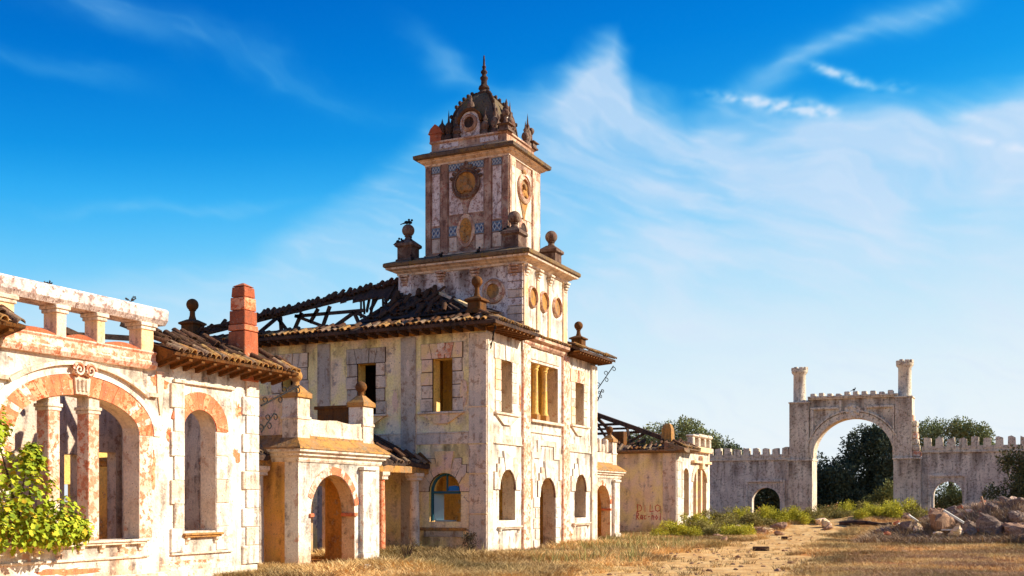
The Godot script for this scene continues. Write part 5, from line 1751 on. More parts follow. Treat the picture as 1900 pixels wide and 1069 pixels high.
	for k in [[35.44, 35.95], [37.45, 38.15]]:
		b = nb(g)
		b.box(k[0], k[1], 11.08, 14.44, -0.03, 0.07, 0.012)
		part(b, "pilaster_strip", M.stone_l, T)
		b = nb(g)
		b.box(k[0] + 0.1, k[1] - 0.1, 11.4, 14.1, -0.03, 0.085, 0.01)
		part(b, "wall_panel", M.white_b, T)
	b = nb(g)
	b.box(35.97, 37.43, 12.4, 14.15, -0.03, 0.02, 0.01)
	b.box(35.97, 36.35, 11.14, 12.38, -0.03, 0.02, 0.01)
	b.box(37.05, 37.43, 11.14, 12.38, -0.03, 0.02, 0.01)
	part(b, "wall_panel", M.white_b, T)
	medallion(T, g, Vector3(36.70, 13.5, 0.02), 0.56, 0.36, M.stone_l, M.ochre, "medallion", true)
	b = nb(g)
	b.prism(PackedVector2Array([Vector2(36.36, 13.05), Vector2(37.04, 13.05), Vector2(36.86, 12.7), Vector2(36.74, 12.32), Vector2(36.66, 12.32), Vector2(36.54, 12.7)]), -0.03, 0.05)
	b.ball(Vector3(36.7, 14.12, 0.05), Vector3(0.18, 0.12, 0.07), 8)
	part(b, "pendant", M.ochre, T)
	voussoirs(T, g, 36.7, 0.24, 12.0, 0.24, 0.12, 7, 0.04, [M.stone_l])
	b = nb(g)
	b.box(36.46, 36.94, 11.1, 12.0, -0.02, 0.012)
	b.prism(PackedVector2Array([Vector2(36.46, 12.0), Vector2(36.94, 12.0), Vector2(36.87, 12.17), Vector2(36.7, 12.24), Vector2(36.53, 12.17)]), -0.02, 0.012)
	part(b, "opening_shade_plate", M.wood, T)  # flat dark plate painted as the shade of an open archway
	# cornice, parapet
	b = nb()
	b.ring(-w1, -w0, -a1, -a0, [Vector2(0.0, 14.40), Vector2(0.05, 14.43), Vector2(0.05, 14.50), Vector2(0.18, 14.57), Vector2(0.20, 14.60), Vector2(0.28, 14.64)])
	part(b, "upper_cornice", M.grey_b, T)
	b = nb()
	b.ring(-w1, -w0, -a1, -a0, [Vector2(0.32, 14.643), Vector2(0.37, 14.68), Vector2(0.38, 14.80), Vector2(0.10, 14.93), Vector2(-0.2, 14.97)])
	part(b, "weathered_ledge", M.ledge, T)
	b = nb()
	b.ring(-w1 + 0.14, -w0 - 0.14, -a1 + 0.14, -a0 - 0.14, [Vector2(0.05, 14.9), Vector2(0.05, 15.02), Vector2(0.0, 15.06), Vector2(0.0, 15.30), Vector2(0.06, 15.34), Vector2(0.06, 15.40)])
	part(b, "parapet", M.stone_l, T)
	for k in [[-20.0, -19.2], [-18.3, -17.55]]:
		b = nb(flank(a0 + 0.14))
		b.box(k[0], k[1], 15.10, 15.28, -0.02, 0.02, 0.01)
		part(b, "wall_panel", M.wash, T)
	# dome with corner ribs
	var c := P(36.8, 18.74, 0.0)
	var hs := 0.92
	var prof := [Vector2(1.04, 15.360), Vector2(1.03, 15.776), Vector2(1.0, 16.059), Vector2(0.95, 16.324), Vector2(0.885, 16.532), Vector2(0.80, 16.721), Vector2(0.69, 16.900), Vector2(0.57, 17.061), Vector2(0.44, 17.193), Vector2(0.32, 17.297), Vector2(0.22, 17.373), Vector2(0.0, 17.411)]
	b = nb()
	for i in prof.size() - 1:
		var p: Vector2 = prof[i] * Vector2(hs, 1)
		var q: Vector2 = prof[i + 1] * Vector2(hs, 1)
		var pp: Vector2 = (prof[maxi(0, i - 1)]) * Vector2(hs, 1)
		var qq: Vector2 = (prof[mini(prof.size() - 1, i + 2)]) * Vector2(hs, 1)
		var na := (q - pp).normalized()
		var nb2 := (qq - p).normalized()
		for s in 4:
			var bs := Basis(Vector3.UP, s * PI / 2.0)
			var n0: Vector3 = bs * Vector3(0, -na.x, na.y)
			var n1: Vector3 = bs * Vector3(0, -nb2.x, nb2.y)
			b.tri3(c + bs * Vector3(-p.x, p.y, p.x), c + bs * Vector3(p.x, p.y, p.x), c + bs * Vector3(q.x, q.y, q.x), n0, n0, n1, Color.WHITE, Color.WHITE, Color.WHITE)
			b.tri3(c + bs * Vector3(-p.x, p.y, p.x), c + bs * Vector3(q.x, q.y, q.x), c + bs * Vector3(-q.x, q.y, q.x), n0, n1, n1, Color.WHITE, Color.WHITE, Color.WHITE)
	var dome := part(b, "dome", M.dome, T)
	for s in 4:
		var bs := Basis(Vector3.UP, s * PI / 2.0)
		var path := []
		for p in prof.slice(0, 11):
			path.append(c + bs * Vector3(p.x * hs, p.y, p.x * hs))
		var q := nb()
		q.tube(path, 0.06, 0.045, 7)
		var rib := part(q, "rib", M.wood, T)
		for i in range(1, 10, 1):
			var d := bs * Vector3(1, 0, 1).normalized()
			if i % 2 == 1 or i > 5:
				q = nb()
				q.ball(path[i] + d * 0.06 + Vector3(0, 0.03, 0), Vector3(0.08, 0.09, 0.08), 7)
				part(q, "crocket", M.wood, rib)
	b = nb()
	b.lathe(c, [Vector2(0.27, 17.325), Vector2(0.28, 17.405), Vector2(0.19, 17.465), Vector2(0.16, 17.525), Vector2(0.22, 17.585), Vector2(0.20, 17.665), Vector2(0.12, 17.745), Vector2(0.11, 17.905), Vector2(0.15, 17.965), Vector2(0.15, 18.025), Vector2(0.08, 18.085), Vector2(0.08, 18.145), Vector2(0.13, 18.205), Vector2(0.12, 18.265), Vector2(0.06, 18.325), Vector2(0.06, 18.385), Vector2(0.085, 18.425), Vector2(0.045, 18.485), Vector2(0.03, 18.835), Vector2(0.0, 18.905)], 14)
	part(b, "spire", M.wood, T)
	# dormers
	for k in [[flank(35.86), -18.82], [front(17.8), 36.82]]:
		var fr: Transform3D = k[0]
		var x: float = k[1]
		b = nb(fr)
		var o := PackedVector2Array([Vector2(x - 0.42, 15.36), Vector2(x + 0.42, 15.36)])
		for i in 13:
			var an := PI * i / 12.0
			o.append(Vector2(x + cos(an) * 0.42, 16.0 + sin(an) * 0.42))
		b.prism(o, -0.75, 0.08)
		var d := part(b, "dormer", M.wash, T)
		voussoirs(d, fr, x, 0.42, 16.0, 0.42, 0.10, 1, 0.16, [M.moss], 0.0, 0.0, 1.0, "dormer_hood")
		medallion(T, fr, Vector3(x, 15.98, 0.08), 0.33, 0.21, M.stone_l, M.wood, "round_window")
		for s in [-1.0, 1.0]:
			var q := nb(fr)
			q.box(x + s * 0.6 - 0.12, x + s * 0.6 + 0.12, 15.36, 15.90, -0.3, 0.1, 0.012)
			q.prism(PackedVector2Array([Vector2(x + s * 0.5, 15.36), Vector2(x + s * 0.95, 15.36), Vector2(x + s * 0.88, 15.54), Vector2(x + s * 0.74, 15.62), Vector2(x + s * 0.66, 15.85), Vector2(x + s * 0.5, 15.85)]), -0.25, 0.06)
			q.t = q.t * Transform3D(Basis.IDENTITY, Vector3(x + s * 0.6, 15.90, -0.1))
			q.lathe(Vector3.ZERO, [Vector2(0.15, 0.0), Vector2(0.17, 0.06), Vector2(0.08, 0.14), Vector2(0.13, 0.25), Vector2(0.12, 0.34), Vector2(0.05, 0.42), Vector2(0.04, 0.58), Vector2(0.0, 0.66)], 9)
			part(q, "pinnacle", M.stone_d, d)
		var q2 := nb(fr * Transform3D(Basis.IDENTITY, Vector3(x, 16.46, 0.0)))
		q2.lathe(Vector3.ZERO, [Vector2(0.16, 0.0), Vector2(0.12, 0.1), Vector2(0.15, 0.18), Vector2(0.13, 0.28), Vector2(0.05, 0.36), Vector2(0.06, 0.44), Vector2(0.03, 0.54), Vector2(0.0, 0.62)], 9)
		q2.ball(Vector3(-0.2, -0.05, 0.0), Vector3(0.1, 0.1, 0.08), 7)
		q2.ball(Vector3(0.2, -0.05, 0.0), Vector3(0.1, 0.1, 0.08), 7)
		part(q2, "dormer_finial", M.stone_d, d)
	for k in [[35.68, 19.3, 0.55], [35.68, 18.12, 0.8], [35.68, 17.72, 1.05], [36.05, 17.28, 1.1], [36.22, 17.28, 0.75], [37.42, 17.28, 0.8], [37.62, 17.28, 1.15], [37.92, 18.2, 0.9]]:
		var q := nb()
		var h: float = k[2]
		q.lathe(P(k[0], k[1], 15.36), [Vector2(0.15, 0.0), Vector2(0.15, 0.16), Vector2(0.09, 0.22), Vector2(0.16, 0.22 + h * 0.18), Vector2(0.13, 0.22 + h * 0.34), Vector2(0.06, 0.22 + h * 0.42), Vector2(0.09, 0.22 + h * 0.52), Vector2(0.04, 0.22 + h * 0.62), Vector2(0.0, 0.2 + h)], 9)
		part(q, "pinnacle", M.stone_d, T)
	ball_finial(T, P(35.68, 17.28, 15.38), 0.85, 0.36, M.stone_d, "corner_finial", 0.3)
	ball_finial(T, P(37.92, 17.28, 15.38), 0.85, 0.34, M.stone_d, "corner_finial", 0.3)
	ball_finial(T, P(37.92, 20.25, 15.38), 0.85, 0.34, M.stone_d, "corner_finial", 0.3)
	b = nb(flank(35.55))
	b.box(-20.42, -19.94, 15.38, 15.70, -0.4, 0.0, 0.015)
	b.prism(PackedVector2Array([Vector2(-20.48, 15.70), Vector2(-19.88, 15.70), Vector2(-19.98, 15.9), Vector2(-20.18, 16.06), Vector2(-20.38, 15.9)]), -0.42, 0.02, true)
	part(b, "gabled_corner_block", M.brick, T)
	for k in [[35.6, 19.98, 0.95], [35.6, 19.70, 1.25]]:
		var q := nb()
		q.lathe(P(k[0] + 0.15, k[1], 15.36), [Vector2(0.17, 0.0), Vector2(0.19, 0.18), Vector2(0.10, 0.3), Vector2(0.17, 0.5), Vector2(0.13, 0.66), Vector2(0.05, 0.76), Vector2(0.0, k[2])], 8)
		part(q, "pinnacle", M.wood, T)


# ------------------------------------------------------------------ gateway and battlemented walls
func gateway() -> void:
	var T := thing("gateway", "tall grey stone gateway arch with two battlemented turrets", "gateway", P(72.0, 10.05, 0.6))
	var f := flank(72.0)
	var tn := tint_noise(301, lin(0.66, 0.60, 0.56), lin(0.9, 0.88, 0.86), 8.1, 1.2, 0.7, [[8.4, 1.2], [4.42, 1.5]])
	var b := nb(f)
	b.wall(-13.0, -7.2, 0.0, 8.4, -1.1, 0.0, [op(-12.54, -7.56, 0.0, 4.62, 2.52)], tn, 0.22)
	part(b, "arch_wall", M.gate, T)
	for k in [[-14.07, -12.552, -14.04, -12.79, -13.5, 8.3], [-7.548, -5.94, -7.45, -6.45, -6.94, 8.42]]:
		b = nb(f)
		b.wall(k[0], k[1], 0.0, 4.42, -1.4, 0.34, [], tn, 0.22)
		b.box(k[0] - 0.05, k[1] + 0.05, 4.422, 4.56, -1.45, 0.40, 0.02)
		var lo := part(b, "lower_pier", M.gate, T)
		b = nb(f)
		b.wall(k[2], k[3], 4.56, k[5] - 0.10, -1.3, 0.24, [], tn, 0.22)
		b.box(k[2] - 0.05, k[3] + 0.05, k[5] - 0.10, k[5], -1.34, 0.29, 0.02)
		part(b, "upper_pier", M.gate, T)
		b = nb()
		var at := Vector3(k[4], k[5], -72.0 - 0.45)
		b.lathe(at, [Vector2(0.47, 0.0), Vector2(0.41, 0.06), Vector2(0.40, 1.82), Vector2(0.50, 1.94), Vector2(0.53, 2.02), Vector2(0.53, 2.12), Vector2(0.0, 2.12)], 12)
		var tu := part(b, "turret", M.gate, T)
		for i in 8:
			var an := TAU * (i + 0.5) / 8.0
			var q := nb(Transform3D(Basis(Vector3.UP, -an), at + Vector3(cos(an) * 0.43, 2.1, sin(an) * 0.43)))
			q.box(-0.09, 0.1, 0.0, 0.24 + rf(-0.04, 0.03), -0.12, 0.12, 0.03)
			part(q, "merlon", M.gate, tu)
	b = nb(f)
	b.box(-12.88, -7.3, 8.402, 8.50, -1.2, 0.12, 0.02)
	b.box(-12.88, -7.3, 8.502, 8.62, -1.25, 0.18, 0.02)
	var co := part(b, "cornice", M.gate, T)
	for i in 10:
		var x := lerpf(-12.55, -7.75, i / 9.0)
		b = nb(f)
		b.box(x - 0.16, x + 0.16, 8.6, 8.84 + rf(-0.09, 0.04), -0.5, 0.14, 0.04)
		part(b, "merlon", M.gate, co)
	voussoirs(T, f, -10.05, 2.5, 4.62, 2.53, 0.36, 1, 0.14, [M.gate], 0.0, 0.0, 1.0, "archivolt")
	voussoirs(T, f, -10.05, 2.92, 4.62, 2.95, 0.09, 1, 0.20, [M.gate], 0.0, 0.0, 1.0, "archivolt_rim")
	for k in [[-12.72, -12.5, 4.6, 7.75], [-7.62, -7.5, 4.6, 7.75]]:
		b = nb(f)
		b.box(k[0], k[1], k[2], k[3], -0.03, 0.14, 0.02)
		part(b, "strip", M.gate, T)
	b = nb(f)
	b.box(-12.72, -10.91, 7.752, 7.9, -0.03, 0.14, 0.02)
	b.box(-9.19, -7.5, 7.752, 7.9, -0.03, 0.14, 0.02)
	b.box(-10.9, -10.75, 7.3, 8.3, -0.03, 0.10, 0.02)
	b.box(-9.35, -9.2, 7.3, 8.3, -0.03, 0.10, 0.02)
	part(b, "spandrel_moulding", M.gate, T)
	b = nb(f)
	b.prism(PackedVector2Array([Vector2(-10.4, 7.1), Vector2(-9.7, 7.1), Vector2(-9.55, 7.8), Vector2(-10.05, 8.0), Vector2(-10.55, 7.8)]), -0.03, 0.2)
	for i in 9:
		b.ball(Vector3(-10.05 + rf(-0.35, 0.35), 7.6 + rf(-0.35, 0.3), 0.2), Vector3(0.13, 0.13, 0.08), 7)
	part(b, "carved_keystone", M.gate, T)
	for i in 7:   # the broken stub of wall on the right hand pier
		b = nb(f)
		var y := 4.6 + i * 0.38
		b.box(-6.46, -6.1 + rf(-0.18, 0.16) - i * 0.02, y, y + 0.36, -1.0, 0.05, 0.05)
		part(b, "broken_masonry", M.peel if i % 3 == 0 else M.gate, T)
	battlement("grey battlemented wall between the far pavilion and the gateway", -19.9, -14.08, 4.52, 4.92, 5.38, -16.62, -14.76, 1.78, 0.92, 9, -17.05, -14.4, 3.06)
	battlement("bluish battlemented wall right of the gateway behind the rubble", -5.93, 3.0, 4.82, 5.24, 5.78, -5.22, -3.56, 2.15, 0.88, 13, -5.55, -3.3, 3.32)


func battlement(label: String, x0: float, x1: float, yc: float, ym: float, yt: float, a0: float, a1: float, ys: float, rise: float, n: int, fx0: float, fx1: float, fy: float) -> void:
	var T := thing("battlement_wall", label, "wall", P(72.3, -(x0 + x1) / 2.0, 0.6))
	var f := flank(72.3)
	var b := nb(f)
	b.wall(x0, x1, 0.0, yc, -0.55, 0.0, [op(a0, a1, 0.0, ys, rise)], tint_noise(int(x0 * 7.0) + 500, lin(0.66, 0.66, 0.70), lin(0.9, 0.88, 0.88), yc - 0.3, 1.0, 0.7, [[yc, 1.4]]), 0.2)
	part(b, "wall", M.gate_b, T)
	b = nb(f)
	b.box(x0, x1, yc + 0.002, yc + 0.10, -0.65, 0.10, 0.015)
	b.box(x0, x1, yc + 0.102, ym, -0.5, 0.03, 0.01)
	part(b, "parapet", M.gate, T)
	var p := (x1 - x0) / n
	for i in n:
		var x := x0 + (i + 0.5) * p
		b = nb(f)
		b.prism(PackedVector2Array([Vector2(x - p * 0.33, ym - 0.16), Vector2(x + p * 0.33, ym - 0.16), Vector2(x + p * 0.31, yt + rf(-0.14, 0.03)), Vector2(x + p * rf(-0.1, 0.1), yt + rf(-0.10, 0.04)), Vector2(x - p * 0.31, yt + rf(-0.14, 0.03))]), -0.44, 0.07, true)
		part(b, "merlon", M.gate, T)
	b = nb(f)
	b.box(fx0, fx0 + 0.16, 0.6, fy, -0.03, 0.10, 0.015)
	b.box(fx1 - 0.16, fx1, 0.6, fy, -0.03, 0.10, 0.015)
	b.box(fx0, fx1, fy + 0.002, fy + 0.15, -0.03, 0.12, 0.015)
	part(b, "arch_frame", M.gate_b, T)


# ------------------------------------------------------------------ ground
var gn: FastNoiseLite


func bump(u: float, v: float, cu: float, cv: float, su: float, sv: float, h: float) -> float:
	return h * exp(-pow((u - cu) / su, 2.0) - pow((v - cv) / sv, 2.0))


func ground_h(u: float, v: float) -> float:
	var h := 0.9 * smoothstep(48.0, 68.0, u) * smoothstep(17.6, 15.2, v)
	h += bump(u, v, 53.0, 14.8, 2.6, 1.6, 0.22) + bump(u, v, 57.5, 12.8, 3.0, 2.4, 0.30) + bump(u, v, 60.0, 7.6, 3.0, 2.6, 0.42)
	h += bump(u, v, 57.0, 4.6, 3.0, 2.0, 0.30) + bump(u, v, 51.8, 1.6, 2.4, 2.6, 1.0) + bump(u, v, 52.0, -2.5, 3.5, 3.5, 1.15) + bump(u, v, 51.2, 4.8, 1.0, 1.2, 0.3)
	h += 0.05 * gn.get_noise_2d(u * 3.0, v * 3.0) * smoothstep(20.0, 30.0, u)
	return h


func path_mask(u: float, v: float) -> float:
	var cv := 7.4 + 1.9 * smoothstep(24.0, 40.0, u) + 0.6 * smoothstep(40.0, 52.0, u) - 1.6 * smoothstep(52.0, 66.0, u)
	var w := 2.9 - 0.9 * smoothstep(26.0, 46.0, u) - 0.6 * smoothstep(46.0, 60.0, u)
	var d := absf(v - cv) / (w * 0.98) + 0.6 * gn.get_noise_2d(u * 2.2, v * 2.2) + 0.25 * gn.get_noise_2d(u * 9.0 + 50.0, v * 9.0)
	return 1.0 - smoothstep(0.75, 1.25, d)


func foot_mask(u: float, v: float) -> float:   # the bare strip in front of the walls
	var line := 17.3
	if u > 31.0 and u < 43.0:
		line = 15.95
	elif u < 21.6:
		line = 16.7
	return (1.0 - smoothstep(0.2, 0.9, absf(v - line + 0.45) + 0.4 * gn.get_noise_2d(u * 4.0, v * 4.0))) * (1.0 - smoothstep(54.0, 57.0, u))


func ground() -> void:
	var us := []
	var vs := []
	for k in [[-400.0, -40.0, 60.0], [-40.0, 20.0, 4.0], [20.0, 66.0, 0.4], [66.0, 120.0, 3.0], [120.0, 300.0, 30.0], [300.0, 1500.0, 300.0]]:
		var x: float = k[0]
		while x < k[1] - 0.01:
			us.append(x)
			x += k[2]
	for k in [[-1500.0, -150.0, 150.0], [-150.0, -10.0, 10.0], [-10.0, 21.0, 0.4], [21.0, 60.0, 3.0], [60.0, 300.0, 30.0], [300.0, 1800.0, 300.0]]:
		var x: float = k[0]
		while x < k[1] - 0.01:
			vs.append(x)
			x += k[2]
	var G := nb()
	var W := nb()
	var pts := []
	var cols := []
	var nrm := []
	var mk := []
	for u in us:
		var a := []
		var c := []
		var n := []
		var m := []
		for v in vs:
			var h := ground_h(u, v)
			a.append(P(u, v, h))
			n.append(Vector3(ground_h(u, v + 0.3) - h, 0.3, ground_h(u + 0.3, v) - h).normalized())
			var p := path_mask(u, v) if u < 120.0 else 0.0
			var ft := foot_mask(u, v) if u < 60.0 else 0.0
			var k := 0.5 + 0.5 * gn.get_noise_2d(u * 1.3, v * 1.3)
			var q := lin(0.58, 0.38, 0.20).lerp(lin(0.94, 0.62, 0.33), k)
			q = q.lerp(lin(1.30, 1.12, 0.92), clampf(p + ft * 0.8, 0.0, 1.0))
			q = q.lerp(lin(0.42, 0.33, 0.22), smoothstep(0.25, 0.7, ground_h(u, v)) * 0.6 * (1.0 - p))
			c.append(q)
			m.append(p)
		pts.append(a)
		cols.append(c)
		nrm.append(n)
		mk.append(m)
	for i in us.size() - 1:
		for j in vs.size() - 1:
			var on_path: bool = mk[i][j] + mk[i + 1][j + 1] > 1.0
			var b := W if on_path else G
			b.tri3(pts[i][j], pts[i + 1][j], pts[i + 1][j + 1], nrm[i][j], nrm[i + 1][j], nrm[i + 1][j + 1], cols[i][j], cols[i + 1][j], cols[i + 1][j + 1])
			b.tri3(pts[i][j], pts[i + 1][j + 1], pts[i][j + 1], nrm[i][j], nrm[i + 1][j + 1], nrm[i][j + 1], cols[i][j], cols[i + 1][j + 1], cols[i][j + 1])
	tag(part(G, "ground", M.soil), "dry ochre ground around the ruins", "", "", "structure")
	tag(part(W, "dirt_path", M.soil), "pale trodden dirt track across the dry grass", "", "", "structure")


# ------------------------------------------------------------------ plants
var nth := []
func tuft_mesh(n: int, h: float, w: float, lean: float) -> ArrayMesh:
	var b := nb()
	for i in n:
		var a := rf(0, TAU)
		var r := rf(0.0, 0.16)
		var p := Vector3(cos(a) * r, -0.02, sin(a) * r)
		var hh := h * rf(0.55, 1.1)
		var d := Vector3(cos(a + rf(-0.8, 0.8)), 0, sin(a + rf(-0.8, 0.8))) * lean * hh * rf(0.3, 1.2)
		var side := Vector3(-sin(a), 0, cos(a)).rotated(Vector3.UP, rf(-1.5, 1.5)) * w
		var mid := p + d * 0.35 + Vector3(0, hh * 0.6, 0)
		var tip := p + d + Vector3(0, hh, 0)
		var nn := side.cross(Vector3.UP).normalized()
		b.col = Color(1, 1, 1) * rf(0.7, 1.15)
		b.quad(p - side, p + side, mid + side * 0.7, mid - side * 0.7, nn)
		b.tri(mid - side * 0.7, mid + side * 0.7, tip, nn)
	return b.mesh()


func in_building(u: float, v: float) -> bool:
	if u > 31.7 and u < 43.0: return v > 16.1
	if u < 21.6: return v > 16.9
	if u > 23.4 and u < 27.9: return v > 17.4
	if u > 44.7 and u < 49.1: return v > 17.4
	if u > 56.0: return v > 16.8
	return v > 20.5


func grasses() -> void:
	var gold := []
	var gold_c := []
	var brown := []
	var brown_c := []
	var ca := cos(deg_to_rad(CAM_TURN))
	var sa := sin(deg_to_rad(CAM_TURN))
	for i in 95000:
		var z := 24.5 + 36.0 * pow(rng.randf(), 1.25)
		var s := rf(-0.27, 0.52) * z
		var u := z * ca + s * sa
		var v := z * sa - s * ca
		if in_building(u, v):
			continue
		var pm := path_mask(u, v)
		var ft := foot_mask(u, v)
		var n := gn.get_noise_2d(u * 2.6 + 40.0, v * 2.6)
		var keep := clampf(0.62 + n * 1.3, 0.08, 1.0) * (1.0 - 0.985 * pm) * (1.0 - 0.75 * ft)
		if v > 10.0 and u < 46.0:
			keep = clampf(keep * 1.7, 0.0, 1.0) if pm < 0.3 else keep
		if rng.randf() > keep:
			continue
		var right := smoothstep(6.0, 3.0, v) * (1.0 - smoothstep(36.0, 46.0, u))
		var sc := rf(0.6, 1.2) * (1.0 + 0.9 * clampf(gn.get_noise_2d(u * 1.7, v * 1.7 + 77.0) * 2.0, 0.0, 1.0) if v > 10.0 else 0.85)
		if right > 0.3:
			sc *= 0.75
		var t := Transform3D(Basis(Vector3.UP, rf(0, TAU)).scaled(Vector3(1.1, 1.0, 1.1) * sc), P(u, v, ground_h(u, v)))
		var patch := 0.5 + 0.5 * gn.get_noise_2d(u * 4.0 - 90.0, v * 4.0)
		if rng.randf() < right * clampf(patch * 2.6 - 0.7, 0.0, 0.95):
			brown.append(t)
			brown_c.append(lin(0.34, 0.20, 0.11).lerp(lin(0.60, 0.36, 0.18), rng.randf()))
		else:
			gold.append(t)
			var c := lin(0.92, 0.56, 0.20).lerp(lin(0.56, 0.33, 0.11), rng.randf())
			c = c.lerp(lin(0.36, 0.29, 0.08), clampf(0.1 + n * 1.6, 0.0, 1.0) * rf(0.1, 0.8))
			c = c.lerp(lin(0.88, 0.68, 0.36), rf(0.0, 0.45))
			c = c * lerpf(0.45, 1.12, clampf(0.5 + 2.0 * gn.get_noise_2d(u * 1.9 + 11.0, v * 1.9), 0.0, 1.0))
			gold_c.append(c)
	for i in 900:   # tall stalks at the wall foot and in the open gallery
		var u := rf(27.9, 31.7)
		var v := rf(17.4, 20.2)
		gold.append(Transform3D(Basis(Vector3.UP, rf(0, TAU)).scaled(Vector3.ONE * rf(0.8, 1.6)), P(u, v, -0.02)))
		gold_c.append(lin(0.55, 0.42, 0.22).lerp(lin(0.40, 0.30, 0.12), rng.randf()))
	for i in 1100:   # pinkish brown dead brush over the heap
		var u := rf(49.5, 54.0)
		var v := rf(-3.0, 3.4)
		brown.append(Transform3D(Basis(Vector3.UP, rf(0, TAU)).scaled(Vector3(1.6, 2.6, 1.6) * rf(0.7, 1.3)), P(u, v, ground_h(u, v) - 0.03)))
		brown_c.append(lin(0.40, 0.27, 0.20).lerp(lin(0.60, 0.45, 0.32), rng.randf()))
	for i in 2600:
		var u := rf(46.5, 54.5)
		var v := rf(-3.0, 6.2)
		brown.append(Transform3D(Basis(Vector3.UP, rf(0, TAU)).scaled(Vector3.ONE * rf(0.9, 2.4)), P(u, v, ground_h(u, v))))
		brown_c.append(lin(0.30, 0.19, 0.12).lerp(lin(0.52, 0.36, 0.2), rng.randf()))
	var green := []
	var green_c := []
	for i in 900:   # greener and taller weeds here and there
		var u := rf(24.5, 47.0)
		var v := rf(9.0, 16.5)
		if in_building(u, v + 0.3) or path_mask(u, v) > 0.3 or gn.get_noise_2d(u * 2.2 + 5.0, v * 2.2) < 0.10:
			continue
		green.append(Transform3D(Basis(Vector3.UP, rf(0, TAU)).scaled(Vector3.ONE * rf(0.7, 1.7)), P(u, v, ground_h(u, v))))
		green_c.append(lin(0.26, 0.24, 0.06).lerp(lin(0.52, 0.40, 0.16), rng.randf()))
	tag(many(tuft_mesh(9, 0.36, 0.008, 0.8), green, green_c, "tall_weeds", M.grass), "taller olive weeds among the dry grass", "", "", "stuff")
	tag(many(tuft_mesh(20, 0.19, 0.009, 1.2), gold, gold_c, "dry_grass", M.grass), "golden dry grass over the open ground", "", "", "stuff")
	tag(many(tuft_mesh(20, 0.19, 0.010, 1.5), brown, brown_c, "brown_weeds", M.grass), "low brown dead weeds at the lower right", "", "", "stuff")


func clump_mesh(n: int, r: float, leaf: float, long := 1.7) -> ArrayMesh:   # a spray of small leaves
	var b := nb()
	for i in n:
		var d := Vector3(rf(-1, 1), rf(-1, 1), rf(-1, 1))
		if d.length() > 1.0:
			d = d.normalized() * rf(0.4, 1.0)
		var c := d * r
		var dir := (d + Vector3(rf(-0.8, 0.8), rf(-0.4, 0.8), rf(-0.8, 0.8))).normalized()
		var s := dir.cross(Vector3(rf(-1, 1), rf(-1, 1), rf(-1, 1))).normalized()
		var l := leaf * rf(0.7, 1.3)
		var w := l / long / 2.0
		var nn := dir.cross(s)
		b.col = Color(1, 1, 1) * rf(0.7, 1.2)
		b.tri(c, c + dir * l * 0.5 + s * w + nn * w * 0.3, c + dir * l, nn)
		b.tri(c, c + dir * l, c + dir * l * 0.5 - s * w + nn * w * 0.3, nn)
	return b.mesh()


func crown(T: Node, lobes: Array, per: int, clump: ArrayMesh, a: Color, b2: Color, mat: Material, size := 1.0, gaps := 7.0) -> void:   # lobes: [centre, radii]
	var pl := []
	var cl := []
	for L in lobes:
		var r: Vector3 = L[1]
		var n := int(per * L[2]) if L.size() > 2 else per
		for i in n:
			var d := Vector3(rng.randfn(), rng.randfn(), rng.randfn()).normalized() * pow(rng.randf(), 0.32)
			d *= 1.0 + 0.28 * gn.get_noise_3d(d.x * 30.0 + r.x * 50.0, d.y * 30.0, d.z * 30.0)
			var w: Vector3 = L[0] + d * r
			var g := gn.get_noise_3d(w.x * gaps, w.y * gaps, w.z * gaps)
			if g < -0.09:
				continue
			pl.append(Transform3D(Basis(Vector3(rf(-1, 1), rf(-1, 1), rf(-1, 1)).normalized(), rf(0, TAU)).scaled(Vector3.ONE * size * rf(0.7, 1.25)), L[0] + d * r))
			cl.append(a.lerp(b2, clampf(rng.randf() * 0.6 + 0.25 + g * 1.2, 0.0, 1.0)) * rf(0.8, 1.2))
	many(clump, pl, cl, "crown", mat, T)


func tree(label: String, at: Vector3, lobes: Array, per: int, clump: ArrayMesh, a: Color, b2: Color, trunk_r: float, size := 1.0, group := "") -> void:   # lobes given relative to the foot
	var T := thing("tree", label, "tree", at, group)
	var b := nb()
	var top := Vector3.ZERO
	for L in lobes:
		top += L[0] / lobes.size()
	b.tube([at - Vector3(0, 0.3, 0), at + Vector3(top.x * 0.2, top.y * 0.35, top.z * 0.2), at + top * Vector3(0.6, 0.7, 0.6)], trunk_r, trunk_r * 0.6, 9)
	for L in lobes:
		var c: Vector3 = L[0]
		var k := at + Vector3(top.x * 0.2, top.y * rf(0.35, 0.6), top.z * 0.2)
		b.tube([k, k.lerp(at + c, 0.55) + Vector3(rf(-0.2, 0.2), 0.2, rf(-0.2, 0.2)), at + c + Vector3(0, L[1].y * 0.4, 0)], trunk_r * 0.5, trunk_r * 0.12, 6)
	part(b, "trunk", M.wood, T)
	var moved := []
	for L in lobes:
		var q: Array = L.duplicate()
		q[0] = L[0] + at
		moved.append(q)
	crown(T, moved, per, clump, a, b2, M.dark_leaf, size)


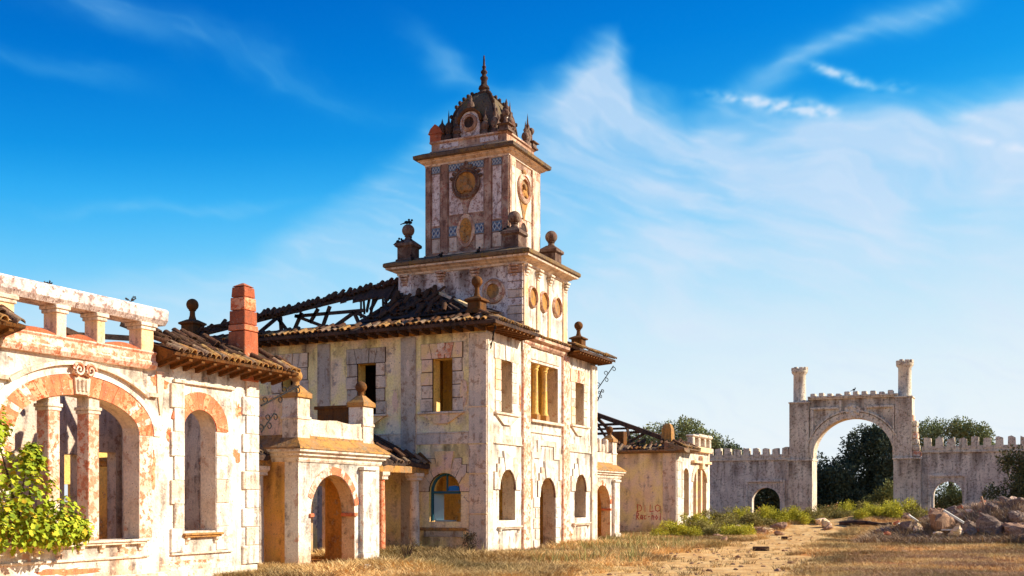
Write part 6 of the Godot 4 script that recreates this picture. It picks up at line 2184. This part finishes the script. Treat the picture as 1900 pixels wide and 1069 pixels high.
func trees() -> void:
	var fine := clump_mesh(26, 0.36, 0.17, 2.0)
	var wide := clump_mesh(22, 0.42, 0.26, 1.9)
	var dk := lin(0.035, 0.052, 0.032)
	var dk2 := lin(0.095, 0.115, 0.06)
	var ol := lin(0.15, 0.185, 0.065)
	var ol2 := lin(0.29, 0.31, 0.12)
	tree("dark evergreen tree filling the gateway arch", P(96.0, 12.2, 0.6), [[Vector3(0, 5.3, 0), Vector3(2.0, 2.2, 2.4)], [Vector3(1.8, 4.9, 1), Vector3(1.9, 2.4, 2.2)], [Vector3(-1.3, 2.6, 0.6), Vector3(2.4, 2.6, 2.2)], [Vector3(2.2, 2.0, 0.4), Vector3(2.4, 2.4, 2.2)], [Vector3(0.6, 1.4, 1.8), Vector3(2.6, 1.6, 2.0)], [Vector3(0.9, 6.4, 0), Vector3(1.2, 1.1, 1.4)]], 400, wide, dk, dk2, 0.3)
	tree("lower dark bushy tree at the left inside the gateway arch", P(93.0, 15.6, 0.6), [[Vector3(-0.5, 2.6, 0), Vector3(1.7, 2.3, 2.0)], [Vector3(1.2, 2.9, 0.2), Vector3(1.5, 1.9, 1.8)], [Vector3(-2.4, 1.8, 0.2), Vector3(1.8, 1.8, 1.8)]], 420, wide, dk, dk2, 0.2)
	tree("small yellow green bush tree low in the gateway arch", P(86.0, 9.1, 0.6), [[Vector3(0, 1.2, 0), Vector3(1.3, 1.2, 1.2)], [Vector3(-0.9, 0.8, 0), Vector3(1.0, 0.8, 1.0)]], 260, fine, lin(0.13, 0.15, 0.04), lin(0.22, 0.22, 0.06), 0.1)
	tree("dark bush tree behind the small arch left of the gateway", P(88.0, 19.0, 0.6), [[Vector3(0, 1.6, 0), Vector3(2.2, 1.7, 1.6)], [Vector3(1.6, 1.2, 0), Vector3(1.6, 1.3, 1.5)]], 380, wide, dk, lin(0.08, 0.10, 0.04), 0.15)
	tree("olive green tree rising behind the far pavilion", P(87.0, 26.3, 0.4), [[Vector3(-1.5, 6.5, 0), Vector3(1.7, 1.3, 1.6)], [Vector3(0.6, 7.0, 0), Vector3(1.7, 1.25, 1.6)], [Vector3(-3.3, 6.2, 0), Vector3(1.3, 1.0, 1.4)], [Vector3(2.3, 6.2, 0), Vector3(1.2, 1.0, 1.4)], [Vector3(0, 5.2, 0), Vector3(3.2, 1.4, 1.8)]], 240, fine, ol, ol2, 0.25)
	tree("smaller grey green tree right of the far pavilion's parapet", P(88.0, 23.2, 0.4), [[Vector3(0.2, 5.6, 0), Vector3(1.3, 1.0, 1.3)], [Vector3(1.5, 5.0, 0), Vector3(0.9, 0.8, 1.2)], [Vector3(-0.6, 4.8, 0), Vector3(1.6, 1.2, 1.4)]], 260, fine, ol, lin(0.14, 0.16, 0.08), 0.2)
	tree("spreading olive green tree above the wall right of the gateway", P(94.0, 5.6, 0.6), [[Vector3(-1.6, 6.4, 0), Vector3(1.2, 1.2, 1.3)], [Vector3(0.2, 7.0, 0), Vector3(1.3, 0.9, 1.3)], [Vector3(1.9, 6.3, 0), Vector3(1.2, 0.9, 1.3)], [Vector3(-0.6, 5.2, 0), Vector3(1.8, 1.2, 1.5)], [Vector3(2.6, 5.2, 0), Vector3(0.9, 0.7, 1.2)]], 210, fine, ol, ol2, 0.25)
	tree("green bushes seen through the small right hand arch", P(86.0, 5.4, 0.6), [[Vector3(0, 1.2, 0), Vector3(1.7, 1.1, 1.5)], [Vector3(1.2, 0.9, 0), Vector3(1.2, 0.9, 1.4)]], 300, fine, lin(0.09, 0.12, 0.045), lin(0.16, 0.18, 0.06), 0.1)
	# thin-leaved tree at the right edge
	var at := P(64.5, 0.3, 0.9)
	tree("sparse dark leaved tree at the right edge before the battlemented wall", at, [[Vector3(0.5, 1.4, 0), Vector3(1.5, 1.4, 1.2), 1.6], [Vector3(-0.6, 1.0, 0.2), Vector3(1.1, 1.0, 1.0), 1.0], [Vector3(1.3, 2.6, 0), Vector3(1.0, 0.9, 0.9), 0.6], [Vector3(0.0, 2.9, 0), Vector3(0.5, 0.8, 0.5), 0.16], [Vector3(1.6, 3.9, 0), Vector3(0.7, 0.9, 0.6), 0.3], [Vector3(-0.6, 3.2, 0), Vector3(0.35, 0.6, 0.4), 0.09]], 240, fine, lin(0.06, 0.075, 0.03), lin(0.13, 0.13, 0.05), 0.12, 0.85)


func shrubs() -> void:
	var small := clump_mesh(30, 0.20, 0.085, 2.4)
	var proto := {"a": lin(0.24, 0.27, 0.03), "b": lin(0.42, 0.40, 0.05)}
	var spots := [[50.0, 15.3, 0.62, 0], [51.2, 14.4, 0.7, 1], [52.6, 14.7, 0.75, 0], [55.3, 14.6, 0.85, 1], [57.1, 13.9, 0.7, 0], [55.9, 12.9, 0.75, 1], [57.4, 12.2, 0.8, 0], [57.9, 11.2, 0.7, 0], [58.3, 10.4, 0.6, 1], [51.6, 12.6, 0.55, 0], [62.0, 8.6, 0.8, 0], [62.3, 7.6, 0.75, 1], [60.6, 6.2, 0.75, 0], [61.0, 5.3, 0.7, 1], [60.8, 9.6, 0.6, 1], [55.6, 2.3, 0.75, 0], [56.0, 1.3, 0.6, 1], [53.9, 13.4, 0.5, 1], [59.2, 6.9, 0.6, 0]]
	var words := [" from the left of the yellow green shrubs on the mound before the gateway", " from the left of the dull olive shrubs on the mound before the gateway"]
	var order := [0, 0]
	nth = ["first", "second", "third", "fourth", "fifth", "sixth", "seventh", "eighth", "ninth", "tenth", "eleventh", "twelfth", "thirteenth"]
	spots.sort_custom(func(p, q): return p[1] / p[0] > q[1] / q[0])   # from left to right as one looks at them
	for s in spots:
		var at := P(s[0], s[1], ground_h(s[0], s[1]))
		order[s[3]] += 1
		var T := thing("shrub", nth[order[s[3]] - 1] + words[s[3]], "shrub", at, ["yellow green shrubs on the mound", "dull olive shrubs on the mound"][s[3]])
		var b := nb()
		for i in 7:
			var a := rf(0, TAU)
			b.tube([at - Vector3(0, 0.1, 0), at + Vector3(cos(a) * 0.25, 0.25, sin(a) * 0.25), at + Vector3(cos(a) * 0.55, 0.5 * s[2], sin(a) * 0.55)], 0.015, 0.006, 4)
		part(b, "stem", M.wood, T)
		var lobes := []
		for i in 9:
			var a := rf(0, TAU)
			var d := rf(0.1, 1.05)
			var h: float = s[2] * rf(0.25, 0.8) * (1.15 - 0.5 * d)
			lobes.append([at + Vector3(cos(a) * d * 1.1, h * 0.55, sin(a) * d), Vector3(rf(0.2, 0.42), h * 0.6, rf(0.2, 0.4))])
		for i in 10:   # sprigs that stand up
			var a := rf(0, TAU)
			var d := rf(0.0, 0.9)
			lobes.append([at + Vector3(cos(a) * d, s[2] * rf(0.5, 0.95), sin(a) * d), Vector3(0.05, s[2] * 0.22, 0.05), 0.16])
		if s[3] == 0:
			crown(T, lobes, 44, small, lin(0.24, 0.24, 0.03), lin(0.70, 0.62, 0.06), M.leaf, 1.0, 22.0)
		else:
			crown(T, lobes, 40, small, lin(0.15, 0.13, 0.04), lin(0.42, 0.34, 0.10), M.leaf, 1.0, 22.0)
	# dark dry bush at the foot of the flank
	var at := P(31.55, 17.1, 0.0)
	var T := thing("bush", "dark withered bush at the foot of the flank under the blue window", "bush", at)
	var b := nb()
	for i in 46:
		var x := rf(-0.75, 0.65)
		var h := 0.25 + 0.55 * smoothstep(0.1, 0.6, x) + rf(-0.08, 0.12)
		var p := at + Vector3(x, 0, rf(-0.15, 0.15))
		b.tube([p, p + Vector3(rf(-0.12, 0.12), h * 0.5, rf(-0.1, 0.1)), p + Vector3(rf(-0.25, 0.25), h, rf(-0.2, 0.2))], 0.012, 0.004, 4)
	part(b, "stem", M.wood, T)
	crown(T, [[at + Vector3(-0.3, 0.16, 0), Vector3(0.55, 0.16, 0.25)], [at + Vector3(0.5, 0.36, 0), Vector3(0.22, 0.36, 0.2)]], 120, clump_mesh(24, 0.12, 0.06, 2.0), lin(0.05, 0.04, 0.025), lin(0.14, 0.10, 0.05), M.dark_leaf)
	at = P(27.2, 16.4, 0.0)
	T = thing("bush", "small dry thistle clump in the grass before the porch columns", "bush", at)
	b = nb()
	for i in 30:
		var a := rf(0, TAU)
		b.tube([at, at + Vector3(cos(a) * 0.12, rf(0.2, 0.4), sin(a) * 0.12), at + Vector3(cos(a) * rf(0.1, 0.4), rf(0.4, 0.75), sin(a) * 0.3)], 0.01, 0.004, 4)
	part(b, "stem", M.wood, T)
	crown(T, [[at + Vector3(0, 0.35, 0), Vector3(0.35, 0.35, 0.3)]], 70, clump_mesh(20, 0.12, 0.05, 2.4), lin(0.16, 0.11, 0.05), lin(0.36, 0.26, 0.10), M.leaf)
	# tufts that grow on ledges
	for k in [[P(16.9, 16.9, 5.95), 0.20, "weed tuft on the open parapet rail of the near pavilion"], [P(38.3, 16.6, 10.8), 0.5, "weed growing on the tower ledge beside the far urn"], [P(14.9, 17.0, 5.95), 0.16, "small dry twig on the open parapet rail"]]:
		var q := nb()
		for i in 14:
			var a := rf(0, TAU)
			var h: float = k[1] * 0.7 * rf(0.5, 1.0)
			q.tube([k[0], k[0] + Vector3(cos(a) * h * 0.4, h * 0.6, sin(a) * h * 0.4), k[0] + Vector3(cos(a) * h, h * rf(0.5, 1.0), sin(a) * h)], 0.008, 0.004, 4)
			q.ball(k[0] + Vector3(cos(a) * h * 0.9, h * 0.8, sin(a) * h * 0.9), Vector3.ONE * 0.018, 5)
		tag(part(q, "weed", M.wood), k[2], "weed")


func fig_shrub() -> void:
	var T := thing("fig_shrub", "bright yellow green leafy shrub spilling over the sill of the wide arched window", "shrub", P(14.4, 17.0, 1.0))
	var b := nb()
	var lobes := [[P(13.0, 16.5, 2.25), Vector3(0.42, 1.0, 0.75)], [P(13.95, 16.5, 1.95), Vector3(0.45, 0.75, 0.62)], [P(14.75, 16.55, 1.42), Vector3(0.40, 0.52, 0.50)], [P(13.5, 16.5, 1.35), Vector3(0.45, 0.5, 0.9)], [P(12.4, 16.5, 1.7), Vector3(0.5, 0.9, 0.8)], [P(13.25, 16.55, 3.1), Vector3(0.25, 0.42, 0.40)], [P(15.2, 16.6, 1.25), Vector3(0.28, 0.30, 0.28)], [P(14.25, 16.7, 2.6), Vector3(0.2, 0.3, 0.25)], [P(14.3, 16.5, 1.25), Vector3(0.4, 0.35, 0.7)]]
	for L in lobes:
		var root := P(rf(13.9, 14.7), 17.2, 1.0)
		b.tube([root, root.lerp(L[0], 0.5) + Vector3(0.05, 0.12, 0), L[0] + Vector3(0.0, L[1].y * 0.6, 0.0)], 0.035, 0.008, 6)
	part(b, "stem", M.wood, T)
	var lm := []   # a broad leaf with three lobes, folded along its rib
	for k in 3:
		var q := nb()
		var w := 0.5 + 0.08 * k
		var e := [Vector2(0.0, 0.0), Vector2(w * 0.55, 0.12), Vector2(w * 0.5, 0.34), Vector2(w * 0.78, 0.55), Vector2(w * 0.42, 0.62), Vector2(w * 0.3, 0.85), Vector2(0.0, 1.05)]
		for i in e.size() - 1:
			for s in [-1.0, 1.0]:
				q.tri(Vector3(0, -0.08 * e[i].y * e[i].y, e[i].y), Vector3(e[i].x * s, 0.14 * e[i].x - 0.1 * e[i].y * e[i].y, e[i].y), Vector3(e[i + 1].x * s, 0.14 * e[i + 1].x - 0.1 * e[i + 1].y * e[i + 1].y, e[i + 1].y), Vector3.UP)
				if i > 0:
					q.tri(Vector3(0, -0.08 * e[i].y * e[i].y, e[i].y), Vector3(e[i + 1].x * s, 0.14 * e[i + 1].x - 0.1 * e[i + 1].y * e[i + 1].y, e[i + 1].y), Vector3(0, -0.08 * e[i + 1].y * e[i + 1].y, e[i + 1].y), Vector3.UP)
		lm.append(q.mesh())
	var eye := P(0, 0, EYE)
	var all := []
	for i in 4400:
		var L: Array = lobes[rng.randi() % lobes.size()]
		var d := Vector3(rng.randfn(), rng.randfn(), rng.randfn()).normalized() * pow(rng.randf(), 0.28)
		d *= 1.0 + 0.25 * gn.get_noise_3d(d.x * 40.0, d.y * 40.0, d.z * 40.0)
		var p: Vector3 = L[0] + d * L[1]
		if p.x < -16.97 and (p.y < 1.02 or p.z > -14.1):
			continue
		var up := (d + Vector3(rf(-0.5, 0.5), 0.75 + rf(-0.5, 0.5), rf(-0.5, 0.5))).normalized()
		var fw := up.cross(Vector3(rf(-1, 1), rf(-0.3, 0.3), rf(-1, 1))).normalized()
		var bs := Basis(up.cross(fw), up, fw).scaled(Vector3.ONE * rf(0.06, 0.145))
		var r := rng.randf()
		var c := 0 if r < 0.40 else 1 if r < 0.66 else 2 if r < 0.93 else 3
		all.append([p.distance_to(eye) + rf(0, 0.25), Transform3D(bs, p), c])
	all.sort_custom(func(p, q): return p[0] < q[0])
	var tones := [lin(0.33, 0.39, 0.02), lin(0.18, 0.25, 0.02), lin(0.47, 0.47, 0.03), lin(0.66, 0.44, 0.03)]
	var lmat := []
	for c in tones:
		var m: StandardMaterial3D = M.leaf.duplicate()
		m.albedo_color = c.linear_to_srgb()
		m.roughness = 0.5
		lmat.append(m)
	var rest := []
	var rest_c := []
	for i in all.size():
		if i < 300:
			copy(lm[i % 3], "leaf", lmat[all[i][2]], T, all[i][1])
		else:
			rest.append(all[i][1])
			rest_c.append(tones[all[i][2]] * rf(0.8, 1.2))
	many(lm[1], rest, rest_c, "leaves", M.leaf, T)


# ------------------------------------------------------------------ rubble and small things
var rock_mesh := []


func make_rocks() -> void:
	for k in 7:
		var pl := []
		for i in 11:
			var n := Vector3(rng.randfn(), rng.randfn(), rng.randfn()).normalized()
			pl.append([n, rf(0.62, 1.0)])
		for n in [Vector3.UP, Vector3.DOWN, Vector3.LEFT, Vector3.RIGHT, Vector3.FORWARD, Vector3.BACK]:
			pl.append([(n + Vector3(rf(-0.25, 0.25), rf(-0.25, 0.25), rf(-0.25, 0.25))).normalized(), rf(0.75, 1.0)])
		var R := func(d: Vector3) -> Vector3:
			var m := 9.0
			for q in pl:
				var c: float = d.dot(q[0])
				if c > 0.05:
					m = minf(m, q[1] / c)
			return d * m * (1.0 + 0.16 * gn.get_noise_3d(d.x * 30.0, d.y * 30.0, d.z * 30.0 + k * 40.0) + 0.12 * gn.get_noise_3d(d.x * 90.0, d.y * 90.0, d.z * 90.0 + k * 40.0))
		var b := nb()
		var rows := 13
		var seg := 20
		for i in rows:
			for j in seg:
				var q := []
				for e in [[i, j], [i, j + 1], [i + 1, j + 1], [i + 1, j]]:
					var th: float = PI * e[0] / rows
					var ph: float = TAU * e[1] / seg
					q.append(R.call(Vector3(sin(th) * cos(ph), cos(th), sin(th) * sin(ph))))
				var o: Vector3 = (q[0] + q[2]) / 2.0
				if i > 0: b.tri(q[0], q[1], q[2], o)
				if i < rows - 1: b.tri(q[0], q[2], q[3], o)
		rock_mesh.append(b.mesh())


func rock(k: int, at: Vector3, sc: Vector3, m: Material, label: String, group := "", turn := Vector3.INF) -> void:
	var t := turn if turn != Vector3.INF else Vector3(rf(-0.5, 0.5), rf(0, TAU), rf(-0.5, 0.5))
	var o := copy(rock_mesh[k % 7], "rock", m, self, Transform3D(Basis.from_euler(t).scaled_local(sc), at))
	tag(o, label, "rock", group)


func rubble() -> void:
	# heap at the right: named ones first
	rock(0, P(51.0, 5.75, 0.28), Vector3(0.75, 0.36, 0.5), M.rock, "pinkish low boulder at the left end of the rubble heap")
	rock(1, P(51.0, 5.05, 0.36), Vector3(0.85, 0.45, 0.5), M.rock, "long flat topped dark boulder in the rubble heap")
	rock(2, P(51.3, 4.4, 0.30), Vector3(0.6, 0.4, 0.5), M.rock, "dark boulder leaning on the tall chunk of rubble")
	rock(3, P(49.8, 3.2, 0.75), Vector3(0.55, 0.85, 0.5), M.rock_b, "tall pale pointed chunk standing in the rubble heap", "", Vector3(0.2, 0.7, 0.25))
	rock(4, P(49.3, 2.2, 0.45), Vector3(0.5, 0.6, 0.45), M.rock, "upright grey slab right of the tall pointed chunk", "", Vector3(0.1, 0.3, -0.5))
	rock(5, P(48.6, 1.2, 0.55), Vector3(0.65, 0.6, 0.5), M.rock, "round shouldered grey boulder in the middle of the right heap")
	rock(6, P(48.3, 0.1, 0.5), Vector3(0.75, 0.5, 0.6), M.rock_b, "broad pale boulder at the right end of the heap")
	rock(2, P(52.6, 2.2, 0.95), Vector3(0.7, 0.5, 0.6), M.rock_b, "pale block crowning the right hand heap")
	rock(3, P(51.9, 0.8, 1.0), Vector3(0.8, 0.55, 0.6), M.rock, "grey boulder on top of the heap near the right edge")
	rock(4, P(47.6, -0.9, 0.5), Vector3(0.8, 0.6, 0.6), M.rock, "grey boulder cut by the right edge")
	for i in 64:
		var u := rf(47.6, 53.5)
		var v := rf(-1.5, 4.4)
		var s := rf(0.10, 0.36)
		var y := ground_h(u, v) + s * 0.3 + maxf(0.0, 0.45 - absf(v - 1.5) * 0.12) * rng.randf()
		rock(i, P(u, v, y), Vector3(s * rf(0.8, 1.6), s * rf(0.6, 1.0), s * rf(0.8, 1.4)), pick([M.rock, M.rock, M.rock_b, M.pink]), "grey brown broken stone lying in the rubble heap at the right", "broken stones of the right hand heap")
	var small := []
	for i in 700:
		var u := rf(47.0, 54.5)
		var v := rf(-2.5, 6.3)
		var s := rf(0.03, 0.10)
		small.append(Transform3D(Basis.from_euler(Vector3(rf(0, 3), rf(0, 3), 0)).scaled(Vector3.ONE * s), P(u, v, ground_h(u, v) + s * 0.4 + 0.25 * rng.randf() * smoothstep(3.0, 0.0, absf(v - 1.0)))))
	tag(many(rock_mesh[1], small, [], "rubble", M.rock_b), "small rubble strewn through the right hand heap", "", "", "stuff")
	for i in 26:   # bricks, tiles and laths thrown on the heap
		var u := rf(48.0, 53.0)
		var v := rf(-1.5, 5.4)
		var b := nb(Transform3D(Basis.from_euler(Vector3(rf(-0.5, 0.5), rf(0, TAU), rf(-0.5, 0.5))), P(u, v, ground_h(u, v) + rf(0.1, 0.45))))
		if i % 3 == 0:
			b.box(-rf(0.4, 0.9), 0.5, -0.03, 0.03, -0.05, 0.05)
			tag(part(b, "lath", pick([M.wood, M.white_paint, M.rock_b])), "broken lath thrown on the right hand rubble heap", "lath", "broken laths on the rubble heap")
		else:
			b.box(-0.16, 0.16, -0.06, 0.06, -0.1, 0.1, 0.02)
			tag(part(b, "broken_brick", pick([M.brick_b, M.peel_b, M.peel])), "broken brick lying on the right hand rubble heap", "brick", "broken bricks on the rubble heap")
	var bits := []
	for i in 1500:   # fallen plaster at the foot of the walls, pebbles on the track
		var u := rf(24.0, 58.0)
		var v := rf(2.0, 17.4)
		if rng.randf() < 0.5:
			u = rf(22.0, 47.0)
			v = (15.9 if u > 31.5 and u < 43.0 else 17.2) - absf(rng.randfn()) * 0.5
		if in_building(u, v):
			continue
		var s := rf(0.012, 0.05) * (1.6 if rng.randf() < 0.08 else 1.0)
		bits.append(Transform3D(Basis.from_euler(Vector3(rf(0, 3), rf(0, 3), 0)).scaled(Vector3(s * 1.4, s * 0.8, s)), P(u, v, ground_h(u, v) + s * 0.3)))
	tag(many(rock_mesh[3], bits, [], "plaster_crumbs", M.rock_b), "fallen plaster crumbs and pebbles on the ground", "", "", "stuff")
	# stones along the mound
	var stones := [[52.9, 13.0, 0.3], [53.4, 12.0, 0.34], [54.1, 11.7, 0.22], [51.9, 13.4, 0.22], [50.2, 13.2, 0.2], [55.4, 11.3, 0.3], [56.6, 9.2, 0.26], [55.9, 9.0, 0.2], [57.8, 9.6, 0.3], [53.0, 10.9, 0.18], [46.2, 11.9, 0.16], [59.2, 5.6, 0.3], [58.2, 4.6, 0.26]]
	stones.sort_custom(func(p, q): return p[1] / p[0] > q[1] / q[0])
	var count := 0
	for k in stones:
		count += 1
		rock(int(k[0] * 3.0), P(k[0], k[1], ground_h(k[0], k[1]) + k[2] * 0.3), Vector3(k[2] * 1.4, k[2] * 0.8, k[2] * 1.2), pick([M.rock_b, M.pink, M.rock_b]), nth[count - 1] + " from the left of the pale stones half buried along the mound", "pale stones along the mound")
	# a fallen black log at the mound's foot
	var b := nb()
	b.tube([P(57.3, 8.6, ground_h(57.3, 8.6) + 0.02), P(56.9, 7.9, ground_h(56.9, 7.9) + 0.16), P(56.4, 7.2, ground_h(56.4, 7.2) + 0.20), P(56.3, 6.5, ground_h(56.3, 6.5) + 0.10), P(56.1, 6.0, ground_h(56.1, 6.0) + 0.14)], 0.14, 0.07, 7)
	tag(part(b, "fallen_log", M.wood), "dark fallen log between the mound and the rubble", "log")
	b = nb()
	b.beam(P(49.2, 3.15, 1.40), P(48.7, 2.35, 0.9), 0.06, 0.09)
	tag(part(b, "plank", M.white_paint), "pale plank leaning down from the tall rubble chunk", "plank")
	b = nb()
	b.tube([P(50.7, 1.75, 2.0), P(50.4, 1.45, 1.0)], 0.05, 0.05, 6)
	tag(part(b, "stake", M.rock_b), "pale stake leaning in the heap", "stake")
	# things lying on the track
	for k in [[39.08, 8.66, 0.29, 0.08, 0.10, "dark weathered block lying alone on the dirt track"], [49.5, 9.9, 0.14, 0.08, 0.1, "small dark block farther along the dirt track"], [45.9, 6.3, 0.22, 0.06, 0.1, "short dark billet at the right of the dirt track"], [42.5, 6.4, 0.16, 0.05, 0.1, "flat dark chip at the edge of the right hand grass"]]:
		b = nb(Transform3D(Basis(Vector3.UP, rf(-0.2, 0.2) + 0.35), P(k[0], k[1], ground_h(k[0], k[1]))))
		b.box(-k[2], k[2], -0.01, k[3] * 2.0, -k[4], k[4], 0.02)
		tag(part(b, "block", M.wood), k[5], "block")
	b = nb(Transform3D(Basis(Vector3.UP, 0.3), P(22.5, 14.7, -0.02)))
	b.box(-0.09, 0.09, 0.0, 0.2, -0.09, 0.09, 0.02)
	b.box(-0.07, 0.07, 0.2, 0.26, -0.07, 0.07, 0.02)
	tag(part(b, "marker_stone", M.white_paint), "small white marker stone in the grass at the lower edge", "stone")


func birds() -> void:
	var b := nb()
	b.ball(Vector3(0, 0.11, 0), Vector3(0.055, 0.065, 0.10), 10)
	b.ball(Vector3(0, 0.205, 0.085), Vector3(0.042, 0.045, 0.048), 8)
	b.hexa([Vector3(-0.03, 0.07, -0.09), Vector3(0.03, 0.07, -0.09), Vector3(0.03, 0.10, -0.09), Vector3(-0.03, 0.10, -0.09), Vector3(-0.04, 0.02, -0.24), Vector3(0.04, 0.02, -0.24), Vector3(0.04, 0.035, -0.24), Vector3(-0.04, 0.035, -0.24)])
	b.lathe(Vector3(0, 0.2, 0.12), [Vector2(0.012, -0.01), Vector2(0.0, 0.03)], 5)
	for s in [-1.0, 1.0]:
		b.tube([Vector3(0.02 * s, 0.0, 0.0), Vector3(0.02 * s, 0.06, 0.0)], 0.007, 0.009, 4)
	var mesh := b.mesh()
	for k in [[P(35.17, 21.2, 12.26), "dark bird, left of the pair on top of the tower's left urn", 2.0], [P(35.2, 21.08, 12.25), "dark bird, right of the pair on top of the tower's left urn", 2.5], [P(34.92, 21.44, 11.5), "dark bird on the outer left lip of the tower's left urn", 1.2], [P(35.0, 21.3, 11.52), "dark bird just inside the left lip of the urn", 4.0], [P(34.98, 20.88, 11.5), "dark bird on the right lip of the tower's left urn", 0.4], [P(34.5, 20.55, 10.70), "dark bird on the tower ledge close to the left urn", 0.0], [P(34.5, 19.35, 10.70), "dark bird on the middle of the tower ledge", 3.0], [P(34.5, 17.8, 10.70), "dark bird on the right part of the tower ledge", 1.0], [P(35.0, 16.95, 11.5), "dark bird on the lip of the tower's near corner urn", 2.0], [P(72.1, 10.0, 8.86), "dark bird on the middle of the gateway's battlements", 1.4]]:
		var o := copy(mesh, "bird", M.bird, self, Transform3D(Basis(Vector3.UP, k[2]), k[0]))
		tag(o, k[1], "bird", "dark birds perched on the ruins")


func _ready() -> void:
	var cam := Camera3D.new()
	cam.name = "camera"
	cam.projection = Camera3D.PROJECTION_FRUSTUM
	cam.near = 0.5
	cam.far = 4000.0
	cam.size = 0.5 * 1069.0 / 2000.0
	cam.frustum_offset = Vector2(0.0, 0.5 * 395.5 / 2000.0)
	cam.position = P(0, 0, EYE)
	cam.rotation_degrees.y = CAM_TURN
	add_child(cam)
	cam.current = true
	var sky := Sky.new()
	var pano := PanoramaSkyMaterial.new()
	pano.panorama = ImageTexture.create_from_image(make_sky())
	sky.sky_material = pano
	var env := Environment.new()
	env.background_mode = Environment.BG_SKY
	env.sky = sky
	env.tonemap_mode = Environment.TONE_MAPPER_LINEAR
	env.tonemap_exposure = EXPOSURE
	env.ssao_enabled = true
	env.ssil_enabled = true
	env.sdfgi_enabled = true
	var we := WorldEnvironment.new()
	we.name = "environment"
	we.environment = env
	add_child(we)
	var sun := DirectionalLight3D.new()
	sun.name = "sun"
	sun.light_energy = 1.45
	sun.light_color = Color(1.0, 0.965, 0.89)
	sun.light_angular_distance = 0.5
	sun.shadow_enabled = true
	var e := deg_to_rad(31.0)
	var az := deg_to_rad(27.0)
	var to_sun := Vector3(cos(e) * cos(az), sin(e), -cos(e) * sin(az))
	add_child(sun)
	sun.look_at_from_position(Vector3.ZERO, -to_sun, Vector3.UP)

	rng.seed = 20
	gn = FastNoiseLite.new()
	gn.seed = 8
	gn.frequency = 0.08
	gn.fractal_octaves = 3
	make_materials()
	make_tile_meshes()
	make_rocks()
	ground()
	main_house()
	tower()
	left_wing()
	far_wing()
	porch(23.6, "near arched entrance porch between the wide window pavilion and the villa", true)
	porch(44.92, "far arched entrance porch beyond the sunlit front", false)
	gallery("gallery", "open columned gallery with a fallen lean-to roof beside the near porch", [[21.18, 23.58], [27.64, 32.1]], [[23.2, 0.15, M.grey], [29.3, 0.14, M.peel_b], [31.4, 0.17, M.grey_b]], 21.18, 32.1)
	gallery("gallery", "short gallery between the far porch and the far pavilion", [[49.0, 51.0]], [[50.6, 0.12, M.grey]], 43.0, 56.18)
	gateway()
	trees()
	shrubs()
	fig_shrub()
	rubble()
	birds()
	grasses()
